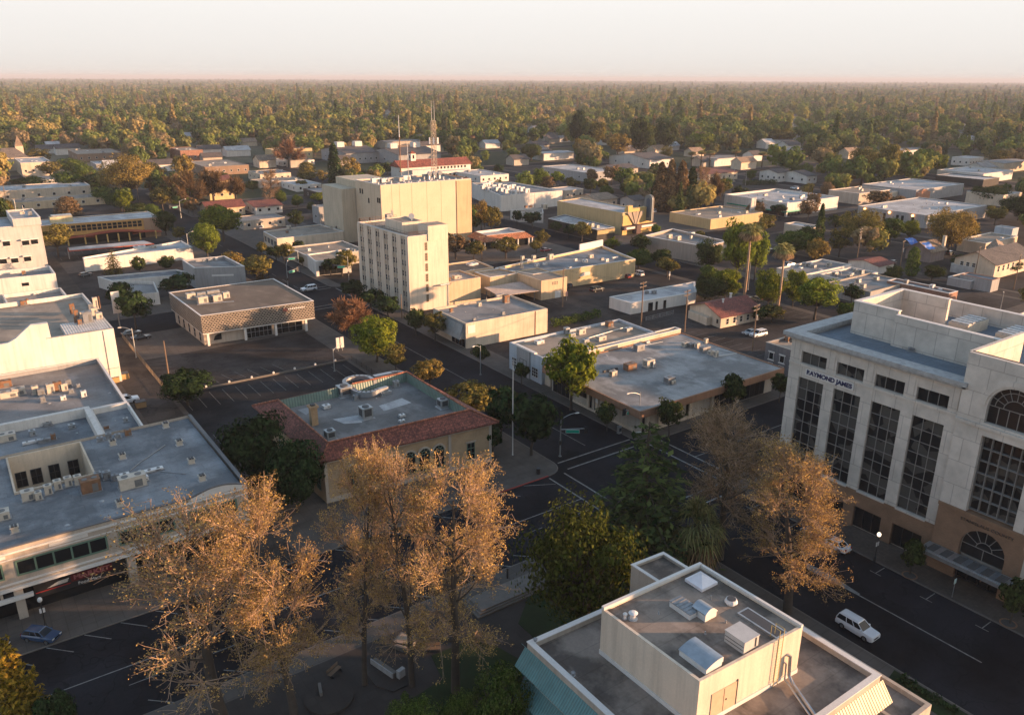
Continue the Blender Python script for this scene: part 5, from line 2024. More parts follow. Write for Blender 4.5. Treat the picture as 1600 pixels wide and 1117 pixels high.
mb.face([(127.5, 194, 3.95), (140.8, 194, 3.95), (140.8, 184.5, 3.05), (127.5, 186, 3.05)])
for a, b in (((127.5, 186, 3.05), (140.8, 184.5, 3.05)), ((140.8, 184.5, 3.05), (140.8, 194, 3.95)), ((127.5, 194, 3.95), (127.5, 186, 3.05))):
    mb.face([a, b, (b[0], b[1], b[2] + .15), (a[0], a[1], a[2] + .15)])
mb.build('roof', stucco('canopy_pink', (.45, .36, .30)), te)
mb = MB()
for x, y in ((128, 187), (140.3, 186), (128, 193.5), (140.3, 193.5)):
    mb.box(x - .1, y - .1, .13, x + .1, y + .1, 3.1)
mb.build('post', STEEL, te)
tb2 = thing('corner_building', 'tan corner building with white lit parapet, grey roof and a blue-trimmed sloped front', 'commercial building', (111, 166, 0))
P = [(99.2, 175), (98.9, 158.6), (123.6, 158.0), (123.6, 174.6)]
shell(tb2, P, 0, 6.6, W_CREAM, R_GREY, .55, .35, None)
px_units(tb2, 6.05, [('r', *K(620, 380, 680, 860, 7.98), .8, .7, .8), ('u', *K(620, 380, 1030, 785, 7.98), .9, .8, .8), ('r', *K(620, 380, 1360, 740, 7.98), 1.6, 1.2, 1.9), ('g', *K(620, 380, 1280, 670, 7.98), 2.4, .7, .6),
                     ('g', *K(620, 380, 965, 965, 7.98), .7, .6, .5), ('g', *K(620, 380, 1325, 890, 7.98), .8, .6, .6), ('v', *K(620, 380, 855, 860, 7.98), .08, .3, 0), ('v', *K(620, 380, 1010, 920, 7.98), .08, .3, 0), ('v', *K(620, 380, 1200, 835, 7.98), .08, .4, 0)])
f_ = Face(P[0], P[1])
mb = MB()
f_.extrude(mb, [(2, 2.6), (2, 6.3), (f_.len, 6.3), (f_.len, 2.6)][::-1], 0, .05)
a, b = f_.p(3, 6.0, .06), f_.p(15.6, 6.0, .06)
c, d = f_.p(15.6, 2.5, 1.5), f_.p(3, 2.5, 1.5)
mb.face([a, d, c, b])
mb.face([f_.p(3, 2.5, .06), f_.p(15.6, 2.5, .06), c, d])
mb.face([b, c, f_.p(15.6, 2.5, .06)])
mb.face([a, f_.p(3, 2.5, .06), d])
mb.build('sloped_front', ribbed('standing_seam', (.30, .29, .27), 1, .5, .6), tb2)
mb = MB()
mb.tube([f_.p(4, 6.1, .15), f_.p(15.5, 6.1, .15)], .09, 5)
mb.tube([f_.p(15.5, 6.1, .15), f_.p(15.7, 2.4, 1.55)], .09, 5)
mb.build('blue_trim', paint('trim_slate', (.09, .12, .16)), tb2)
window(tb2, f_, 9.5, 16, .25, 2.3, 4, 1, .08, ALU, GLASS, .06, 'shop_window')
f2 = Face(P[1], P[2])
mb = MB()
f2.box(mb, .5, 2.6, 3.9, 5.9, .0, .06)
mb.build('faded_sign', W_TRIM, tb2)
mb = MB()
f2.box(mb, 20.7, 20.85, .2, 6.5, .0, .12)
mb.build('downpipe', RUST, tb2)

# ---- windowless exchange block with masts
ex = thing('exchange_block', 'huge windowless sand coloured block with masts and white vents on its roof', 'telephone exchange', (156, 288, 0))
EP = [(135.6, 298.5), (136.1, 277.3), (176.0, 276.7), (175.6, 298)]
shell(ex, EP, 0, 24.8, W_BIG, R_GREY, .5, .4, W_TRIM)
mb = MB()
mb.prism([(129.5, 318), (129.7, 299), (150, 299), (150, 318)], 0, 21.5)
mb.prism([(135.8, 318), (135.8, 298.52), (150.2, 298.52), (150.2, 318)], 21.52, 24.3)
mb.build('rear_wing', stucco('wall_sand_dull', (.50, .42, .31), .08), ex)
FE = Face(EP[1], EP[2])
mb = MB()
for u in (4.5, 7.8, 13, 19.6, 26, 32.8):
    FE.box(mb, u - .06, u + .06, .2, 24.6, 0, .02)
mb.build('panel_joint', paint('joint_brown', (.30, .22, .15), .8), ex)
mb = MB()
FE.box(mb, 33, FE.len + .01, 0, 24.3, .0, .25)
mb.build('end_panel', stucco('wall_sand_dark', (.50, .36, .22), .08), ex)
FE0 = Face(EP[0], EP[1])
for u, zz in ((11, 17), (11, 9.5), (11.2, 3), (4, 20), (6, 20), (18.5, 18), (20, 18), (2, 8)):
    window(ex, FE0, u - .5, u + .5, zz, zz + 1.9, 1, 2, .08, DARKM, GLASS, .05)
mb = MB()
for u in (5, 13, 16):
    FE0.box(mb, u - .05, u + .05, .3, 24.5, 0, .02)
mb.build('panel_joint', paint('joint_brown', (.30, .22, .15), .8), ex)
for k in range(13):
    x = 138.5 + 2.85 * k
    vent(ex, x, 278.6 + .3 * math.sin(k * 2), 24.3, .35, .8, WHITEM)
for k in range(6):
    vent(ex, 138 + k * 6, 283 + (k % 3), 24.3, .3, .9, WHITEM)
rg = random.Random(8)
for k in range(9):
    unit_box(ex, 140 + k * 3.6, 291 + rg.uniform(-3, 4), 24.3, rg.uniform(1.6, 3.4), rg.uniform(1.4, 2.6), rg.uniform(.9, 1.9), 0, rg.choice((WHITEM, BEIGEM, METAL)), 'rooftop_unit', 2)
mb = MB()
for k in range(3):
    c = (162.5 + k * 2.4, 287.5)
    mb.tube([(c[0], c[1], 24.3), (c[0], c[1], 26.1), (c[0], c[1] - .7, 26.7), (c[0], c[1] - 1.4, 26.6)], [.8, .8, .85, .9], 12)
mb.build('cowl_vent', paint('cowl_steel', (.30, .32, .35), .4, .6), ex)
mb = MB()
for k in range(26):
    mb.box(175.2, 277.5 + k * .8, 24.81, 175.6, 277.9 + k * .8, 25.05)
mb.build('parapet_studs', RUST, ex).name = 'parapet_edge'

def lattice_mast(x, y, z0, h, w0, w1, whips=True):
    m_ = thing('antenna_mast', 'tall steel lattice mast with panel antennas on the windowless block', 'antenna mast', (x, y, z0))
    mb = MB()
    n = 13
    for k in range(n + 1):
        t = k / n
        w = w0 + (w1 - w0) * t
        zz = z0 + h * t
        P_ = [(x + sx * w / 2, y + sy * w / 2, zz) for sx, sy in ((-1, -1), (1, -1), (1, 1), (-1, 1))]
        if k:
            for i in range(4):
                mb.tube([O_[i], P_[i]], .12, 4)
                mb.tube([O_[i], P_[(i + 1) % 4]], .07, 4)
                mb.tube([P_[i], P_[(i + 1) % 4]], .06, 4)
        O_ = P_
    mb.build('lattice', paint('mast_paint', (.50, .40, .30), .6), m_)
    for i in range(6):
        a = i * math.pi / 3
        mb = MB()
        c = (x + 1.9 * math.cos(a), y + 1.9 * math.sin(a))
        mb.obox(c, a, .3, .7, z0 + h * .60, z0 + h * .60 + 2.4)
        mb.tube([(x, y, z0 + h * .6 + 1), (*c, z0 + h * .6 + 1)], .06, 4)
        mb.build('panel_antenna', WHITEM, m_)
    for dx in (-.6, .6):
        mb = MB()
        mb.tube([(x + dx, y, z0 + h), (x + dx, y, z0 + h + 7.5)], [.09, .04], 5)
        mb.build('whip_antenna', WHITEM, m_)
    return m_

lattice_mast(*G(679, 277, 24.5), 24.3, 22.5, 1.7, 1.3)

def whip(px, pyb, pyt, label, red=.0, rad=.16):
    x, y = G(px, pyb, 24.6)
    h = hgt_at(x, y, px, pyt) - 24.4
    m_ = thing('whip_mast', label, 'antenna', (x, y, 24.4))
    mb = MB()
    mb.tube([(x, y, 24.3), (x, y, 24.3 + h * .62)], [rad * 1.3, rad], 6)
    mb.box(x - .5, y - .5, 24.3, x + .5, y + .5, 24.6)
    mb.build('lower_pole', RUST if red else METAL, m_)
    mb = MB()
    mb.tube([(x, y, 24.3 + h * .62), (x, y, 24.3 + h)], [rad * .9, rad * .5], 6)
    mb.build('upper_rod', WHITEM, m_)

def hgt_at(x, y, px, py):
    d = ray(px, py)
    return float(CAM_H + d[2] * (d[0] * x + d[1] * y) / (d[0] ** 2 + d[1] ** 2))

whip(626, 268, 180, 'slender red and white whip mast left on the windowless block', 1, .2)
whip(638.5, 284, 222, 'thin grey whip aerial near the front edge of the windowless block', 0, .14)

# ---- right-hand blocks
bb = thing('brown_corner_shop', 'wide flat grey roofed shop with projecting brown fascia and slit windows at the crossing', 'shop', (119, 111, 0))
P = [(97.6, 126.2), (97.3, 96.4), (139.0, 96.2), (139.5, 126)]
mb = MB()
mb.prism(inset(P, .02), 4.1, 5.3)
for i in range(4):
    a, b = P[i], P[(i + 1) % 4]
    Face(a, b).box(mb, 0, Face(a, b).len, 4.05, 5.5, -.3, .02)
mb.build('fascia', FASC, bb)
mb = MB()
mb.prism(inset(P, .33), 5.2, 5.32)
mb.build('roof', membrane('roof_ponded_grey', (.29, .29, .285), (.45, .45, .45), .7, 2.4, .13), bb)
Q = inset(P, 1.5)
mb = MB()
mb.prism(Q, .1, 4.1)
mb.build('wall', W_BEIGE, bb)
FL, FN = Face(Q[0], Q[1]), Face(Q[1], Q[2])
for f_, us in ((FL, ((7.3, 11.8),)), (FN, ((7.4, 11.4),))):
    for a, b in us:
        window(bb, f_, a, b, 2.1, 3.3, 3, 1, .08, DARKM, GLASS, .06, 'slit_window')
for f_, us in ((FL, ((12.6, 13.1), (14, 14.3), (17.3, 17.9), (.5, 6.2))), (FN, ((.7, 1.3), (6.0, 6.6), (12.4, 13.1), (20.5, 26.5), (28.3, 36)))):
    for a, b in us:
        window(bb, f_, a, b, .25, 4.0, max(1, int((b - a) / 1.4)), 1, .08, DARKM, GLASS, .05, 'tall_window')
mb = MB()
for f_, us in ((FL, (6.8, 12.2, 14.9)), (FN, (1.9, 5.2, 13.4, 19.7, 27.3))):
    for u in us:
        f_.box(mb, u - .35, u + .35, .1, 4.08, .0, .35)
FN.box(mb, 1.5, 19, .1, .75, 0, .4)
FL.box(mb, 6.5, FL.len - 1, .1, .6, 0, .3)
mb.build('pier', W_CREAM, bb)
mb = MB()
FL.box(mb, 14.6, 15.4, 2.5, 3.5, .36, .42)
mb.build('wall_notice', W_TRIM, bb)
X9 = lambda x, y: K(800, 320, x, y)
px_units(bb, 5.32, [('u', *X9(630, 1065), 1.4, 1.0, .9), ('r', *X9(735, 1030), 2.4, 1.6, 1.3), ('u', *X9(850, 1010), 2.2, 1.5, 1.5), ('w', *X9(880, 1015), .5, .5, 1.2), ('g', *X9(790, 905), 2.2, 1.4, 1.2),
                    ('u', *X9(1080, 885), 1.6, 1.0, .9), ('g', *X9(1115, 890), 1.2, .9, .9), ('u', *X9(1155, 895), .9, .7, 1.1), ('g', *X9(1200, 915), 2.4, 1.2, 1.0), ('u', *X9(1240, 935), 1.2, .9, .8), ('u', *X9(1270, 950), .9, .7, 1.2),
                    ('u', *X9(1208, 862), .8, .7, .9), ('v', *X9(590, 940), .15, .5, 0), ('w', *X9(845, 862), 1.0, .5, .3), ('g', *X9(980, 1110), 2.0, 1.4, 1.1), ('u', *X9(1000, 1115), 1, .8, .6)])
pipe(bb, [(*G(*X9(1290, 945), 5.4), 5.5), (*G(*X9(1400, 930), 5.4), 5.5), (*G(*X9(1290, 905), 5.4), 5.5)], .1, METAL)
pipe(bb, [(*G(*X9(700, 900), 5.4), 5.45), (*G(*X9(940, 855), 5.4), 5.45)], .06, METAL)
mb = MB()
for k, (px, py) in enumerate((X9(575, 1045), X9(600, 1040), X9(625, 1035), X9(650, 1028))):
    x, y = G(px, py, 5.32)
    mb.box(x - .3, y - .2, 5.323, x + .3, y + .2, 5.8)
mb.build('turbine_row', DARKM, bb).name = 'roof_fan_bank'

bg_ = thing('blue_grey_storefront', 'pale blue and grey storefront behind the large bright street tree, long flat roof', 'shop', (115, 135, 0))
P = [(99.6, 141.2), (99.3, 128.6), (132.5, 127.6), (133, 141)]
shell(bg_, P, 0, 6.4, W_BLUE, R_TAN, .6, .35, None)
f_ = Face(P[0], P[1])
mb = MB()
f_.box(mb, 3.4, 8.3, .1, 6.45, .0, .25)
mb.build('grey_panel', W_GREY, bg_)
mb = MB()
f_.box(mb, 2.6, 10.2, 6.41, 6.75, -.5, .3)
mb.build('coping', W_TRIM, bg_)
for a, b in ((1.2, 2.9), (9.0, 11.2)):
    window(bg_, f_, a, b, 1.2, 3.3, 3, 3, .08, WHITEM, GLASS, .08)
window(bg_, f_, 4.6, 7.2, .2, 4.0, 2, 1, .1, DARKM, GLASS, .3, 'entrance_door')
px_units(bg_, 5.8, [('r', *X9(605, 760), 1.6, 1.3, 1.2), ('u', *X9(430, 805), 2.0, 1.2, 1.1), ('m', *X9(340, 800), 1.2, 1.0, 1.2), ('m', *X9(375, 820), 1.4, .9, .6), ('u', *X9(555, 845), 2.2, 1.2, .9), ('m', *X9(725, 785), 1.8, 1, .6),
                    ('m', *X9(460, 855), 1.4, .9, .5), ('v', *X9(270, 815), .2, .8, 0), ('w', *X9(170, 865), 2, 1.2, .6), ('v', *X9(520, 760), .15, .6, 0)])
pipe(bg_, [(*G(*X9(470, 835), 5.9), 6.0), (*G(*X9(690, 770), 5.9), 6.0)], .1, METAL)
bg2 = flat('party_wall_shop', 'narrow shop with sunlit white parapet between the storefront and the brown fascia shop', 'shop', [(100, 128.4), (100, 126.4), (139.5, 126.3), (139.5, 128.3)], 6.3, W_CREAM, R_TAN, .5, .3, W_TRIM)

ts = thing('tan_store', 'long tan store with shaded blue-grey roof and stepped end parapet beside the lot', 'store', (172, 210, 0))
P = quad(6.0, y7(-105, 395), y7(130, 435), y7(770, 340), y7(560, 255))
shell(ts, P, 0, 6.0, stucco('wall_honey', (.55, .42, .24), .12), R_BLUE, .7, .35, W_TRIM)
f3 = Face(P[3], P[0])
mb = MB()
f3.box(mb, -.1, 12.5, 5.9, 8.2, -.4, .05)
mb.build('stepped_parapet', W_TRIM, ts)
f1 = Face(P[1], P[2])
mb = MB()
u, zz = f1.uv(*y7(445, 435))
f1.extrude(mb, [(u - 1.6, zz - .4), (u + 2.2, zz - .2), (u + 2.2, zz + .7), (u, zz + .8)][::-1], 0, .7)
mb.build('door_hood', W_TRIM, ts)
px_units(ts, 5.3, [('u', *y7(65, 360), 1, .9, 2.0), ('u', *y7(135, 345), 1.2, 1, 1.4), ('u', *y7(240, 340), 1.6, 1.2, 1.6), ('m', *y7(100, 360), 1.4, 1.2, 1), ('w', *y7(155, 385), 1.2, 1, .8), ('w', *y7(395, 350), 1, .8, .6), ('w', *y7(455, 360), 1.6, .9, .8),
                   ('u', *y7(490, 330), 1.6, 1.2, .9), ('g', *y7(560, 345), 1.2, .9, .6), ('w', *y7(590, 355), 1.2, .8, .8), ('w', *y7(205, 375), 1.6, .6, .5), ('u', *y7(60, 400), .8, .7, 1.8), ('w', *y7(640, 335), 2.4, .7, .4), ('m', *y7(360, 400), 1.2, .7, .5)])
wo = thing('white_lot_office', 'narrow single storey white office with glossy white roof in the middle of the lot', 'office building', (166, 161, 0))
P = quad(3.4, y7(608, 575), y7(740, 615), y7(1150, 545), y7(1140, 480))
shell(wo, P, 0, 3.4, W_WHITE, R_WHITE, .12, .5, W_TRIM)
f_ = Face(P[1], P[2])
for a, b in ((6.5, 8.2), (9.2, 10), (12.2, 13.2)):
    window(wo, f_, a, b, .2, 2.6, 1, 1, .08, DARKM, GLASS, .05, 'door')
px_units(wo, 3.28, [('g', *y7(840, 555), .9, .8, .7), ('g', *y7(885, 555), 1.2, .9, .8)])

def gable(name, label, cat, poly, h, rise, wall, roof, over=.6, group=None, chim=None, axis=0):
    """house with a gabled roof; axis 0 runs the ridge along the near (-Y) wall"""
    c = (sum(p[0] for p in poly) / 4, sum(p[1] for p in poly) / 4, 0)
    r = thing(name, label, cat, c, group)
    mb = MB()
    mb.prism(poly, 0, h, top=False)
    L_, N_, R_, B_ = [Vector(p) for p in poly]
    if axis == 0:
        e0, e1 = (L_ + N_) / 2, (R_ + B_) / 2
        mb.face([(*L_, h), (*N_, h), (*e0, h + rise)])
        mb.face([(*R_, h), (*B_, h), (*e1, h + rise)])
    else:
        e0, e1 = (N_ + R_) / 2, (L_ + B_) / 2
        mb.face([(*N_, h), (*R_, h), (*e0, h + rise)])
        mb.face([(*B_, h), (*L_, h), (*e1, h + rise)])
    mb.build('wall', wall, r)
    mb = MB()
    o = [Vector(p) for p in inset(poly, -over)]
    d = (e1 - e0).normalized() * over
    k = rise * over / max(1, (N_ - L_).length / 2 if axis == 0 else (R_ - N_).length / 2)
    a0, a1 = e0 - d, e1 + d
    pairs = ((o[1], o[2], a1, a0), (o[3], o[0], a0, a1)) if axis == 0 else ((o[0], o[1], a0, a1), (o[2], o[3], a1, a0))
    for p, q, s, t in pairs:
        top = [(*p, h - k + .15), (*q, h - k + .15), (*s, h + rise + .15), (*t, h + rise + .15)]
        mb.face(top)
        mb.face([(x, y, z - .13) for x, y, z in top[::-1]])
        for i in range(4):
            A, B = top[i], top[(i + 1) % 4]
            mb.face([A, (A[0], A[1], A[2] - .13), (B[0], B[1], B[2] - .13), B])
    mb.build('roof', roof, r)
    if chim:
        x, y, hh = chim
        mb = MB()
        mb.box(x - .45, y - .45, h * .5, x + .45, y + .45, hh)
        mb.box(x - .55, y - .55, hh, x + .55, y + .55, hh + .2)
        mb.build('chimney', BRICK if wall is not W_WHITE else W_TRIM, r)
    return r

def hip(name, label, cat, poly, h, rise, wall, roof, over=.7, group=None, run=.3):
    c = (sum(p[0] for p in poly) / 4, sum(p[1] for p in poly) / 4, 0)
    r = thing(name, label, cat, c, group)
    mb = MB()
    mb.prism(poly, 0, h)
    mb.build('wall', wall, r)
    o = inset(poly, -over)
    L_, N_, R_, B_ = [Vector(p) for p in o]
    e0, e1 = (L_ + N_) / 2, (R_ + B_) / 2
    ext = (e1 - e0)
    e0, e1 = e0 + ext * run, e1 - ext * run
    mb = MB()
    z = h + .02
    mb.face([(*N_, z), (*R_, z), (*e1, z + rise), (*e0, z + rise)])
    mb.face([(*B_, z), (*L_, z), (*e0, z + rise), (*e1, z + rise)])
    mb.face([(*L_, z), (*N_, z), (*e0, z + rise)])
    mb.face([(*R_, z), (*B_, z), (*e1, z + rise)])
    mb.face([(*q, z - .1) for q in (B_, R_, N_, L_)])
    for a, b in ((L_, N_), (N_, R_), (R_, B_), (B_, L_)):
        mb.face([(*a, z - .1), (*b, z - .1), (*b, z), (*a, z)])
    mb.build('roof', roof, r)
    return r

P = quad(3.3, y7(1110, 625), y7(1305, 700), y7(1550, 650), None)
rh = gable('red_roof_house', 'small cream building with red gabled roof at the edge of the lot', 'house', P, 3.3, 2.2, W_CREAM, SHINGLER, .7, None, None, 0)
f_ = faces(P)
for k in range(5):
    window(rh, f_[1], 2 + k * 2.6, 3 + k * 2.6, .9, 2.5, 1, 2, .07, WHITEM, GLASS, .05)
window(rh, f_[0], 5, 6, .2, 2.3, 1, 1, .07, DARKM, GLASS, .05, 'door')
window(rh, f_[0], 11.5, 12.2, 1.2, 2.3, 1, 1, .07, DARKM, GLASS, .05)
mb = MB()
f_[0].box(mb, 1.5, 9.5, .1, 2.3, .02, 1.6)
mb.build('lean_to', W_CREAM, rh)
vent(rh, 175.5, 141.5, 4.6, .3, 2.0, WHITEM)
vent(rh, 170, 139.5, 4.6, .25, 1.6, WHITEM)

th = thing('yellow_theatre', 'yellow stepped cinema with fan shaped marquee ornament and a dark upright fin sign', 'theatre', (245, 272, 0))
P = quad(9.6, u3(283, 855), u3(690, 930), u3(830, 912), u3(430, 835))
shell(th, P, 0, 9.6, W_YEL, R_WHITE, .3, .35, W_CREAM)
f_ = Face(P[1], P[2])
fl_ = f_.len
mb = MB()
f_.box(mb, 3.0, fl_ + 4.5, 8.4, 11.0, -2, .3)
f_.box(mb, 3.0, 5.6, 11, 12.3, -1.5, .2)
f_.box(mb, 0, fl_ + 4.5, .2, 8.4, 0.02, .3)
f_.box(mb, fl_ + .02, fl_ + 4.5, 0, 8.4, -6, 0.0)
for k in range(4):
    f_.box(mb, 0, 3.6, 5.4 + k * .8, 5.75 + k * .8, .3, .5)
mb.build('stepped_front', stucco('wall_marigold', (.56, .38, .15), .06), th)
mb = MB()
for k in range(4):
    a, b = -.62 + .31 * k, -.62 + .31 * (k + 1) - .06
    uc = 7.3
    q = [(uc + .9 * math.tan(a) * .4, 3.6), (uc + .9 * math.tan(b) * .4, 3.6), (uc + 8 * math.tan(b) * .92, 9.6), (uc + 8 * math.tan(a) * .92, 9.6)]
    f_.extrude(mb, q, .3, .8 + .2 * (k % 2))
mb.build('fan_ornament', stucco('fan_grey', (.34, .28, .22), .15), th)
mb = MB()
f_.box(mb, -1.0, 6, 2.6, 4.1, .3, 2.5)
f_.box(mb, 8.6, fl_ + 4.8, 2.6, 4.1, .3, 2.5)
f_.box(mb, 6, 8.6, .5, 4.3, .3, 2.8)
mb.build('marquee', stucco('marquee_purple', (.10, .065, .06), .2), th)
mb = MB()
f_.box(mb, .2, 5.2, 2.9, 3.8, 2.5, 2.56)
f_.box(mb, 9.2, fl_ + 4, 2.9, 3.8, 2.5, 2.56)
mb.build('marquee_board', W_TRIM, th)
FS = Face((G(1003, 345)[0] + .0, P[1][1] + 1.5), (G(1003, 345)[0], P[1][1] - 3.2))
mb = MB()
x0 = P[2][0] + 1.0
FS = Face((x0, P[2][1] + 1.2), (x0, P[2][1] - 3.4))
out = [(0, 5.2), (FS.len, 5.2), (FS.len, 14.4)] + [(FS.len / 2 + FS.len / 2 * math.cos(math.pi * k / 8), 14.4 + 1.8 * math.sin(math.pi * k / 8)) for k in range(1, 8)] + [(0, 14.4)]
FS.extrude(mb, out, -.45, .45)
mb.build('fin_sign', paint('fin_grey', (.13, .15, .15), .5), th)
mb = MB()
FS.extrude(mb, [(1.2, 6.6), (FS.len - 1.2, 6.6), (FS.len - 1.2, 14.2), (FS.len / 2, 15.0), (1.2, 14.2)], .45, .52)
mb.build('fin_panel', paint('fin_blue', (.03, .06, .10), .4), th)
mb = MB()
for a, b in zip(out, out[1:] + out[:1]):
    mb.tube([FS.p(*a, -.46), FS.p(*b, -.46)], .16, 5)
mb.build('fin_edge', W_CREAM, th)
ta2 = thing('theatre_arcade', 'low arcade shop with dark canopy and white vented roof along the yellow cinema', 'shop', (228, 272, 0))
A = quad(4.6, u3(225, 965), u3(530, 1035), u3(640, 1020), u3(330, 940))
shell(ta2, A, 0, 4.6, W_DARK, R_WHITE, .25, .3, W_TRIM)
auto_units(ta2, A, 4.35, 12, 21, 1.4)
mb = MB()
f_ = faces(A)[1]
f_.box(mb, 0, f_.len, 2.6, 4.2, 0, .4)
mb.build('gold_fascia', stucco('fascia_gold', (.42, .32, .16)), ta2)

hl = thing('white_hall', 'white walled hall whose pale blue roof carries rows of boxy air units', 'hall', (252, 362, 0))
P = quad(8.0, u2(1345, 742), u2(1525, 822), u3(315, 790), u3(0, 738))
shell(hl, P, 0, 8.0, W_WHITE, R_BLUE, .5, .4, W_TRIM)
f_ = Face(P[1], P[2])
mb = MB()
f_.box(mb, 20.3, 20.5, .5, 7.8, 0, .06)
mb.build('wall_joint', STEEL, hl)
for px, py in ((130, 105), (165, 95), (205, 75), (250, 120), (320, 105), (290, 150), (380, 115), (355, 160), (430, 125), (410, 175), (480, 190), (490, 115), (550, 140), (530, 195), (600, 150), (660, 170), (120, 130), (190, 150)):
    x, y = G(*K(740, 280, px, py, 7.98), 7.5)
    unit_box(hl, x, y, 7.5, 2.6, 2.0, 1.9, 0, WHITEM, 'rooftop_unit', 2)
ha = flat('hall_annex', 'low pinkish flat annex in front of the white hall', 'annex', quad(4.6, K(740, 280, 460, 385, 7.98), K(740, 280, 580, 415, 7.98), K(740, 280, 870, 425, 7.98), K(740, 280, 860, 370, 7.98)), 4.6, W_WHITE, R_TAN, .3, .3, W_TRIM)
px_units(ha, 4.3, [('u', *K(740, 280, 880, 375, 7.98), 2.4, 2, 2.2), ('r', *K(740, 280, 655, 360, 7.98), 1.4, 1.2, .9), ('r', *K(740, 280, 715, 355, 7.98), 1.2, 1, .8)])
ml = thing('red_mansard_shop', 'low shop with sloping red tiled skirt roof and white flat top among street trees', 'shop', (195, 262, 0))
P = quad(4.0, K(740, 280, 20, 690, 7.98), K(740, 280, 165, 740, 7.98), K(740, 280, 640, 690, 7.98), K(740, 280, 440, 640, 7.98))
O2 = inset(P, -2.6)
shell(ml, P, 3.6, 5.2, W_TRIM, R_WHITE, .9, .3, None)
mb = MB()
for i in range(4):
    j = (i + 1) % 4
    mb.face([(*O2[i], 3.1), (*O2[j], 3.1), (*P[j], 5.1), (*P[i], 5.1)])
    mb.face([(*O2[j], 3.05), (*O2[i], 3.05), (*P[i], 3.05), (*P[j], 3.05)])
mb.build('skirt_roof', tiles('tile_orange', (.42, .16, .07), .4), ml)
mb = MB()
mb.prism(inset(O2, 1.2), 0, 3.1)
mb.build('wall', GLASS, ml)
mb = MB()
for f_ in faces(inset(O2, .6)):
    for u in np.arange(0, f_.len, 5):
        q = f_.p(u, 0)
        mb.box(q[0] - .2, q[1] - .2, 0, q[0] + .2, q[1] + .2, 3.05)
mb.build('post', W_TRIM, ml)
dk = flat('dark_walled_store', 'dull tan store with bright white roof rim between two streets', 'store', quad(6.5, u3(820, 1072), y7(1210, 262), y7(1340, 228), y7(1000, 150)), 6.5, stucco('wall_dun', (.34, .28, .23), .12), R_GREY, .9, .6, W_TRIM)
px_units(dk, 5.6, [('u', *y7(980, 210), 1.8, 1.4, 1.4), ('u', *y7(1035, 220), 1.8, 1.4, 1.4), ('m', *y7(1120, 190), 2, 1.4, 1), ('m', *y7(1115, 215), .8, .8, 1.2), ('u', *y7(1245, 225), 1.6, 1.2, .8)])

X6 = lambda x, y: K(1120, 270, x, y, 7.98)
bw = thing('white_roof_store', 'large white store with ribbed pale roof and green glazed corner', 'store', (330, 262, 0))
P = grid_quad(6.5, X6(110, 270), X6(880, 385), X6(1590, 310), X6(740, 190))
shell(bw, P, 0, 6.5, W_WHITE, R_WHITE, .9, .5, W_TRIM)
f_ = faces(P)
mb = MB()
f_[0].box(mb, 2, f_[0].len, 2.0, 2.5, 0, .3)
f_[1].box(mb, 0, f_[1].len * .6, 2.2, 2.8, 0, .3)
mb.build('green_band', GREENS, bw)
window(bw, f_[0], f_[0].len - 14, f_[0].len - 1, .2, 2.0, 6, 1, .1, DARKM, GLASS, .06, 'shop_window')
window(bw, f_[1], 1, f_[1].len * .5, .2, 2.2, 8, 1, .1, DARKM, GLASS, .06, 'shop_window')
auto_units(bw, P, 5.6, 14, 31, 3)
b3 = flat('striped_sign_shop', 'low shop with cluttered roof beside the striped white pylon', 'shop', grid_quad(4.6, u3(935, 930), u3(1240, 970), u3(1500, 915), u3(1280, 880)), 4.6, W_YEL, R_TAN, .3, .3, W_CREAM)
auto_units(b3, grid_quad(4.6, u3(935, 930), u3(1240, 970), u3(1500, 915), u3(1280, 880)), 4.3, 12, 9, 1.8)
py_ = thing('striped_pylon', 'upright white slatted sign pylon on the cluttered shop roof', 'sign', (*G(*X6(440, 470), 4.6), 0))
x, y = G(*X6(440, 470), 4.6)
mb = MB()
for k in range(10):
    mb.box(x - 1.4, y - .4, 4.4 + k * .62, x + 1.4, y + .4, 4.8 + k * .62)
mb.box(x + 1.1, y - .5, .1, x + 1.6, y + .5, 10.6)
mb.box(x - 1.3, y - .1, .1, x + 1.2, y + .1, 10.4, 1)
mb.build('slatted_panel', [W_TRIM, W_BEIGE], py_)
gb = thing('lamp_lit_store', 'long grey store with dark wall slots and lit wall lamps under its eaves', 'store', (370, 200, 0))
X7 = lambda x, y: K(1320, 260, x, y, 5.714)
P = grid_quad(6.0, X7(120, 355), X7(740, 440), X7(1310, 355), X7(880, 290))
shell(gb, P, 0, 6.0, W_GREY, R_WHITE, .3, .4, W_TRIM)
f_ = Face(P[0], P[1])
for k, q in enumerate(((245, 410), (290, 415), (355, 425), (470, 450), (515, 455), (605, 480))):
    u, zz = f_.uv(*X7(*q))
    window(gb, f_, u - .6, u + .6, .4, 4.4, 1, 1, .1, DARKM, GLASS, .05, 'slot_window')
for k, q in enumerate(((183, 388), (403, 415), (610, 445))):
    u, zz = f_.uv(*X7(*q))
    mb = MB()
    mb.ball(f_.p(u, 5.1, .5), .55, 8)
    mb.build('wall_lamp', emit('lamp_glow', (1, .42, .12), 3.0), gb)
auto_units(gb, P, 5.7, 14, 12, 2.5)
P = grid_quad(5.5, X7(880, 300), X7(1140, 400), X7(1310, 355), X7(1080, 290))
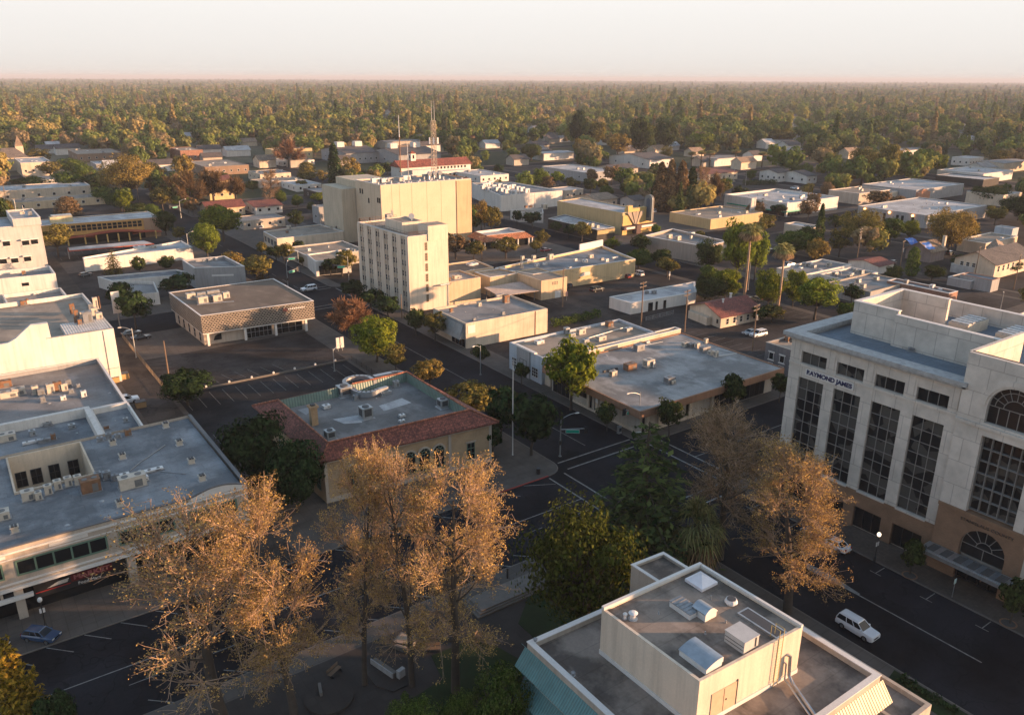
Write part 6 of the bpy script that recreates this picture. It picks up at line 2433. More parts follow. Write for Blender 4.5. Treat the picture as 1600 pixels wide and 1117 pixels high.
for nm, lab, pts, h, wm, rm, nu in (
    ('brick_front_store', 'store with white faceted roof and orange brick entrance behind the lamp lit store', ((460, 140), (640, 215), (1090, 160), (620, 85)), 6.5, W_GREY, R_WHITE, 6),
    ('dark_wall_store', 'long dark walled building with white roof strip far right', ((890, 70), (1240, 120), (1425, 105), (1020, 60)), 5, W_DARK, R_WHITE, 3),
    ('flat_store', 'pale tan building with clustered roof units at the right edge', ((1320, 190), (1420, 260), (1640, 240), (1600, 150)), 6, W_CREAM, R_WHITE, 8),
    ('grey_shed', 'two storey grey shed behind the rounded trees left of the lamp lit store', ((-50, 200), (130, 245), (330, 200), (100, 165)), 6, W_BEIGE, R_TAN, 5),
    ('tan_shed', 'small tan shed with flat roof left of the lamp lit store', ((320, 215), (350, 240), (490, 225), (440, 200)), 5, W_CREAM, R_TAN, 0),
    ('white_row', 'long white roofed row far right behind dark trees', ((960, 30), (1240, 70), (1660, 50), (1100, 10)), 6, W_WHITE, R_WHITE, 4),
    ('right_edge_shop', 'tan flat roofed shop at the right edge above the old wooden house', ((1140, 625), (1260, 690), (1640, 640), (1500, 585)), 4.5, W_CREAM, R_TAN, 5),
    ('blue_side_shop', 'pale blue walled shop on the right edge', ((1480, 520), (1500, 560), (1640, 560), (1600, 500)), 4.5, W_BLUE, R_WHITE, 0)):
    P = grid_quad(h, *[X7(*q) for q in pts])
    r = flat(nm, lab, 'store', P, h, wm, rm, .4, .4, W_TRIM)
    auto_units(r, P, h - .4, nu, len(nm))
    if nm == 'brick_front_store':
        f_ = Face(P[1], P[2])
        mb = MB()
        f_.box(mb, 0, 12, .1, 5.4, 0, 1.5)
        pts_ = [(2 + 8 * k / 10, 5.4 + 1.6 * math.sin(math.pi * k / 10)) for k in range(11)]
        f_.extrude(mb, pts_, .2, 1.4)
        mb.build('brick_entrance', masonry('brick_orange', (.42, .17, .08), (.36, .14, .07), (.4, .25, .18), .6, .2), r)

# houses and low roofs behind the county office
X8 = lambda x, y: K(1380, 360, x, y, 7.273)
hp = gable('tarp_house', 'brown shingled house with blue tarpaulins and a pale chimney', 'house', grid_quad(4.2, X8(260, 200), X8(545, 245), X8(740, 215), X8(520, 130)), 4.2, 2.8, stucco('wall_mauve', (.26, .20, .18)), SHINGLET, .7, None, None, 0)
x, y = G(*X8(705, 60), 9)
mb = MB()
mb.box(x - .5, y - .5, 1, x + .5, y + .5, 9)
mb.build('chimney', W_CREAM, hp)
for q, s in (((330, 150), 2.4), ((510, 200), 2.0)):
    x, y = G(*X8(*q), 5.6)
    mb = MB()
    rg = random.Random(int(s * 10))
    n = 6
    gz = [[5.3 + .25 * rg.random() + (.5 if j > 2 else 0) for i in range(n)] for j in range(n)]
    for i in range(n - 1):
        for j in range(n - 1):
            mb.face([(x + (i + a - 2.5) * s * .45, y + (j + b - 2.5) * s * .3, gz[j + b][i + a] + (j + b) * .28) for a, b in ((0, 0), (1, 0), (1, 1), (0, 1))])
    tag(mb.build('blue_tarpaulin', paint('tarp_blue', (.0, .10, .42), .5, var=.3)), ('large' if s > 2.2 else 'small') + ' blue tarpaulin spread over the brown shingled roof', 'tarpaulin')
vh = gable('wooden_house', 'old two storey white wooden house with dark gabled roofs and outside stair', 'house', grid_quad(5.2, X8(925, 285), X8(1280, 390), X8(1530, 250), X8(1230, 150)), 5.2, 3.2, W_CREAM, SHINGLE, .7, None, None, 0)
Pv = grid_quad(5.2, X8(925, 285), X8(1280, 390), X8(1530, 250), X8(1230, 150))
fv = faces(Pv)
for k in range(3):
    window(vh, fv[0], 2 + k * 2, 3.1 + k * 2, 3.0, 4.4, 1, 2, .08, WHITEM, GLASS, .06)
for k in range(4):
    window(vh, fv[1], 2 + k * 3.4, 3.2 + k * 3.4, 2.4, 4.4, 1, 2, .08, WHITEM, GLASS, .06)
dx = gable('gable_wing', 'x', 'x', [tuple(G(*X8(*q), 6.0)) for q in ((1180, 190), (1200, 280), (1400, 230), (1350, 140))], 6.0, 2.0, W_CREAM, SHINGLET, .4, None, None, 1)
for k_ in ('label', 'category'):
    del dx[k_]
dx.parent = vh
dx.location = Vector(dx.location) - Vector(vh.location)
for ch in list(dx.children):
    ch.parent = vh
    ch.location = Vector(ch.location) + Vector(dx.location)
    ch.name = 'wing_' + ch.name.split('.')[0]
bpy.data.objects.remove(dx)
mb = MB()
a, b = Vector((*G(*X8(1250, 250), 4), 5.0)), Vector((*G(*X8(1150, 400), .2), .4))
sd = Vector((.5, .35, 0))
for k in range(12):
    p = a.lerp(b, k / 11)
    mb.box(p.x - .7, p.y - .35, p.z - .1, p.x + .7, p.y + .35, p.z)
mb.tube([a + sd, b + sd], .12, 4)
mb.tube([a - sd, b - sd], .12, 4)
mb.tube([a + sd + Vector((0, 0, 1)), b + sd + Vector((0, 0, 1))], .07, 4)
mb.tube([a - sd + Vector((0, 0, 1)), b - sd + Vector((0, 0, 1))], .07, 4)
mb.build('outside_stair', WHITEM, vh)
sg_ = flat('dark_roof_garage', 'low garage with dark roof and slatted pale wall in front of the wooden house', 'garage', grid_quad(3.0, X8(765, 380), X8(1030, 425), X8(1060, 400), X8(900, 330)), 3.0, ribbed('slat_wall', (.36, .35, .34), 0, .5), R_DARK, .15, .3, W_TRIM)
sg2 = flat('grey_roof_garage', 'second low garage with dark roof just below the slatted one', 'garage', grid_quad(2.8, X8(790, 515), X8(1000, 580), X8(1190, 530), X8(1000, 460)), 2.8, W_GREY, R_DARK, .15, .3, W_TRIM)
rs = flat('red_band_shop', 'flat roofed shop with long dark red fascia behind the county office', 'shop', grid_quad(4.6, X8(640, 650), X8(750, 720), X8(1640, 860), X8(960, 575)), 4.6, BRICKR, R_BLUE, .4, .4, W_TRIM)
Pr = grid_quad(4.6, X8(640, 650), X8(750, 720), X8(1640, 860), X8(960, 575))
rs2 = flat('red_trim_row', 'grey roofed row with thin red eaves line at the right edge', 'shop', grid_quad(4.0, X8(1220, 540), X8(1240, 570), X8(1660, 640), X8(1400, 490)), 4.0, W_GREY, R_BLUE, .3, .3, BRICKR)
auto_units(rs, Pr, 4.2, 4, 77)
lo = flat('grey_felt_shop', 'grey flat roofed low building just behind the county office', 'shop', grid_quad(4.2, y8(515, 500), y8(640, 545), y8(1040, 510), y8(700, 440)), 4.2, W_GREY, R_GREY, .35, .35, W_TAN)
auto_units(lo, grid_quad(4.2, y8(515, 500), y8(640, 545), y8(1040, 510), y8(700, 440)), 3.9, 5, 14)
for k, (lab, pts, h) in enumerate((('white rimmed low roof left of the utility pole cluster', ((135, 380), (235, 435), (620, 395), (430, 340)), 3.8), ('narrow grey low roof with white vents right of the slim palm', ((330, 430), (480, 470), (720, 430), (600, 400)), 3.6))):
    P = grid_quad(h, *[y8(*q) for q in pts])
    r = flat('low_shop', lab, 'shop', P, h, W_WHITE, R_GREY, .4, .35, W_TRIM)
    auto_units(r, P, h - .4, 9, 40 + k)
sh = gable('white_cottage', 'small white cottage with dark red roof by a parked dark car', 'house', grid_quad(3.0, y8(565, 335), y8(690, 385), y8(740, 355), y8(640, 310)), 3.0, 1.2, W_WHITE, SHINGLER, .5)
cy = flat('cypress_side_house', 'pinkish flat roofed building beside the tall cypress', 'house', grid_quad(5.0, X6(800, 640), X6(1180, 690), X6(1390, 680), X6(1100, 600)), 5.0, W_CREAM, R_WHITE, .4, .4, W_TRIM)
BX, BY = G(1197, 535, 6.5)
bk2 = flat('dark_brick_office', 'dark walled two storey building with white window trims tucked behind the stone office', 'office building', [(BX, BY), (BX, BY - 22), (BX + 22, BY - 22), (BX + 22, BY)], 6.5, stucco('wall_slate', (.16, .155, .16)), R_TAN, .6, .4, W_BEIGE)
f_ = Face((BX, BY), (BX, BY - 22))
for k in range(6):
    window(bk2, f_, 1.2 + k * 2.9, 2.4 + k * 2.9, 3.0, 4.6, 1, 1, .1, WHITEM, GLASS, .08, 'window', W_TRIM)
    window(bk2, f_, 1.2 + k * 2.9, 2.4 + k * 2.9, .8, 2.2, 1, 1, .1, WHITEM, GLASS, .08)
px_units(bk2, 5.9, [('r', *y8(125, 850), 1.4, 1, 1.1), ('u', *y8(150, 850), 1, 1, .8)])

# ---- middle-distance buildings among the trees
mh = thing('mission_hall', 'white mission style hall with long red tiled roof and small bell turret', 'hall', (282, 480, 0))
P = grid_quad(9.0, u2(905, 640), u2(1000, 665), u2(1310, 610), None)
P = [(262, 500), (262, 470), (309, 468), (309, 498)]
x0, y0 = G(*u2(905, 655), 8)
P = [(x0 + 1, y0 + 16), (x0, y0), (x0 + 52, y0 - 1), (x0 + 53, y0 + 15)]
mb = MB()
mb.prism(P, 0, 8.5)
mb.build('wall', W_WHITE, mh)
o = inset(P, -1)
mb = MB()
a, b = (Vector(o[0]) + Vector(o[1])) / 2, (Vector(o[2]) + Vector(o[3])) / 2
mb.face([(*o[1], 8.5), (*o[2], 8.5), (*b, 12.5), (*a, 12.5)])
mb.face([(*o[3], 8.5), (*o[0], 8.5), (*a, 12.5), (*b, 12.5)])
mb.face([(*o[0], 8.5), (*o[1], 8.5), (*a, 12.5)])
mb.face([(*o[2], 8.5), (*o[3], 8.5), (*b, 12.5)])
mb.build('roof', tiles('tile_far', (.30, .08, .045), .6), mh)
f_ = Face(P[1], P[2])
mb = MB()
f_.box(mb, 20, 48, 0, 5.5, .02, 6)
f_.box(mb, 6, 24, 0, 7, .02, 4)
mb.build('front_wing', W_WHITE, mh)
for k in range(9):
    window(mh, f_, 26 + k * 2.6, 27.4 + k * 2.6, 6.4, 8.0, 1, 1, .1, WHITEM, GLASS, .1)
FQ2 = Face(f_.p(20, 0, 6.0)[:2], f_.p(48, 0, 6.0)[:2])
for k in range(8):
    window(mh, FQ2, 2 + k * 3.2, 3.6 + k * 3.2, 2.0, 4.0, 1, 1, .1, WHITEM, GLASS, .1)
mb = MB()
c = (a.x + 13, a.y)
mb.box(c[0] - 1.8, c[1] - 1.8, 9, c[0] + 1.8, c[1] + 1.8, 16.5)
mb.box(c[0] - .6, c[1] - 1.85, 13.2, c[0] + .6, c[1] - 1.8, 15.4, 1)
mb.box(c[0] - 1.85, c[1] - .6, 13.2, c[0] - 1.8, c[1] + .6, 15.4, 1)
mb.build('bell_turret', [W_WHITE, GLASS], mh)
mb = MB()
for i in range(4):
    q = [(c[0] + s * 2.1, c[1] + t * 2.1) for s, t in ((-1, -1), (1, -1), (1, 1), (-1, 1))]
    mb.face([(*q[i], 16.5), (*q[(i + 1) % 4], 16.5), (*c, 18.2)])
mb.build('turret_roof', tiles('tile_far', (.30, .08, .045), .6), mh)

V1 = lambda x, y: K(0, 200, x, y, 7.98)
V2 = lambda x, y: K(200, 220, x, y, 7.98)
V3 = lambda x, y: K(380, 220, x, y, 7.98)
far = [  # label, name, category, points, height, wall, roof, gable rise
    ('cream two storey hall with small windows at the upper left edge', 'cream_hall', 'hall', [V1(240, 375), V1(255, 440), V1(640, 425), V1(520, 365)], 9, W_CREAM, R_WHITE, 0),
    ('long pale tan shop with white roof at the left edge', 'tan_strip_shop', 'shop', [V1(-60, 730), V1(-20, 790), V1(1135, 725), V1(1010, 660)], 6, W_CREAM, R_WHITE, 0),
    ('low tan canopy front shop below the pale tan one at left', 'canopy_shop', 'shop', [V1(160, 880), V1(180, 935), V1(1300, 855), V1(1000, 830)], 4, W_TAN, R_TAN, 0),
    ('small grey roofed house between two left edge buildings', 'grey_cottage', 'house', [V1(230, 620), V1(350, 660), V1(830, 600), V1(600, 570)], 3.6, W_WHITE, R_GREY, 0),
    ('wide brown roofed building beyond the left street trees', 'brown_roof_hall', 'hall', [V1(830, 260), V1(960, 330), V1(1590, 330), V1(1500, 240)], 6, W_BROWN, R_TAN, 0),
    ('low white roofed shop among trees at upper left', 'white_flat_shop', 'shop', [V1(1140, 420), V1(1200, 455), V1(1430, 450), V1(1420, 400)], 4, W_GREY, R_WHITE, 0),
    ('angular brick building with overhanging pale roof at upper left', 'angular_building', 'office building', [V2(565, 100), V2(650, 125), V2(960, 120), V2(730, 75)], 9, BRICKR, R_TAN, 0),
    ('long tan roofed building behind golden trees', 'long_tan_building', 'office building', [V2(915, 240), V2(960, 330), V2(1620, 330), V2(1560, 215)], 6, W_BROWN, R_TAN, 0),
    ('yellow lit block with flat roof beyond a bare reddish tree', 'yellow_block', 'office building', [V3(230, 100), V3(350, 115), V3(850, 90), V3(700, 75)], 8.5, W_YEL, R_TAN, 0),
    ('low white shed right below the yellow lit block', 'white_shed', 'shed', [V3(350, 235), V3(480, 260), V3(900, 240), V3(760, 195)], 3.6, W_WHITE, R_TAN, 0),
    ('grey hipped shop with white eaves left of the sand block', 'grey_roof_building', 'shop', [V3(110, 390), V3(210, 420), V3(610, 400), V3(550, 340)], 5, W_CREAM, R_GREY, 0),
    ('tan flat roof shop in front of the grey hipped one', 'tan_front_shop', 'shop', [V3(0, 490), V3(200, 520), V3(700, 470), V3(500, 440)], 3.6, W_BEIGE, R_TAN, 0),
    ('white low shed behind brown tree near the sand block', 'side_shed', 'shed', [V3(570, 500), V3(660, 560), V3(945, 530), V3(870, 480)], 3.8, W_WHITE, R_WHITE, 0),
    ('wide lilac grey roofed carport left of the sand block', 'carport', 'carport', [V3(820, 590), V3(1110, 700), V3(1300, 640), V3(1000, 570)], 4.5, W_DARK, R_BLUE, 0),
    ('grey two storey house with small windows at the foot of the sand block', 'grey_house', 'house', [V3(890, 800), V3(940, 830), V3(1170, 790), V3(1100, 775)], 8, W_GREY, R_GREY, 0),
    ('red roofed arcade house with white arches left of centre', 'red_arcade', 'house', [V3(20, 760), V3(150, 830), V3(480, 800), V3(350, 740)], 3.6, W_WHITE, TILE, 1.6),
    ('long grey beige shed behind parked cars', 'grey_shed_long', 'shed', [V3(-20, 960), V3(0, 1000), V3(610, 985), V3(560, 910)], 4.2, W_BEIGE, R_GREY, 0),
    ('red tiled villa with yellow walls among bare trees', 'red_tile_villa', 'house', [V2(920, 560), V2(1010, 610), V2(1320, 590), V2(1200, 540)], 6, stucco('wall_butter', (.60, .46, .24)), TILE, 2.2),
    ('upper wing of the red tiled villa, set farther back', 'villa_wing', 'house', [V2(900, 470), V2(1150, 500), V2(1270, 480), V2(1050, 440)], 8, stucco('wall_butter', (.60, .46, .24)), TILE, 2.0),
    ('red gabled house behind the two bright green street trees', 'red_gable_house', 'house', [V2(910, 820), V2(990, 850), V2(1400, 790), V2(1300, 740)], 4.2, W_TAN, TILE, 2.4),
    ('long white office roof in the trees right of the mission hall', 'white_office_row', 'office building', [u3(100, 630), u3(470, 680), u3(560, 650), u3(180, 605)], 6, W_GREY, R_WHITE, 0),
    ('gabled grey house half hidden by trees at centre right', 'grey_gable_house', 'house', [u3(780, 560), u3(860, 600), u3(920, 580), u3(850, 545)], 6.5, W_WHITE, SHINGLE, 3.2),
    ('grey roofed house in front of the gabled grey one', 'low_grey_house', 'house', [u3(580, 640), u3(640, 660), u3(720, 640), u3(660, 615)], 4.5, W_BEIGE, SHINGLE, 2.2),
    ('orange tile roofed hall behind the row of tall brown trees', 'orange_tile_hall', 'hall', [u3(1110, 660), u3(1200, 690), u3(1400, 670), u3(1290, 640)], 5, W_CREAM, TILE, 2.0),
    ('white walled house in the trees at the right', 'white_house', 'house', [u4(40, 660), u4(60, 680), u4(115, 670), u4(90, 645)], 6, W_WHITE, SHINGLE, 1.6),
    ('small pale blue gable house right of the white walled house', 'pale_gable_house', 'house', [u4(225, 665), u4(245, 700), u4(275, 690), u4(260, 650)], 5, W_WHITE, SHINGLE, 2.4),
    ('white flat shop between the hall and the yellow cinema', 'white_back_shop', 'shop', [u3(285, 770), u3(330, 790), u3(420, 775), u3(370, 755)], 5, W_BEIGE, R_WHITE, 0),
    ('pink lit gabled house behind the yellow cinema', 'pink_gable', 'house', [u3(490, 820), u3(530, 850), u3(620, 830), u3(560, 790)], 4.5, W_CREAM, SHINGLET, 2.0),
    ('white gabled cottage left of the dark fin sign', 'grey_white_cottage', 'house', [u3(735, 830), u3(760, 850), u3(820, 840), u3(790, 815)], 6, W_GREY, SHINGLE, 1.5),
    ('white flat roofed building right of the mission hall', 'white_side_building', 'shop', [u2(1350, 660), u2(1400, 700), u2(1535, 680), u2(1450, 650)], 4.6, W_WHITE, R_WHITE, 0),
    ('two tone long roof with white dormers behind the masts, left part', 'dormer_school', 'school', [u2(555, 500), u2(560, 560), u2(830, 560), u2(820, 490)], 8, W_GREY, SHINGLE, 3.5),
    ('long blue grey roof with white dormers behind the lattice mast', 'dormer_block', 'school', [u2(880, 510), u2(890, 570), u2(1180, 560), u2(1160, 490)], 8, W_GREY, SHINGLE, 3.5),
    ('rust lit flat building behind bare trees far right', 'rust_building', 'office building', [u4(1020, 440), u4(1060, 460), u4(1290, 455), u4(1250, 430)], 7, W_TAN, R_TAN, 0),
    ('pale flat building in far trees on the right', 'pale_block', 'office building', [u4(650, 345), u4(700, 365), u4(850, 372), u4(790, 340)], 7, W_WHITE, R_WHITE, 0),
    ('white long roofed shed far right under brown trees', 'white_long_shed', 'shed', [u4(770, 430), u4(800, 445), u4(1000, 455), u4(900, 415)], 7, W_WHITE, R_WHITE, 0),
    ('bright white gable end building far right', 'white_far_block', 'office building', [u4(340, 268), u4(400, 285), u4(460, 280), u4(420, 265)], 8, W_WHITE, R_WHITE, 0),
    ('dark roofed low hall far right near the horizon', 'dark_far_hall', 'hall', [u4(-10, 165), u4(0, 185), u4(110, 185), u4(90, 165)], 10, W_DARK, R_DARK, 0),
    ('long white and grey roof far right among trees', 'far_roof_row', 'shed', [u4(1220, 575), u4(1260, 590), u4(1330, 580), u4(1290, 560)], 6, W_WHITE, R_WHITE, 0),
    ('grey warehouse roof at the far right edge', 'edge_warehouse', 'warehouse', [u4(1190, 470), u4(1300, 490), u4(1470, 480), u4(1400, 455)], 7, W_BEIGE, R_GREY, 0),
    ('dark brown workshop behind bare trees far right', 'workshop', 'workshop', [u4(880, 385), u4(920, 410), u4(1020, 405), u4(980, 380)], 8, BRICKR, R_TAN, 0),
]
for lab, nm, cat, pts, h, wm, rm, rise in far:
    P = grid_quad(h, *pts)
    if rise:
        r = gable(nm, lab, cat, P, h, rise, wm, rm, .7)
    else:
        r = flat(nm, lab, cat, P, h, wm, rm, .3, .4, W_TRIM if rm is R_WHITE else None)
        f_ = faces(P)
        if f_[1].len > 14 and cat in ('hall', 'shop', 'office building', 'school'):
            auto_units(r, P, h - .3, 4, len(lab))
    f_ = faces(P)
    for ff, mx in ((f_[1], 6), (f_[0], 3)):
        n = min(mx, int(ff.len / 4))
        for k in range(n):
            u = ff.len * (k + .5) / n
            window(r, ff, u - .7, u + .7, h * .35, h * .35 + 1.4, 1, 1, .12, WHITEM, GLASS, .06)
    if nm.startswith('dormer'):
        L_, N_, R_, K_ = [Vector(p) for p in P]
        for t in (.2, .75):
            c = N_ + (R_ - N_) * t + (L_ - N_) * .5
            mb = MB()
            mb.box(c.x - 3, c.y - 3, h, c.x + 3, c.y + 3, h + 7)
            mb.build('white_dormer', W_WHITE, r)
# church with a steeple at the left edge
ch = hip('steeple_church', 'church with brown hipped roof and pointed turret at the upper left edge', 'church', grid_quad(9, V1(-200, 300), V1(-30, 380), V1(330, 355), V1(90, 200)), 9, 5, W_CREAM, SHINGLET, .8)
x, y = G(*V1(245, 290), 8)
mb = MB()
mb.box(x - 2.6, y - 2.6, 0, x + 2.6, y + 2.6, 12)
mb.build('turret', W_CREAM, ch)
mb = MB()
q = [(x + s * 2.9, y + t * 2.9) for s, t in ((-1, -1), (1, -1), (1, 1), (-1, 1))]
for i in range(4):
    mb.face([(*q[i], 12), (*q[(i + 1) % 4], 12), (x, y, 20)])
mb.face([(*p, 12) for p in q[::-1]])
mb.build('spire', SHINGLET, ch)
rgf = random.Random(99)
for k in range(185):
    px, D = rgf.uniform(0, 1600), 620 + 2600 * rgf.random() ** 1.5
    a_ = math.radians(35.4) + math.atan((px - PCX) / 1324.0)
    x, y = D * math.sin(a_), D * math.cos(a_)
    big = rgf.random() < (.2 if px > 1150 else .07)
    w, d, h = (rgf.uniform(24, 50), rgf.uniform(12, 22), rgf.uniform(5, 7)) if big else (rgf.uniform(11, 20), rgf.uniform(9, 14), rgf.uniform(4, 6))
    wm, rm = rgf.choice(((W_WHITE, SHINGLE), (W_CREAM, SHINGLET), (W_WHITE, R_WHITE), (W_BEIGE, SHINGLE), (W_WHITE, R_GREY)))
    P = [(x, y + d), (x, y), (x + w, y), (x + w, y + d)]
    if big:
        r = gable('distant_hall', 'long pale low hall showing among the far trees', 'hall', P, h, .6, wm, R_WHITE if rm is R_WHITE else R_GREY, .4, 'long halls in the far tree cover')
    else:
        r = gable('distant_house', 'small pale house almost hidden in the far tree cover', 'house', P, h, 3.0, wm, rm, .6, 'houses in the far tree cover')

# ---- vehicles
CAR_SPEC = {   # length, width, hood z, belt z, roof z, cabin base x0..x1, cabin roof x0..x1, tail z
    'suv': (4.9, 1.95, 1.08, 1.12, 1.78, -2.38, 1.15, -2.15, .35, 1.10),
    'sedan': (4.7, 1.82, .88, .95, 1.44, -1.75, 1.0, -1.05, .25, .98),
    'hatch': (4.2, 1.76, .92, .96, 1.50, -2.0, 1.0, -1.55, .3, 1.0),
    'van': (5.1, 2.0, 1.05, 1.15, 1.9, -2.5, 1.7, -2.4, .9, 1.15),
    'pickup': (5.6, 2.0, 1.1, 1.15, 1.82, -.6, 1.25, -.4, .55, 1.1),
}
_CARS = {}
TYRE = paint('tyre', (.012, .012, .013), .85)
RIM = paint('wheel_rim', (.30, .31, .32), .3, .8)
CARGLASS = glass('car_glass', (.01, .013, .016), .05)
HEADL = paint('headlight', (.55, .57, .58), .15)
TAILL = paint('taillight', (.25, .01, .01), .25)

def car_meshes(kind, pm):
    key = (kind, pm.name)
    if key in _CARS:
        return _CARS[key]
    L, W, hz, bz, rz, c0, c1, r0, r1, tz = CAR_SPEC[kind]
    hw = W / 2
    body = MB()
    xs = [-L / 2, -L / 2 + .12, c0 + .05, 0, c1 - .1, c1 + .25, L / 2 - .25, L / 2 - .05, L / 2]
    if kind == 'pickup':
        xs = [-L / 2, -L / 2 + .1, -1.6, c0 - .05, c1 - .1, c1 + .25, L / 2 - .25, L / 2 - .05, L / 2]
    rings = []
    for x in xs:
        t = abs(x) / (L / 2)
        w = hw * (1 - .10 * max(0, (t - .75) / .25) ** 2)
        z = tz - (.12 if x <= -L / 2 + .01 else 0) if x <= c0 else (bz if x < c1 else hz - .10 * ((x - c1) / (L / 2 - c1)) - (.16 if x > L / 2 - .02 else 0))
        zb = .30 if t < .9 else .38
        rings.append([(x, -w * .96, zb), (x, -w, .58), (x, -w * .99, .80), (x, -w * .88, z), (x, w * .88, z), (x, w * .99, .80), (x, w, .58), (x, w * .96, zb)])
    for a, b in zip(rings[:-1], rings[1:]):
        for i in range(8):
            j = (i + 1) % 8
            body.face([a[i], a[j], b[j], b[i]])
    body.face(rings[0][::-1])
    body.face(rings[-1])
    yb, yr = hw * .86, hw * .70
    B = [(c0, -yb, bz - .02), (c1, -yb, bz - .02), (c1, yb, bz - .02), (c0, yb, bz - .02)]
    T = [(r0, -yr, rz - .07), (r1, -yr, rz - .07), (r1, yr, rz - .07), (r0, yr, rz - .07)]
    gl_ = MB()
    for i in range(4):
        j = (i + 1) % 4
        gl_.face([B[i], B[j], T[j], T[i]])
    # roof and pillars in body colour
    R0 = [(x + (.05 if x == r1 else -.05), y * 1.05, z) for x, y, z in T]
    R1 = [(x * .97, y * .92, rz) for x, y, z in T]
    for i in range(4):
        j = (i + 1) % 4
        body.face([R0[i], R0[j], R1[j], R1[i]])
    body.face(R1)
    for i in range(4):
        body.tube([B[i], T[i]], .05, 4)
    for s in (-1, 1):
        for f in ((.48,) if kind in ('sedan', 'pickup') else (.38, .68)):
            xb, xt = c0 + (c1 - c0) * f, r0 + (r1 - r0) * f
            body.tube([(xb, s * yb * 1.005, bz), (xt, s * yr * 1.01, rz - .05)], .045, 4)
        body.box(c1 - .35, s * hw * .98 - .1, bz - .02, c1 - .18, s * hw * .98 + .1, bz + .14)
    if kind == 'suv':
        for s in (-1, 1):
            body.tube([(r0 + .2, s * yr * .85, rz + .05), (r1 - .1, s * yr * .85, rz + .05)], .03, 4)
    if kind == 'pickup':
        gl_.box(-L / 2 + .15, -hw * .78, tz - .02, c0 - .15, hw * .78, tz + .005)
    gl_.box(L / 2 - .02, -hw * .5, .52, L / 2 + .012, hw * .5, .72)
    bm = body
    wheels = []
    wb = L * .3
    parts = []

    def mesh(mbx, name, mats):
        o = mbx.build(name, mats)
        me = o.data
        bpy.data.objects.remove(o)
        return me
    parts.append(('body', mesh(bm, 'car_body', [pm]), (0, 0, 0)))
    parts.append(('windows', mesh(gl_, 'car_windows', [CARGLASS]), (0, 0, 0)))
    wm_ = MB()
    wm_.tube([(0, -.11, 0), (0, .11, 0)], .33 if kind != 'suv' else .37, 14)
    wm_.tube([(0, -.118, 0), (0, .118, 0)], .21, 10, 1)
    wme = mesh(wm_, 'car_wheel', [TYRE, RIM])
    for sx in (-1, 1):
        for sy in (-1, 1):
            parts.append(('wheel', wme, (sx * wb, sy * (hw - .10), .33 if kind != 'suv' else .37)))
    hl_ = MB()
    hl_.box(-.12, -.2, -.08, .03, .2, .08)
    hme, tme = mesh(hl_, 'car_headlight', [HEADL]), None
    tl_ = MB()
    tl_.box(-.03, -.14, -.12, .10, .14, .12)
    tme = mesh(tl_, 'car_taillight', [TAILL])
    for s in (-1, 1):
        parts.append(('headlight', hme, (L / 2 - .03, s * hw * .68, .70)))
        parts.append(('taillight', tme, (-L / 2 + .0, s * hw * .72, .84)))
    _CARS[key] = parts
    return parts

def car(kind, pm, x, y, rot, label, name='parked_car', cat='car', z=.005):
    r = thing(name, label, cat, (x, y, z), 'vehicles in the streets and lots')
    r.rotation_euler[2] = math.radians(rot)
    for nm, me, l in car_meshes(kind, pm):
        o = bpy.data.objects.new(nm, me)
        COL.objects.link(o)
        o.parent = r
        o.location = l
    return r

P_WHITE = paint('car_white', (.62, .64, .66), .25, coat=.6, var=.05)
P_BLACK = paint('car_black', (.012, .013, .015), .2, coat=.8, var=.05)
P_SILVER = paint('car_silver', (.36, .38, .40), .25, .5, coat=.6, var=.05)
P_GREY = paint('car_grey', (.10, .105, .11), .25, .3, coat=.6, var=.05)
P_BLUE = paint('car_blue', (.03, .06, .12), .25, coat=.6, var=.05)
P_RED = paint('car_red', (.22, .03, .03), .25, coat=.6, var=.05)
P_TAN = paint('car_tan', (.32, .27, .2), .25, .3, coat=.6, var=.05)
car('suv', P_WHITE, 80.75, 41.4, -90, 'white sports utility car with roof rails parked at the near kerb of the main street', 'parked_suv')
x, y = G(1323, 858)
car('sedan', P_WHITE, 94.9, y + 1.5, 90, 'white saloon car parked at the far kerb beside the street lamp, red tail light showing')
x, y = G(1297, 848)
car('sedan', P_SILVER, 94.9, G(1297, 846)[1] + 1.6, 90, 'silver car mostly hidden by the golden tree in front of the white saloon')
x, y = G(66, 998)
car('hatch', P_BLUE, x, y, -45, 'dark blue car in a slanted bay on the street at lower left')
x, y = G(-2, 1008)
car('sedan', P_BLACK, x - 1, y, -45, 'black car cut by the left frame edge in a slanted bay')
x, y = G(*K(400, 320, 330, 535))
car('suv', P_WHITE, x, y, 180, 'white estate car crossing the distant crossing behind the latticed bank', 'driving_car')
x, y = G(*z_(880, 840))
car('sedan', P_BLACK, x, y, 8, 'black saloon car parked beside the alley fence by the latticed bank')
x, y = G(*z_(825, 820))
car('sedan', P_GREY, x, y + 1.2, 8, 'dark grey car beyond the black saloon by the alley fence')
x, y = G(*Z(855, 268))
car('suv', P_WHITE, 23.4, y + .3, 0, 'white car with dark windows parked in the alley beside the skip', 'parked_suv')
x, y = G(*y7(530, 540))
car('suv', P_BLACK, x, y, 0, 'black car parked alone in the middle of the lot right of the tan block', 'parked_suv')
x, y = G(*y7(242, 530))
car('suv', P_GREY, x, y, 90, 'dark grey car against the tan wall, left of the tall utility pole', 'parked_suv')
x, y = G(*y7(342, 512))
car('hatch', P_GREY, x, y, 90, 'dark small car against the tan wall just right of the tall utility pole')
x, y = G(*y7(705, 455))
car('hatch', P_RED, x, y, 90, 'maroon car near the far end of the tan store wall')
x, y = G(*y7(783, 440))
car('suv', P_WHITE, x, y, 90, 'white car at the far end of the tan store wall, next to the street', 'parked_suv')
x, y = G(*y7(1535, 820))
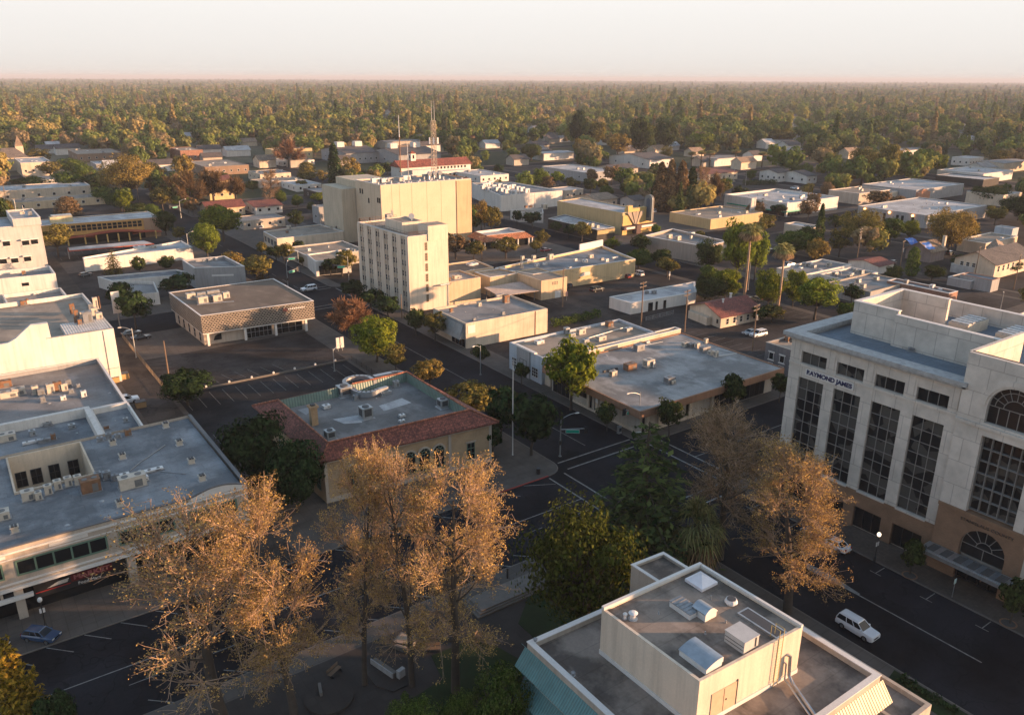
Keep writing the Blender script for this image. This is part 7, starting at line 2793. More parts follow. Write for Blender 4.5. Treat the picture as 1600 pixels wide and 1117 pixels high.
car('suv', P_WHITE, x, y, 175, 'white car parked behind the utility pole near the red roofed house', 'parked_suv')
x, y = G(*y7(1485, 808))
car('sedan', P_SILVER, x, y, 175, 'silver car left of the white car near the red roofed house')
x, y = G(*y8(712, 395))
car('sedan', P_BLACK, x, y, 20, 'dark car parked against the white cottage with the red roof')
x, y = G(*z_(535, 447))
car('hatch', P_GREY, x, y, 20, 'dark car in the lot at the near corner of the long white shop')
for px, py, kd, pm, lab in ((*V3(60, 1085), 'sedan', P_SILVER, 'silver car, first of the row in front of the long grey beige shed'), (*V3(145, 1090), 'suv', P_GREY, 'grey car, second of the row in front of the long grey beige shed'),
                            (*V3(345, 1060), 'sedan', P_WHITE, 'pale car, middle of the row in front of the long grey beige shed'), (*V3(430, 1045), 'suv', P_BLACK, 'black car toward the right of the row by the long grey beige shed'),
                            (*V3(230, 1095), 'hatch', P_WHITE, 'white car half hidden in the row by the long grey beige shed'), (*V3(490, 1055), 'sedan', P_TAN, 'tan car, last of the row by the long grey beige shed')):
    x, y = G(px, py)
    car(kd, pm, x, y, 65, lab)
for px, py, kd, pm, a, lab in ((709, 361, 'suv', P_WHITE, 0, 'white car below the end of the sand coloured block'), (702, 372, 'sedan', P_WHITE, 0, 'second white car below the sand coloured block, nearer'),
                               (853, 393, 'sedan', P_RED, 0, 'red car on the street behind the red skirted shop'), (1460, 288, 'suv', P_WHITE, 60, 'white car in the far lot right of the lamp lit store'),
                               (275, 325, 'sedan', P_SILVER, 75, 'silver car on the street under the bare trees at upper left'), (1518, 392, 'sedan', P_WHITE, 20, 'white car beyond the rounded golden tree at right'),
                               (1180, 470, 'hatch', P_TAN, 90, 'tan car parked on the street by the slim palm')):
    x, y = G(px, py)
    car(kd, pm, x, y, a, lab)

# ---- lamps, signals, poles
LAMPM = paint('lamp_grey', (.34, .36, .37), .45, .6)

def street_lamp(x, y, h, arm, rot, label, signal=None, sign=False):
    r = thing('street_lamp' if not signal else 'traffic_signal', label, 'street lamp' if not signal else 'traffic signal', (x, y, 0))
    d = Vector((math.cos(math.radians(rot)), math.sin(math.radians(rot)), 0))
    b = Vector((x, y, 0))
    mb = MB()
    mb.tube([b, b + Vector((0, 0, .5)), b + Vector((0, 0, h))], [.16, .12, .08], 8)
    mb.box(x - .2, y - .2, 0, x + .2, y + .2, .15)
    mb.build('pole', LAMPM, r)
    mb = MB()
    pts = [b + Vector((0, 0, h - .5)) + d * (arm * t) + Vector((0, 0, .9 * math.sin(t * 1.6))) for t in np.linspace(0, 1, 7)]
    mb.tube(pts, [.06, .055, .05, .05, .05, .045, .04], 6)
    mb.build('arm', LAMPM, r)
    mb = MB()
    e = pts[-1]
    mb.tube([e - d * .1, e + d * .25, e + d * .6, e + d * .75], [.05, .14, .13, .04], 8)
    mb.build('lamp_head', W_TRIM, r)
    if signal:
        ln_, srot, sz = signal
        s = Vector((math.cos(math.radians(srot)), math.sin(math.radians(srot)), 0))
        n = Vector((-s.y, s.x, 0))
        mb = MB()
        pts = [b + Vector((0, 0, sz + .35 * t)) + s * ln_ * t for t in np.linspace(0, 1, 5)]
        mb.tube(pts, [.09, .08, .07, .06, .05], 6)
        mb.build('mast_arm', LAMPM, r)
        for t in (.95,):
            c = b + Vector((0, 0, sz + .1)) + s * ln_ * t
            mb = MB()
            mb.obox((c.x, c.y), math.radians(srot), .35, .32, c.z - .6, c.z + .5)
            mb.obox((c.x, c.y), math.radians(srot), .75, .06, c.z - .75, c.z + .65)
            mb.build('signal_head', BLACKM, r)
        if sign:
            c0 = b + Vector((0, 0, sz - .32)) + s * ln_ * .45
            mb = MB()
            mb.obox((c0.x, c0.y), math.radians(srot), 2.3, .06, c0.z - .28, c0.z + .28)
            mb.obox((c0.x, c0.y), math.radians(srot), 2.4, .04, c0.z - .33, c0.z + .33, 1)
            mb.build('street_name_sign', [GREENS, W_TRIM], r)
        mb = MB()
        mb.box(x - .22, y - .2, 2.3, x + .22, y + .2, 3.1)
        mb.build('pedestrian_signal', BLACKM, r)
    return r

x, y = G(875, 713)
street_lamp(x, y, 7.6, 2.6, -20, 'tall signal pole with lamp arm and green street sign on the near pavement corner', (4.6, -38, 5.2), True)
x, y = G(*K(800, 560, 785, 455))
street_lamp(x, y, 8.0, 2.8, 180, 'signal pole with curved lamp arm and green sign by the brown fascia shop corner', (3.6, 172, 4.6), True)
x, y = G(*K(400, 440, 562, 100, 11.17))
street_lamp(x, y, 7.5, 2.6, 60, 'signal pole with green sign behind the latticed bank roof', (4.5, 20, 5.0), True)
x, y = G(*y6(580, 475))
street_lamp(x, y, 8.2, 3.0, 150, 'signal pole with curved arm and green sign left of the slim tower', (5, 150, 5.0), True)
x, y = G(*y6(270, 420))
street_lamp(x, y, 7.5, 2.6, 180, 'signal pole with green sign on the far corner left of the glazed corner shop', (5, 175, 5.2), True)
x, y = G(*u1(1130, 960))
street_lamp(x, y, 8, 3, 20, 'signal pole with green sign far up the left street', (5, 190, 5.5), True)
for px, py, h, rot, lab in ((*y7(1470, 530), 9.5, 30, 'tall street lamp right of the slim palm trunk'), (*u1(1180, 1190), 8, 20, 'street lamp beside the bright green trees behind the ochre office'),
                            (*z_(850, 955), 7.4, 165, 'wooden light pole at the alley fence by the black saloon'), (*y6(490, 1040), 5.5, 20, 'slim lot lamp near the latticed bank entrance kerb'),
                            (*y6(1400, 1060), 7, 200, 'street lamp by the blue grey storefront'), (*y8(1440, 690), 7, 200, 'thin street lamp beyond the county office'),
                            (*u3(1455, 760), 9, 90, 'thin lamp post by the hedge in the far lot'), (*u3(1380, 740), 9, 90, 'second thin lamp post left along the far hedge')):
    x, y = G(px, py)
    street_lamp(x, y, h, 2.2, rot, lab)
for px, py, rot, lab in ((1366, 878, 0, 'black globe post lamp on the pavement beside the white saloon'), (73, 985, 0, 'black post lamp in front of the market sign at lower left')):
    x, y = G(px, py)
    r = thing('post_lamp', lab, 'street lamp', (x, y, 0))
    mb = MB()
    mb.tube([(x, y, .1), (x, y, .9), (x, y, 1.0), (x, y, 4.1)], [.2, .16, .09, .07], 8)
    mb.build('post', BLACKM, r)
    mb = MB()
    mb.ball((x, y, 4.4), .28, 10, 0, 1.2)
    mb.build('globe', emit('globe_glow', (1, .80, .55), .7) if px > 1000 else W_TRIM, r)
    mb = MB()
    mb.box(x - .3, y - .04, 2.6, x + .3, y + .04, 3.2)
    mb.build('banner', W_TRIM, r)

def utility_pole(px, py, h, label, tr=False, arms=2, rot=0, x=None):
    x, y = G(px, py)
    r = thing('utility_pole', label, 'utility pole', (x, y, 0))
    mb = MB()
    mb.tube([(x, y, 0), (x, y, h)], [.19, .12], 8)
    mb.build('pole', WOOD, r)
    c, s = math.cos(math.radians(rot)), math.sin(math.radians(rot))
    for k in range(arms):
        mb = MB()
        mb.obox((x, y), math.radians(rot), 2.8, .12, h - .5 - k * 1.0, h - .36 - k * 1.0)
        for t in (-1.3, -.75, .75, 1.3):
            mb.cyl((x + c * t, y + s * t), .05, h - .36 - k, h - .14 - k, 5, 1)
        mb.build('crossarm', [WOOD, METAL], r)
    if tr:
        mb = MB()
        mb.cyl((x + .4 * c, y + .4 * s), .28, h - 4.0, h - 2.8, 10)
        mb.build('transformer', METAL, r)
    return (x, y, h)

up = [utility_pole(*y7(315, 640), 11.5, 'dark utility pole with short arms in front of the tan store wall', False, 1, 20),
      utility_pole(*y7(803, 762), 12.5, 'wooden utility pole in front of the white lot office', False, 2, 10),
      utility_pole(*y7(1075, 795), 11.5, 'wooden utility pole with transformers left of the red roofed house', True, 2, 10),
      utility_pole(*y7(1497, 915), 12, 'wooden utility pole by the white parked car right of the red roofed house', True, 2, 10),
      utility_pole(*y6(1408, 355), 9.5, 'pale utility pole between the slim tower and the red skirted shop', False, 1, 10),
      utility_pole(*y8(550, 370), 13, 'stout utility pole with transformers left of the white cottage', True, 3, 15),
      utility_pole(*y8(812, 450), 12.5, 'leaning pale utility pole beside the tarp covered house', True, 1, 15),
      utility_pole(*y8(1285, 460), 11, 'utility pole in front of the old wooden house', False, 1, 15),
      utility_pole(*y8(1530, 530), 11.5, 'utility pole at the right edge near the red trim row', False, 1, 15),
      utility_pole(*z_(1055, 1090), 9, 'bare wooden pole beside the big dark bush in the lot', False, 0, 0),
      utility_pole(*u3(808, 900), 11, 'utility pole left of the dark fin sign', False, 2, 10),
      utility_pole(*u1(875, 915), 12, 'brown utility pole above the ochre office', False, 0, 0),
      utility_pole(*V1(85, 960), 12, 'utility pole in front of the pale tan shop at the left edge', False, 1, 0),
      utility_pole(*y6(910, 710), 7, 'thin grey pole at the foot of the slim tower', False, 0, 0),
      utility_pole(*u2(370, 580), 14, 'distant pole beside the yellow lit block', False, 1, 0)]
for k, (a, b) in enumerate(((0, 1), (1, 2), (2, 3), (5, 6), (7, 8), (4, 0))):
    A, B = up[a], up[b]
    mb = MB()
    for t in (-1.2, 1.2):
        pts = [(A[0] + (B[0] - A[0]) * s_ + t * .3, A[1] + (B[1] - A[1]) * s_ + t, A[2] + (B[2] - A[2]) * s_ - .2 - 1.6 * s_ * (1 - s_)) for s_ in np.linspace(0, 1, 9)]
        mb.tube(pts, .025, 3)
    tag(mb.build('overhead_wire', BLACKM), ('overhead wires from the tan store pole to the white lot office pole', 'overhead wires between the lot office pole and the transformer pole', 'overhead wires past the red roofed house', 'overhead wires beside the tarp covered house', 'overhead wires in front of the wooden house', 'overhead wires behind the slim tower')[k], 'wires')

# flagpole, bins, fences, hedges, benches
x, y = G(801, 712)
fp = thing('flagpole', 'bare white flagpole in front of the brick museum', 'flagpole', (x, y, 0))
mb = MB()
mb.tube([(x, y, 0), (x, y, .6), (x, y, 17.8)], [.16, .11, .06], 8)
mb.build('pole', W_TRIM, fp)
mb = MB()
mb.ball((x, y, 17.9), .14, 8)
mb.build('finial', METAL, fp)
x, y = G(841, 741)
r = thing('litter_bin', 'black litter bin on the pavement corner by the red kerb', 'litter bin', (x, y, .13))
mb = MB()
mb.cyl((x, y), .32, .135, 1.1, 12, 0, .36)
mb.build('bin_body', BLACKM, r)
mb = MB()
mb.cyl((x, y), .38, 1.1, 1.2, 12, 0, .3)
mb.build('lid', DARKM, r)
for q, lab in (((668, 470), 'pale utility cabinet on the pavement in front of the brown fascia shop'), ((780, 480), 'white bench on the pavement corner by the brown fascia shop')):
    x, y = G(*K(800, 560, *q))
    r = thing('utility_cabinet' if 'cab' in lab else 'pavement_bench', lab, 'cabinet' if 'cab' in lab else 'bench', (x, y, .13))
    mb = MB()
    if 'cab' in lab:
        mb.box(x - .35, y - .3, .135, x + .35, y + .3, 1.5)
        mb.box(x - .4, y - .35, 1.5, x + .4, y + .35, 1.6)
        mb.box(x - .3, y - .31, .6, x + .3, y - .3, 1.3, 1)
        mb.build('housing', [METAL, DARKM], r)
    else:
        mb.box(x - .9, y - .25, .5, x + .9, y + .25, .6)
        mb.build('seat', W_TRIM, r)
        for s in (-.7, .7):
            m2 = MB()
            m2.box(x + s - .08, y - .2, .135, x + s + .08, y + .2, .5)
            m2.build('leg', METAL, r)
for q, mm, lab in (((775, 128), paint('skip_ochre', (.38, .24, .09), .7), 'ochre rubbish skip at the foot of the blank white wall'), ((880, 305), paint('skip_tan', (.34, .22, .10), .7), 'tan rubbish skip in front of the white car in the alley'), ((715, 150), paint('skip_ochre', (.38, .24, .09), .7), 'second ochre skip nearer along the blank white wall')):
    x, y = G(*Z(*q))
    r = thing('rubbish_skip', lab, 'skip', (x, y, 0))
    mb = MB()
    mb.prism([(x - .9, y - .8), (x + .9, y - .8), (x + .9, y + .8), (x - .9, y + .8)], .1, 1.35)
    for k in range(4):
        mb.box(x - .96, y - .7 + k * .45, .2, x + .96, y - .62 + k * .45, 1.3)
    mb.build('container', mm, r)
    mb = MB()
    mb.box(x - .98, y - .85, 1.36, x + .98, y + .85, 1.44)
    mb.build('lid', DARKM, r)

def fence(name, label, pts, h, mt, gap=2.5, solid=False):
    r = thing(name, label, 'fence' if 'wall' not in name else 'wall', (*pts[0], 0))
    for a, b in zip(pts[:-1], pts[1:]):
        f_ = Face(a, b)
        n = max(1, int(f_.len / gap))
        mb = MB()
        if solid:
            f_.box(mb, 0, f_.len, .0, h, -.1, .1)
            mb.build('wall', mt, r)
            continue
        for zz in (.15, h * .5, h):
            f_.box(mb, 0, f_.len, zz - .03, zz + .03, -.02, .02)
        for k in range(int(f_.len / .35)):
            f_.box(mb, k * .35, k * .35 + .03, .1, h, -.012, .012)
        mb.build('panel', mt, r)
        m2 = MB()
        for k in range(n + 1):
            u = f_.len * k / n
            f_.box(m2, u - .05, u + .05, 0, h + .1, -.05, .05)
        m2.build('posts', mt, r).name = 'fence_post'
    return r

fence('slat_fence', 'brown slatted fence between the alley and the bank parking lot', [(31.5, 216), (31.5, 167.6)], 1.3, stucco('fence_tan', (.24, .18, .12), .3), 3)
fence('low_wall', 'low pale wall with white marker lights dividing the two parking lots', [(32, 167.5), (71.5, 167.3)], .55, KERB, 3, True)
fence('iron_fence', 'dark railing at the back of the museum parking bays', [(33, 136.2), (72, 136)], 1.3, BLACKM)
fence('iron_fence', 'dark railing along the main street side of the museum parking bays', [(72, 166.5), (72, 137)], 1.3, BLACKM)
fence('lot_fence', 'thin rail fence on the near side of the white lot office', [(152.5, 151), (163.5, 151.3)], 1.2, METAL)
for k, px in enumerate((340, 372, 404, 436, 468, 500, 532, 556)):
    x = 34 + k * 4.9
    r = thing('marker_light', 'small white marker light on the low wall dividing the parking lots', 'light', (x, 167.3, .55), 'marker lights on the low wall')
    mb = MB()
    mb.box(x - .2, 167.15, .55, x + .2, 167.45, .95)
    mb.cyl((x, 167.3), .1, .95, 1.05, 8)
    mb.build('housing', W_TRIM, r)
r = thing('lot_sign', 'pair of upright white sign boards in the planter by the bright green tree', 'sign', (*G(532, 549), 0))
x, y = G(532, 549)
for d in (-.55, .55):
    mb = MB()
    mb.box(x + d - .42, y - .1, .9, x + d + .42, y + .1, 3.6)
    mb.build('board', W_TRIM, r)
    mb = MB()
    mb.box(x + d - .06, y - .06, .1, x + d + .06, y + .06, .9)
    mb.build('post', METAL, r)
mb = MB()
x, y = G(*z_(750, 770))
r = thing('upright_sign', 'tall narrow white sign on posts by the street behind the white warehouse', 'sign', (x, y, 0))
mb.box(x - 1, y - .15, 4.2, x + 1, y + .15, 10)
mb.build('panel', W_TRIM, r)
mb = MB()
mb.box(x - .12, y - .1, 0, x + .12, y + .1, 4.2)
mb.build('post', METAL, r)
for q, lab in (((340, 600), 'red and white sign on a post beside the dark utility pole in the lot'), ((980, 470), 'plain white sign post by the street right of the tan store')):
    x, y = G(*y7(*q))
    r = thing('post_sign', lab, 'sign', (x, y, 0))
    mb = MB()
    mb.box(x - .04, y - .04, 0, x + .04, y + .04, 2.6)
    mb.build('post', METAL, r)
    mb = MB()
    mb.box(x - .35, y - .06, 1.5, x + .35, y + .02, 2.9)
    mb.build('sign_board', W_TRIM if 'white sign' in lab and 'red' not in lab else paint('sign_pale_red', (.5, .25, .2)), r)
x, y = G(1487, 934)
r = thing('parking_sign', 'small pale green sign on a thin post on the brick pavement by the entrance canopy', 'sign', (x, y, 0))
mb = MB()
mb.box(x - .03, y - .03, .1, x + .03, y + .03, 2.2)
mb.build('post', METAL, r)
mb = MB()
mb.box(x - .25, y - .03, 2.2, x + .25, y + .03, 2.9)
mb.build('sign_board', paint('sign_mint', (.5, .62, .56)), r)
for q in ((1421, 900), (1575, 975)):
    x, y = G(*q)
    r = thing('tree_grate', 'round dark tree pit with ' + ('the small tree by the shop window' if q[0] < 1500 else 'the bushy tree at the right edge'), 'tree pit', (x, y, .14))
    mb = MB()
    mb.cyl((x, y), 1.0, .142, .16, 18)
    mb.build('grate', RUST, r)
    mb = MB()
    mb.cyl((x, y), .8, .161, .168, 18)
    mb.build('soil', R_DARK, r)
# plaza furniture at the bottom of the picture
x, y = G(605, 1052)
mon = thing('plaza_monument', 'low stone monument with white edges on an eight sided plinth in the dark plaza', 'monument', (x, y, .14))
mb = MB()
mb.prism([(x + 2.2 * math.cos(math.pi / 8 + k * math.pi / 4), y + 3.4 * math.sin(math.pi / 8 + k * math.pi / 4)) for k in range(8)], .14, .32)
mb.build('plinth', PLAZA, mon)
mb = MB()
mb.obox((x - .1, y + .4), .25, .5, 3.6, .32, .9)
mb.obox((x - .45, y + .4), .25, .12, 3.7, .32, 1.0, 1)
mb.obox((x + .9, y - 1.6), .25, .9, .5, .32, 1.3, 1)
mb.build('stone_block', [KERB, W_GREY], mon)
x, y = G(632, 1008)
pl = thing('stone_planter', 'square stone planter by the dark tree trunk in the plaza', 'planter', (x, y, .14))
mb = MB()
mb.obox((x, y), .5, 2.4, 2.4, .14, .7)
mb.build('box', KERB, pl)
mb = MB()
mb.obox((x, y), .5, 2.0, 2.0, .701, .72)
mb.build('soil', BRICKR, pl)
x, y = G(515, 1092)
cp = thing('round_plinth', 'round pale paved plinth at the bottom of the plaza', 'plinth', (x, y, .14))
mb = MB()
mb.cyl((x, y), 2.6, .14, .45, 28)
mb.build('paved_disc', PLAZA, cp)
mb = MB()
mb.obox((x - .5, y + 1.2), 1.3, 1.6, .3, .452, .95)
mb.build('seat', KERB, cp)
for k, (q, a) in enumerate((((525, 1055), .45), ((676, 1020), -.5), ((748, 1003), .6))):
    x, y = G(*q)
    r = thing('park_bench', ('dark slatted bench nearest the round plinth', 'dark bench between the two plaza trunks', 'dark bench at the right side of the plaza lawn')[k], 'bench', (x, y, .14))
    mb = MB()
    for s in range(4):
        mb.obox((x + s * .13 * math.sin(a) * -1, y + s * .13 * math.cos(a)), a, 1.8, .1, .55, .6)
    mb.build('seat', WOOD, r)
    mb = MB()
    mb.obox((x - .5 * math.sin(a), y + .5 * math.cos(a)), a, 1.8, .06, .7, 1.1)
    mb.build('backrest', WOOD, r)
    for s in (-.7, .7):
        mb = MB()
        mb.obox((x + s * math.cos(a), y + s * math.sin(a)), a, .08, .5, .14, .55)
        mb.build('leg', BLACKM, r)
rw = thing('plaza_platform', 'pale raised stone platform with steps behind the big dark green tree', 'platform', (50, 72, .14))
mb = MB()
for k in range(3):
    mb.box(44.5 + k * .4, 69.5 + k * .25, .141 + k * .2, 74, 73.1, .34 + k * .2)
mb.build('steps', KERB, rw)
for q, lab in (((793, 908), 'black bollard lamp at the edge of the pale stone platform'),):
    x, y = G(*q)
    r = thing('bollard_lamp', lab, 'bollard', (x, y, .7))
    mb = MB()
    mb.cyl((x, y), .12, .5, 1.9, 8)
    mb.cyl((x, y), .2, 1.9, 2.1, 8)
    mb.build('shaft', BLACKM, r)

def hedge(label, pts, w, h, leaf, seed):
    rng = np.random.default_rng(seed)
    a, b = np.array(pts[0]), np.array(pts[1])
    ln_ = np.linalg.norm(b - a)
    n = int(ln_ * h * 60)
    t, s, z = rng.random(n), rng.uniform(-1, 1, n), rng.random(n) ** .7
    d = (b - a) / ln_
    nn = np.array([-d[1], d[0]])
    xy = a + np.outer(t, b - a) + np.outer(s * w / 2 * (.9 + .2 * np.sin(t * ln_ * 2)), nn)
    C = np.column_stack([xy, z * h * (.9 + .12 * np.sin(t * ln_ * 1.7))])
    C -= np.array([a[0], a[1], 0])
    V, F_ = leaf_quads(C, np.column_stack([nn[0] * s, nn[1] * s, .8 + 0 * s]) + rng.normal(size=(n, 3)) * .6, .22, rng)
    o = bpy.data.objects.new('clipped_hedge', npmesh('hedge', V, F_, leaf))
    COL.objects.link(o)
    o.location = (a[0], a[1], 0)
    tag(o, label, 'hedge')

a, b = G(*y7(250, 765)), G(*y7(540, 700))
hedge('long clipped hedge at the back of the tan corner building', (a, b), 2.2, 2.4, LEAF['green'], 1)
a, b = G(1405, 1062), G(1495, 1117)
hedge('dark clipped hedge beside the near pavement at the lower right', (a, b), 1.2, .8, LEAF['deep'], 2)
a, b = G(*X6(330, 160)), G(*X6(740, 150))
hedge('long dark hedge in the far lot left of the white roofed store', (a, b), 4, 3.5, LEAF['dark'], 3)

# ---- trees placed from the photograph: foot, top, width
def pt(kind, var, leaf, bx, by, ty, wpx, label, name='street_tree', bark=BARK, cat='tree', h=None, rot=None):
    x, y = G(bx, by)
    hh = h or hgt(bx, by, bx, ty)
    dist = pix(x, y, hh * .6)[2]
    return tree(name, label, cat, x, y, hh, wpx * dist / FOC, kind, var, LEAF[leaf], bark, None, rot)

PL = 'plane_tree'
pt('thin', 1, 'tan', 352, 1132, 765, 310, 'sparse golden brown plane tree at lower left with bare spreading branches', PL, BARKP)
pt('plane', 2, 'tan', 462, 1128, 730, 205, 'golden plane tree in early leaf, second from the left of the plaza row', PL, BARKP)
pt('plane', 3, 'tan', 570, 1070, 697, 135, 'golden plane tree in front of the museum left corner, third of the plaza row', PL, BARKP)
pt('thin', 4, 'tan', 644, 1072, 690, 145, 'tall golden plane tree with straight dark trunk in the middle of the plaza row', PL, BARKP)
pt('plane', 5, 'tan', 712, 1082, 710, 215, 'broadest golden plane tree at the right end of the plaza row', PL, BARKP)
pt('plane', 6, 'tan', 1230, 958, 698, 205, 'golden plane tree standing on the near pavement in front of the county office', PL, BARKP)
pt('high', 7, 'brown', 1124, 872, 638, 200, 'grey brown thinly leaved plane tree left of the county office', PL, BARKP)
pt('cedar', 1, 'needle', 1000, 890, 650, 265, 'large dark deodar cedar with drooping tiers at the crossing', 'cedar_tree')
pt('squat', 1, 'palm', 1083, 900, 792, 92, 'short stout fan palm beside the cedar', 'fan_palm', BARK, 'palm')
pt('loose', 1, 'mid', 902, 1005, 788, 205, 'wide dark green broadleaf tree behind the foreground building', 'shade_tree')
pt('dense', 2, 'deep', 408, 775, 640, 112, 'dark glossy evergreen at the left side of the museum', 'evergreen_tree')
pt('dense', 3, 'deep', 466, 800, 680, 96, 'lower dark evergreen at the near left corner of the museum', 'evergreen_tree')
pt('pine', 1, 'amber', 48, 1175, 978, 92, 'amber lit pointed conifer at the lower left corner', 'conifer_tree')
pt('dense', 4, 'deep', 98, 1190, 1075, 70, 'dark low tree right beside the amber conifer', 'evergreen_tree')
for k, (bx, by, ty, w, lf, lab) in enumerate(((780, 1180, 1042, 120, 'green', 'yellow green bush at the bottom of the picture left of the foreground building'), (650, 1190, 1085, 90, 'green', 'low leafy shrub at the bottom edge below the plaza'),
                                             (720, 1185, 1075, 70, 'green', 'small leafy shrub at the bottom edge between two larger ones'))):
    pt('loose', 2 + k, lf, bx, by, ty, w, lab, 'leafy_shrub')
pt('neat', 1, 'dark', 1421, 898, 843, 46, 'small dark round tree in front of the county office shop window')
pt('neat', 2, 'dark', 1578, 975, 902, 62, 'dark bushy small tree at the right frame edge by the canopy')
pt('bigleaf', 1, 'bright', 892, 641, 526, 88, 'large bright yellow green tree between the storefront and the brown fascia shop')
pt('neat', 3, 'dark', 815, 601, 565, 28, 'small dark tree in front of the blue grey storefront')
pt('neat', 4, 'dark', 948, 673, 630, 36, 'small dark tree at the long side of the brown fascia shop')
pt('neat', 5, 'dark', 1045, 682, 622, 42, 'small dark tree at the front of the brown fascia shop, right of its corner')
pt('neat', 1, 'dark', 1144, 643, 585, 48, 'round dark street tree midway along the brown fascia shop')
pt('neat', 2, 'dark', 1217, 629, 583, 34, 'dark street tree at the far end of the brown fascia shop')
pt('neat', 3, 'dark', 751, 573, 537, 30, 'small dark street tree at the alley mouth right of the tan corner building')
pt('dense', 5, 'bright', 589, 566, 494, 78, 'vivid yellow green round tree at the parking lot entrance')
pt('bare', 1, 'rust', 548, 530, 458, 84, 'rounded leafless reddish tree on the main street', 'bare_tree')
pt('airy', 1, 'olive', 619, 581, 538, 48, 'small olive tree right of the vivid green round tree')
pt('airy', 2, 'gold', 672, 607, 558, 56, 'golden olive street tree at the far corner of the museum')
pt('airy', 3, 'olive', 735, 660, 594, 82, 'olive topped street tree beside the museum right wall')
pt('neat', 4, 'deep', 783, 690, 608, 62, 'dark street tree just left of the flagpole')
pt('neat', 5, 'deep', 830, 712, 615, 88, 'large dark round street tree right of the flagpole')
pt('neat', 1, 'deep', 770, 715, 660, 40, 'low dark shrub at the museum right corner')
pt('neat', 2, 'deep', 552, 470, 438, 40, 'dark street tree at the far left foot of the slim tower')
pt('neat', 3, 'deep', 580, 486, 450, 44, 'dark street tree at the middle of the slim tower foot')
pt('neat', 4, 'deep', 607, 500, 462, 46, 'dark street tree near the near corner of the slim tower')
pt('neat', 5, 'dark', 650, 525, 481, 36, 'dark small tree left of the olive one before the corner building')
pt('airy', 4, 'olive', 680, 533, 484, 46, 'olive dark tree before the sloped shop front of the corner building')
pt('dense', 6, 'deep', 294, 634, 575, 84, 'big dark bush in the museum parking lot beside a bare pole')
pt('neat', 1, 'deep', 190, 484, 438, 50, 'dark tree left of two in front of the grey porch shop')
pt('neat', 2, 'deep', 213, 514, 455, 56, 'dark tree by the street at the alley end, lower of the pair')
pt('neat', 3, 'deep', 281, 466, 426, 56, 'dark wide tree right of the porch shop')
pt('cedar', 2, 'olive', 180, 433, 388, 38, 'pointed olive street tree, left of the three by the long white shop')
pt('neat', 4, 'dark', 220, 432, 401, 24, 'small round street tree, middle of the three by the long white shop')
pt('neat', 5, 'dark', 262, 426, 399, 30, 'dark street tree, right of the three by the long white shop')
pt('airy', 5, 'olive', 92, 402, 345, 52, 'olive brown tree between the tall white block and the ochre office')
pt('bigleaf', 2, 'bright', 350, 378, 314, 66, 'tall bright green tree on the left street')
pt('dense', 1, 'lime', 325, 404, 347, 46, 'round bright green tree lower left of the tall bright one')
pt('airy', 1, 'olive', 282, 378, 353, 26, 'small olive tree at the end of the ochre office')
pt('airy', 2, 'olive', 402, 440, 396, 54, 'olive dark tree behind the latticed bank roof')
for k, (bx, by, ty, w) in enumerate(((410, 401, 378, 22), (432, 409, 384, 28), (447, 415, 378, 32), (467, 398, 377, 24), (473, 416, 400, 16))):
    pt('neat', k + 1, 'dark' if k % 2 else 'olive', bx, by, ty, w, ('dark street tree at the left corner of the white two storey office', 'dark street tree just before the white two storey office', 'olive street tree in the row before the white two storey office', 'dark tree above the small row by the white office', 'tiny tree by the glazed corner shop wall')[k])
pt('neat', 1, 'olive', 535, 432, 391, 46, 'olive dark tree in front of the glazed corner shop')
pt('neat', 2, 'dark', 517, 432, 404, 28, 'dark small tree left of the olive one at the glazed corner shop')
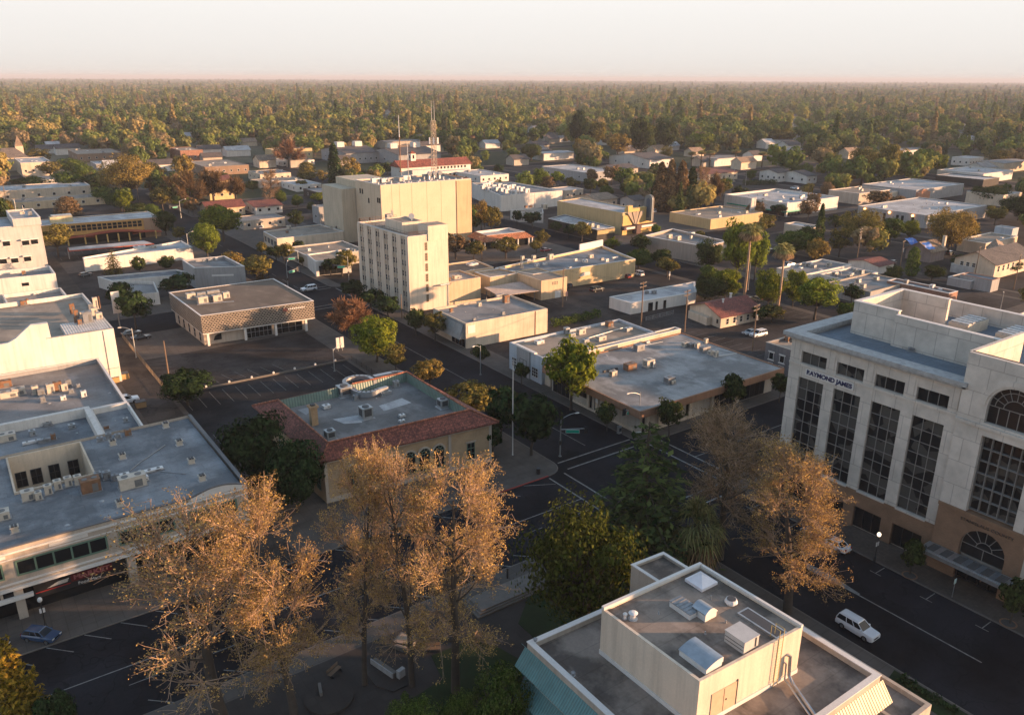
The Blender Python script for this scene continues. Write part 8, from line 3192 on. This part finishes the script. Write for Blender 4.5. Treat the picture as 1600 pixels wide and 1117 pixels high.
for k, (bx, by, ty, w, kd, lf, lab) in enumerate((
        (752, 362, 312, 26, 'airy', 'gold', 'golden slim tree at the right end of the sand block'), (768, 366, 320, 34, 'airy', 'olive', 'olive tree beside the golden slim one right of the sand block'), (740, 365, 335, 26, 'neat', 'dark', 'dark tree tucked by the sand block end wall'),
        (808, 352, 329, 18, 'neat', 'deep', 'narrow dark round street tree left of its rounder neighbour by the hall annex'), (832, 356, 330, 32, 'neat', 'deep', 'round dark street tree in front of the hall annex'),
        (868, 366, 346, 22, 'neat', 'deep', 'dark street tree before the arcade shop, left'), (888, 372, 350, 24, 'neat', 'deep', 'dark street tree before the arcade shop, middle'), (909, 378, 347, 34, 'neat', 'olive', 'larger olive dark street tree before the arcade shop'),
        (846, 390, 357, 24, 'airy', 'olive', 'olive street tree right of the red skirted shop'), (838, 396, 376, 22, 'neat', 'olive', 'low olive tree at the corner of the red skirted shop'),
        (790, 405, 370, 46, 'airy', 'olive', 'olive tree in front of the red skirted shop'), (712, 406, 364, 52, 'airy', 'brown', 'brown olive tree right of the slim tower'), (740, 408, 376, 36, 'neat', 'olive', 'olive tree behind the pale utility pole'), (695, 400, 362, 30, 'neat', 'dark', 'dark tree hugging the slim tower right side'),
        (1042, 434, 401, 38, 'neat', 'olive', 'round olive street tree in front of the dull tan store'), (957, 396, 369, 26, 'airy', 'bright', 'bright small tree at the far corner of the tan store'), (998, 420, 390, 46, 'dense', 'green', 'green bushy tree right of the tan store end'),
        (1000, 400, 366, 32, 'neat', 'dark', 'dark tree left of the dull tan store'), (1030, 418, 388, 40, 'neat', 'dark', 'dark low tree along the dull tan store wall'), (1118, 400, 378, 36, 'neat', 'deep', 'dark tree at the near corner of the dull tan store'),
        (1150, 452, 336, 56, 'bigleaf', 'lime', 'tall bright green tree behind the slim left palm'), (1132, 470, 420, 50, 'dense', 'bright', 'bright green lower tree left of the slim left palm'), (1105, 425, 375, 46, 'dense', 'dark', 'dark green tree left of the tall bright one'),
        (1110, 474, 428, 54, 'dense', 'dark', 'dark round tree behind the white lot office'), (1100, 470, 444, 30, 'dense', 'green', 'green round shrub at the end of the white lot office'), (1178, 440, 350, 42, 'bigleaf', 'lime', 'bright green tree just right of the slim left palm'),
        (1198, 484, 418, 50, 'dense', 'bright', 'bright green tree left of the slim right palm'), (1238, 480, 420, 40, 'dense', 'bright', 'bright green tree right behind the slim right palm'), (1272, 500, 428, 74, 'bigleaf', 'lime', 'broad bright green tree below the tall cypress'),
        (1330, 476, 444, 30, 'neat', 'deep', 'dark tree right of the broad bright green one'), (1240, 400, 360, 64, 'dense', 'green', 'wide green tree left of the tall cypress'), (1258, 392, 350, 40, 'dense', 'dark', 'dark tree behind the wide green one by the cypress'),
        (1340, 385, 325, 72, 'loose', 'olive', 'wide olive tree right of the tall cypress'), (1390, 380, 340, 40, 'dense', 'green', 'green tree right of the wide olive one'), (1420, 374, 344, 32, 'dense', 'bright', 'bright small round tree before the lamp lit store'),
        (1480, 398, 318, 84, 'loose', 'gold', 'large golden olive tree above the wooden house'), (1423, 432, 386, 22, 'hedge', 'green', 'tall narrow ivy covered tree beside the tarp house'), (1455, 440, 412, 34, 'dense', 'dark', 'dark shrub right of the ivy covered tree'),
        (1500, 420, 396, 30, 'dense', 'dark', 'dark shrub beside the wooden house'), (1205, 505, 478, 40, 'neat', 'olive', 'low olive tree near the red roofed house'), (1186, 505, 478, 30, 'neat', 'dark', 'dark small tree behind the red roofed house'),
        (1180, 342, 316, 34, 'neat', 'brown', 'brown round tree behind the striped pylon'), (1195, 365, 335, 44, 'airy', 'olive', 'olive tree right of the tall bright tree'), (1262, 345, 310, 34, 'airy', 'brown', 'brown tree in front of the white roofed store'),
        (1215, 340, 318, 28, 'neat', 'deep', 'dark shop tree before the white roofed store, left'), (1190, 332, 312, 26, 'neat', 'deep', 'dark shop tree right beside the striped pylon'), (1270, 332, 300, 24, 'neat', 'brown', 'brown small tree at the white roofed store corner'),
        (1545, 318, 288, 60, 'dense', 'dark', 'dark wide tree cluster at right behind the lamp lit store'), (1590, 345, 305, 60, 'dense', 'dark', 'dark tree at the right frame edge'), (1370, 326, 298, 40, 'neat', 'brown', 'brown round tree left of the lamp lit store'), (1400, 322, 305, 26, 'neat', 'brown', 'small brown tree before the brick front store'),
        (1570, 425, 405, 50, 'dense', 'dark', 'dark shrub right of the wooden house'), (1395, 440, 415, 28, 'dense', 'dark', 'low dark shrub in the yard of the tarp house'))):
    pt(kd, k % 6 + 1, lf, bx, by, ty, w, lab, 'street_tree' if by > 330 else 'town_tree')
pt('cypress', 1, 'needle', 1275, 405, 318, 20, 'tall narrow dark cypress', 'cypress_tree')
pt('palm', 1, 'palm', 1163, 461, 352, 40, 'tall slim fan palm in front of the tall bright green tree', 'fan_palm', BARKP, 'palm')
pt('palm', 2, 'palm', 1214, 489, 382, 36, 'tall slim fan palm, right of the two near the red roofed house', 'fan_palm', BARKP, 'palm')
# upper band
UP = [
    (205, 312, 240, 84, 'loose', 'gold', 'wide golden olive tree at upper left'), (245, 300, 250, 40, 'airy', 'gold', 'golden tree right of the wide golden one at upper left'), (292, 300, 238, 40, 'airy', 'gold', 'tall golden tree above the bare brown ones'), (275, 318, 265, 46, 'bare', 'brown', 'brown bare tree, left of the group by the villa'),
    (300, 328, 262, 60, 'bare', 'brown', 'wide brown bare tree in front of the villa'), (335, 322, 255, 60, 'bare', 'brown', 'bare brown tree right before the villa'), (255, 330, 290, 40, 'airy', 'olive', 'olive tree at the left street under the bare ones'), (370, 318, 268, 40, 'bare', 'brown', 'bare brown tree right of the villa'),
    (420, 325, 265, 36, 'plane', 'brown', 'slender brown tree left of the red arcade house'), (452, 262, 215, 62, 'bare', 'rust', 'bare pinkish tree in front of the yellow lit block'), (525, 300, 225, 24, 'poplar', 'deep', 'dark narrow conifer behind the sand block left'), (545, 295, 242, 40, 'airy', 'gold', 'golden tree right of the dark narrow conifer'),
    (480, 280, 254, 30, 'hedge', 'olive', 'olive pointed tree above the sheds'), (472, 296, 282, 22, 'neat', 'olive', 'small olive tree at the white low shed'), (500, 320, 300, 28, 'airy', 'bright', 'bright small tree left of the grey two storey house'), (560, 290, 270, 50, 'dense', 'lime', 'bright green tree behind the sand block'), (535, 288, 268, 40, 'dense', 'lime', 'bright green bush left behind the sand block'),
    (905, 236, 170, 36, 'dense', 'deep', 'big dark dome shaped evergreen rising above the wood'), (930, 236, 186, 36, 'bigleaf', 'olive', 'tall olive green tree right of the dark dome'), (905, 250, 214, 24, 'airy', 'gold', 'golden brown tree in front of the dark dome'), (830, 252, 224, 36, 'dense', 'dark', 'dark tree left of the dark dome'),
    (965, 250, 206, 46, 'airy', 'gold', 'golden tree left of the gabled grey house'), (1000, 246, 182, 46, 'dense', 'dark', 'dark tall tree behind the gabled grey house'), (1040, 240, 190, 44, 'dense', 'dark', 'dark tall tree right of the gabled grey house'), (1095, 236, 206, 50, 'bigleaf', 'bright', 'bright olive dome right of the dark tall trees'), (1040, 250, 228, 26, 'airy', 'olive', 'small olive tree by the gabled grey house'),
    (1030, 332, 254, 26, 'poplar', 'brown', 'brown tall tree, left end of the row by the cinema'), (1045, 332, 250, 24, 'poplar', 'brown', 'brown tall tree, second in the row by the cinema'), (1062, 332, 252, 26, 'poplar', 'brown', 'brown tall tree, third in the row by the cinema'), (1078, 330, 262, 24, 'poplar', 'dark', 'dark tall tree in the row by the cinema'), (1095, 330, 258, 34, 'plane', 'brown', 'brown twiggy tree at the right end of the row by the cinema'),
    (1115, 326, 264, 34, 'bare', 'brown', 'brown bare tree beside the row by the cinema'), (1022, 330, 282, 18, 'poplar', 'deep', 'dark narrow tree at the left foot of the row by the cinema'), (975, 300, 258, 44, 'airy', 'green', 'green tree left of the row by the cinema'), (955, 290, 258, 30, 'neat', 'brown', 'brown tree beside the long white office roof'), (1005, 300, 270, 34, 'palm', 'palm', 'yellowish palm left of the row by the cinema'),
    (1095, 262, 236, 18, 'palm', 'palm', 'short haired palm, left of the group behind the brown row'), (1080, 262, 238, 16, 'palm', 'palm', 'palm at the far left of the palm group behind the brown row'), (1108, 264, 236, 18, 'palm', 'palm', 'palm in the middle of the palm group'), (1148, 258, 234, 18, 'palm', 'palm', 'single palm right of the palm group'), (1190, 262, 238, 18, 'palm', 'palm', 'palm further right before the white walled house'),
    (870, 292, 268, 26, 'neat', 'lime', 'bright small tree by the long white office roof'), (845, 296, 262, 26, 'dense', 'lime', 'bright green tree left of the long white office roof'), (855, 302, 276, 24, 'neat', 'brown', 'brown tree in front of the long white office roof'), (895, 300, 276, 28, 'airy', 'olive', 'olive low tree before the long white office roof'), (925, 290, 264, 24, 'neat', 'brown', 'brown dense tree at the end of the long white office roof'),
    (710, 242, 220, 34, 'airy', 'gold', 'golden brown tree right of the lattice mast'), (738, 232, 212, 10, 'palm', 'rust', 'rust lit narrow tree right of the lattice mast'), (1380, 290, 218, 40, 'bigleaf', 'olive', 'tall olive tree above the grey two storey shed'), (1345, 290, 228, 60, 'loose', 'olive', 'wide olive tree above the white roofed store'), (1445, 272, 232, 44, 'dense', 'green', 'green tree above the brick front store'), (1400, 275, 226, 36, 'bigleaf', 'gold', 'golden green tree left of the green one above the brick front store'),
    (1465, 270, 240, 30, 'dense', 'bright', 'bright edged tree right of the green one'), (1310, 240, 214, 22, 'dense', 'lime', 'bright round tree left of the wide olive pair'), (1265, 250, 226, 34, 'dense', 'dark', 'dark round tree at centre right'), (1220, 228, 200, 44, 'bigleaf', 'olive', 'olive dome tree right of centre'), (1555, 262, 232, 40, 'airy', 'olive', 'olive tree at far right'), (1590, 260, 230, 40, 'airy', 'brown', 'brown tree at the right frame edge'),
    (1420, 275, 255, 40, 'neat', 'brown', 'brown low tree beside the brick front store'), (1325, 290, 262, 36, 'airy', 'gold', 'golden tree between the white store and the wide olive tree'),
    (62, 262, 232, 46, 'airy', 'olive', 'olive street tree by the steeple, first of the left avenue'), (80, 280, 250, 40, 'airy', 'olive', 'olive street tree by the cream hall'), (112, 272, 246, 40, 'dense', 'green', 'green street tree, left avenue middle'), (132, 284, 256, 34, 'dense', 'green', 'green street tree, left avenue nearer'), (105, 300, 268, 46, 'dense', 'green', 'wide green street tree beside the cream hall'), (95, 232, 208, 36, 'bare', 'rust', 'bare pinkish tree by the left avenue'),
    (150, 300, 270, 50, 'dense', 'deep', 'dark tree near the pale tan shop'), (165, 318, 290, 40, 'dense', 'green', 'green street tree right of the pale tan shop'), (190, 330, 300, 46, 'dense', 'green', 'long green street tree below the golden one'), (215, 340, 318, 40, 'dense', 'dark', 'dark green street tree along the left street'), (260, 368, 328, 36, 'dense', 'dark', 'dark street tree at the end of the ochre office'), (108, 338, 308, 40, 'hedge', 'brown', 'brown pointed tree in front of the canopy front shop'),
    (50, 290, 276, 60, 'dense', 'deep', 'dark low shrubbery before the small grey roofed house'), (240, 346, 318, 24, 'dense', 'green', 'green tree behind the ochre office'), (395, 300, 282, 24, 'dense', 'dark', 'dark low tree before the tan front shop'),
]
for k, (bx, by, ty, w, kd, lf, lab) in enumerate(UP):
    pt(kd, k % 5 + 1, lf, bx, by, ty, w, lab, {'palm': 'fan_palm', 'bare': 'bare_tree'}.get(kd, 'town_tree'), cat='palm' if kd == 'palm' else 'tree')

# ---- the leafy town behind: nearest trees one by one, the rest as woodland
RNG = random.Random(2024)
MARKS = [('the mission hall', 300, 480), ('the sand coloured block', 156, 300), ('the long white office roof', 350, 430), ('the yellow cinema', 250, 300), ('the yellow lit block', 170, 560),
         ('the steeple church', 60, 640), ('the brown roofed hall', 110, 640), ('the lamp lit store', 400, 240), ('the brick front store', 460, 270), ('the dark dome evergreen', 494, 589), ('the gabled grey house', 450, 480), ('the white walled house', 430, 330), ('the dormer school', 230, 640)]
foot = []
for o in list(COL.objects):
    if o.parent is None and 'category' in o.keys() and o.type == 'EMPTY':
        bb_ = [(ch.location + o.location) for ch in o.children]
        xs, ys = [], []
        if o['category'] in ('tree', 'palm', 'car', 'street lamp', 'utility pole'):
            continue
        for ch in o.children:
            if ch.type == 'MESH':
                for c in ch.bound_box:
                    xs.append(c[0] + ch.location.x + o.location.x)
                    ys.append(c[1] + ch.location.y + o.location.y)
        if xs:
            foot.append((min(xs) - 3, max(xs) + 3, min(ys) - 3, max(ys) + 3))

def blocked(x, y, m=0):
    if any(a - m < x < b + m and c - m < y < d + m for a, b, c, d in foot):
        return True
    if x < 694 and y < 638 and (any(a - 1 < x < b + 1 for a, b in AS) or any(a - 1 < y < b + 1 for a, b in BS)):
        return True
    return False

CARS_IN_LOTS = []
rc = random.Random(5)
for lab, x0, x1, y0, y1, n, r_ in (('the lot behind the lamp lit store', 400, 432, 280, 370, 7, 90), ('the lot left of the dull tan store', 225, 258, 110, 200, 6, 0), ('the lot between the white store and the cinema', 275, 312, 240, 320, 6, 90),
                                   ('the lot above the tan warehouse roofs at left', 34, 72, 326, 340, 6, 90), ('the yards beyond the ochre office', 0, 70, 400, 480, 5, 0), ('the lot by the tarp house', 275, 312, 130, 160, 4, 0), ('the far lots right of the hall', 225, 310, 400, 480, 8, 0)):
    for k in range(n):
        x, y = rc.uniform(x0, x1), rc.uniform(y0, y1)
        if any(a - 2 < x < b + 2 and c - 2 < y < d + 2 for a, b, c, d in foot) or any((x - p) ** 2 + (y - q) ** 2 < 30 for p, q in CARS_IN_LOTS):
            continue
        CARS_IN_LOTS.append((x, y))
        pm, cn = rc.choice(((P_WHITE, 'white'), (P_SILVER, 'silver'), (P_GREY, 'dark grey'), (P_BLACK, 'black'), (P_RED, 'dark red'), (P_TAN, 'tan')))
        kd = rc.choice(('sedan', 'suv', 'hatch', 'van'))
        l_ = f'{cn} ' + {'sedan': 'saloon car', 'suv': 'tall estate car', 'hatch': 'small hatchback', 'van': 'van'}[kd] + ' parked in ' + lab
        o = car(kd, pm, x, y, r_ + rc.choice((0, 180)), l_, z=.145)
        same = [q for q in COL.objects if q.get('label') == l_]
        for q in same:
            q['group'] = l_ if len(same) > 1 else 'cars parked in the far lots'
# pieces of the picture where a building shows: no woodland is grown in front of them
VIEW = []
for o in list(COL.objects):
    if o.parent is None and o.type == 'EMPTY' and o['category'] not in ('tree', 'palm', 'car', 'street lamp', 'utility pole', 'tower block'):
        q = []
        for ch in o.children:
            if ch.type == 'MESH':
                for c in ch.bound_box:
                    q.append(pix(c[0] + ch.location.x + o.location.x, c[1] + ch.location.y + o.location.y, c[2] + ch.location.z + o.location.z))
        if q and 180 < min(t[2] for t in q) < 2600:
            VIEW.append((min(t[0] for t in q), max(t[0] for t in q), min(t[1] for t in q), max(t[1] for t in q), (min(t[2] for t in q) + max(t[2] for t in q)) / 2))
VW = np.array(VIEW)

def hides(x, y, h, w, share=.12):
    px, p0, d = pix(x, y, h)
    p1 = pix(x, y, h * .15)[1]
    r = w / 2 * FOC / d
    ox = np.minimum(VW[:, 1], px + r) - np.maximum(VW[:, 0], px - r)
    oy = np.minimum(VW[:, 3], p1) - np.maximum(VW[:, 2], p0)
    ar = (VW[:, 1] - VW[:, 0]) * (VW[:, 3] - VW[:, 2])
    return bool(np.any((ox > 1) & (oy > (VW[:, 3] - VW[:, 2]) * .35) & (VW[:, 4] > d - 4) & (ox * oy > np.minimum(share * ar, 60))))

PAL = [('dark', .20), ('green', .24), ('olive', .24), ('gold', .10), ('brown', .13), ('deep', .06), ('bright', .03)]
KND = ['round', 'round', 'airy', 'dense', 'bigleaf', 'round']
WORD = dict(dark='dark green', green='mid green', olive='olive', gold='golden', brown='brown', deep='deep green', bright='bright green')
near_pts, used = [], {}
table = [(o.location.x, o.location.y) for o in COL.objects if o.parent is None and o.get('category') in ('tree', 'palm', 'car', 'utility pole')]
cand = []
for a, b in AS + BS:                                   # street trees along the kerbs
    for side in (a - 2.0, b + 2.0):
        for t in np.arange(90, 640, 9.5):
            if (a, b) in AS:
                x, y = side, t + RNG.uniform(-2, 2)
                if any(p - 5 < y < q + 5 for p, q in BS):
                    continue
            else:
                x, y = t + RNG.uniform(-2, 2), side
                if any(p - 5 < x < q + 5 for p, q in AS):
                    continue
            px, py, D = pix(x, y, 0)
            if D > 215 and -20 < px < 1620 and RNG.random() < .62:
                cand.append((D * .9, x, y, 1))
for _ in range(5000):
    px = RNG.uniform(-40, 1640)
    D = math.sqrt(RNG.uniform(300 ** 2, 900 ** 2))
    g = np.array(G(px, 300.0))
    g = g / np.linalg.norm(g) * D
    cand.append((D, float(g[0]), float(g[1]), 0))
cand.sort()

def build_on(x, y, m):
    return any(a - m < x < b + m and c - m < y < d + m for a, b, c, d in foot)

kerb_n = 0
for D, x, y, st_ in cand:
    if len(near_pts) >= 118:
        break
    if (build_on(x, y, -1.0) if st_ else (blocked(x, y) or (D < 420 and RNG.random() < .7))):
        continue
    if any((x - a) ** 2 + (y - b) ** 2 < (60 if st_ else 80) for a, b in near_pts + table):
        continue
    lf = RNG.choices([p[0] for p in PAL], [p[1] for p in PAL])[0]
    kd = RNG.choice(('neat', 'round', 'airy', 'dense')) if st_ else RNG.choice(KND)
    if lf == 'brown' and RNG.random() < .4:
        kd = 'bare'
    h = RNG.uniform(6, 10) if st_ else RNG.uniform(8, 15)
    w = h * RNG.uniform(.75, 1.05)
    if not st_ and RNG.random() < .10:
        kd, h, w, lf = RNG.choice(('fir', 'poplar')), RNG.uniform(16, 24), RNG.uniform(5, 8), RNG.choice(('deep', 'needle', 'brown'))
    if hides(x, y, h, w):
        continue
    near_pts.append((x, y))
    mk = min(MARKS, key=lambda m: (m[1] - x) ** 2 + (m[2] - y) ** 2)
    dx, dy = x - mk[1], y - mk[2]
    fwd = dx * .58 + dy * .815
    rgt = dx * .815 - dy * .58
    rel = ('behind' if fwd > 0 else 'in front of') if abs(fwd) > abs(rgt) else ('right of' if rgt > 0 else 'left of')
    sz = 'small' if h < 10 else ('tall' if h > 13.5 else 'rounded')
    form = {'fir': 'conifer', 'poplar': 'narrow tree', 'bare': 'leafless tree', 'airy': 'open tree', 'dense': 'dense tree', 'bigleaf': 'lumpy tree', 'round': 'broadleaf tree', 'neat': 'street tree'}[kd]
    lab = f"{sz} {WORD.get(lf, 'dark green')} {form} {'at the kerb ' if st_ else ''}{rel} {mk[0]}"
    used.setdefault(lab, []).append(tree('kerb_tree' if st_ else 'neighbourhood_tree', lab, 'tree', x, y, h, w, kd, RNG.randint(1, 3), LEAF[lf]))
for lab, os_ in used.items():
    for o in os_:
        o['group'] = 'trees of the leafy neighbourhood' if len(os_) == 1 else lab

# woodland: thousands of trees nobody could count, one object
FR = [(0.0, (.065, .095, .030)), (.22, (.115, .155, .042)), (.45, (.18, .215, .055)), (.60, (.25, .23, .065)), (.72, (.10, .12, .045)), (.86, (.26, .19, .11)), (1.0, (.32, .26, .09))]
WL = leafmat('leaf_woodland', (.07, .08, .03), ramp=FR, trans=.3, isl=.28)

def proto(kind, var, H, W, **kw):
    fn, h0, w0, k0 = TREE_SPEC[kind]
    rng = np.random.default_rng(500 + var)
    lf = fn(rng, H, W, **(k0 | kw))[1]
    me = npmesh('woodland_crown', lf[0], lf[1], WL)
    return bpy.data.objects.new('woodland_crown', me)

protos = [proto('round', 1, 11, 10, n=900, leaf=.7, clumps=22), proto('round', 2, 12, 11, n=900, leaf=.75, clumps=26), proto('airy', 3, 13, 10, n=800, leaf=.7, clumps=24),
          proto('round', 4, 9, 9, n=800, leaf=.65, clumps=18), proto('round', 5, 13, 9, n=850, leaf=.7, clumps=22), proto('fir', 6, 20, 6.5, tiers=14, leaf=1.2, per=8)]
pts, idx, scl, rot = [], [], [], []
rs_ = np.random.default_rng(7)
vis = set((int(a // 6), int(b // 6)) for a, b in near_pts)
for lo_, hi_, n in ((215, 540, 3000), (300, 1100, 9000), (1100, 2500, 15000), (2500, 16000, 62000)):
    pxs = rs_.uniform(-90, 1690, n)
    D = np.sqrt(rs_.uniform(lo_ ** 2, hi_ ** 2, n)) if hi_ < 2600 else lo_ + (hi_ - lo_) * rs_.random(n) ** 1.35
    for px, d in zip(pxs, D):
        ang = math.radians(35.4) + math.atan((px - PCX) / 1324.0)
        x, y = d * math.sin(ang), d * math.cos(ang)
        if d < 2500:
            if (d < 1300 and (blocked(x, y, 2) or (int(x // 6), int(y // 6)) in vis)) or (hides(x, y, 15, 14) and (d < 800 or rs_.random() < .62)):
                continue
            if x < 200 and y < 378:
                continue
            if hi_ > 1000 and d < 520 and rs_.random() < .55:
                continue
        den = math.sin(x * .011 + 1.3) * math.sin(y * .013) + .5 * math.sin(x * .031) * math.sin(y * .027 + 2)
        if rs_.random() > .76 + .6 * den:
            continue
        pts.append((x, y, -.1))
        k = int(rs_.integers(0, 5)) if d < 560 or rs_.random() > .06 else 5
        idx.append(k)
        s = rs_.uniform(.65, 1.5) * (.8 if d < 540 else 1.1 if d < 900 else 1.35)
        w_ = 1.0 if d < 2500 else (1.25 if d < 5000 else (1.9 if d < 9000 else 3.0))
        scl.append((s * w_, s * w_, s * rs_.uniform(.85, 1.15)))
        rot.append((0, 0, rs_.uniform(0, 6.28)))
wm_ = bpy.data.meshes.new('woodland')
wm_.vertices.add(len(pts))
wm_.vertices.foreach_set('co', np.array(pts, dtype=np.float32).ravel())
for nm, ty, key, arr in (('idx', 'INT', 'value', np.array(idx, dtype=np.int32)), ('scl', 'FLOAT_VECTOR', 'vector', np.array(scl, dtype=np.float32).ravel()), ('rot', 'FLOAT_VECTOR', 'vector', np.array(rot, dtype=np.float32).ravel())):
    a = wm_.attributes.new(nm, ty, 'POINT')
    a.data.foreach_set(key, arr)
wood = bpy.data.objects.new('woodland', wm_)
COL.objects.link(wood)
tag(wood, 'endless tree cover of the town running to the horizon', 'woodland', None, 'stuff')
ng = bpy.data.node_groups.new('woodland_scatter', 'GeometryNodeTree')
ng.interface.new_socket('Geometry', in_out='INPUT', socket_type='NodeSocketGeometry')
ng.interface.new_socket('Geometry', in_out='OUTPUT', socket_type='NodeSocketGeometry')
gi, go = ng.nodes.new('NodeGroupInput'), ng.nodes.new('NodeGroupOutput')
jn = ng.nodes.new('GeometryNodeGeometryToInstance')
for p in protos[::-1]:
    oi = ng.nodes.new('GeometryNodeObjectInfo')
    oi.inputs['Object'].default_value = p
    ng.links.new(oi.outputs['Geometry'], jn.inputs[0])
ip = ng.nodes.new('GeometryNodeInstanceOnPoints')
ip.inputs['Pick Instance'].default_value = True

def attr(nm, ty):
    n = ng.nodes.new('GeometryNodeInputNamedAttribute')
    n.data_type = ty
    n.inputs['Name'].default_value = nm
    return n.outputs['Attribute']

ng.links.new(gi.outputs[0], ip.inputs['Points'])
ng.links.new(jn.outputs[0], ip.inputs['Instance'])
ng.links.new(attr('idx', 'INT'), ip.inputs['Instance Index'])
ng.links.new(attr('scl', 'FLOAT_VECTOR'), ip.inputs['Scale'])
ng.links.new(attr('rot', 'FLOAT_VECTOR'), ip.inputs['Rotation'])
ng.links.new(ip.outputs[0], go.inputs[0])
md = wood.modifiers.new('scatter', 'NODES')
md.node_group = ng

# ---- haze over the plain
hb = MB()
hb.box(-95000, -95000, -1.2, 95000, 95000, 90)
hz_o = hb.build('haze', [])
hm = bpy.data.materials.new('haze_air')
hm.use_nodes = True
hn = hm.node_tree
hn.nodes.remove(hn.nodes['Principled BSDF'])
pv_ = hn.nodes.new('ShaderNodeVolumePrincipled')
pv_.inputs['Color'].default_value = (.58, .63, .72, 1)
pv_.inputs['Density'].default_value = 0.00010
hn.links.new(pv_.outputs[0], hn.nodes['Material Output'].inputs['Volume'])
hz_o.data.materials.append(hm)
tag(hz_o, kind='stuff')
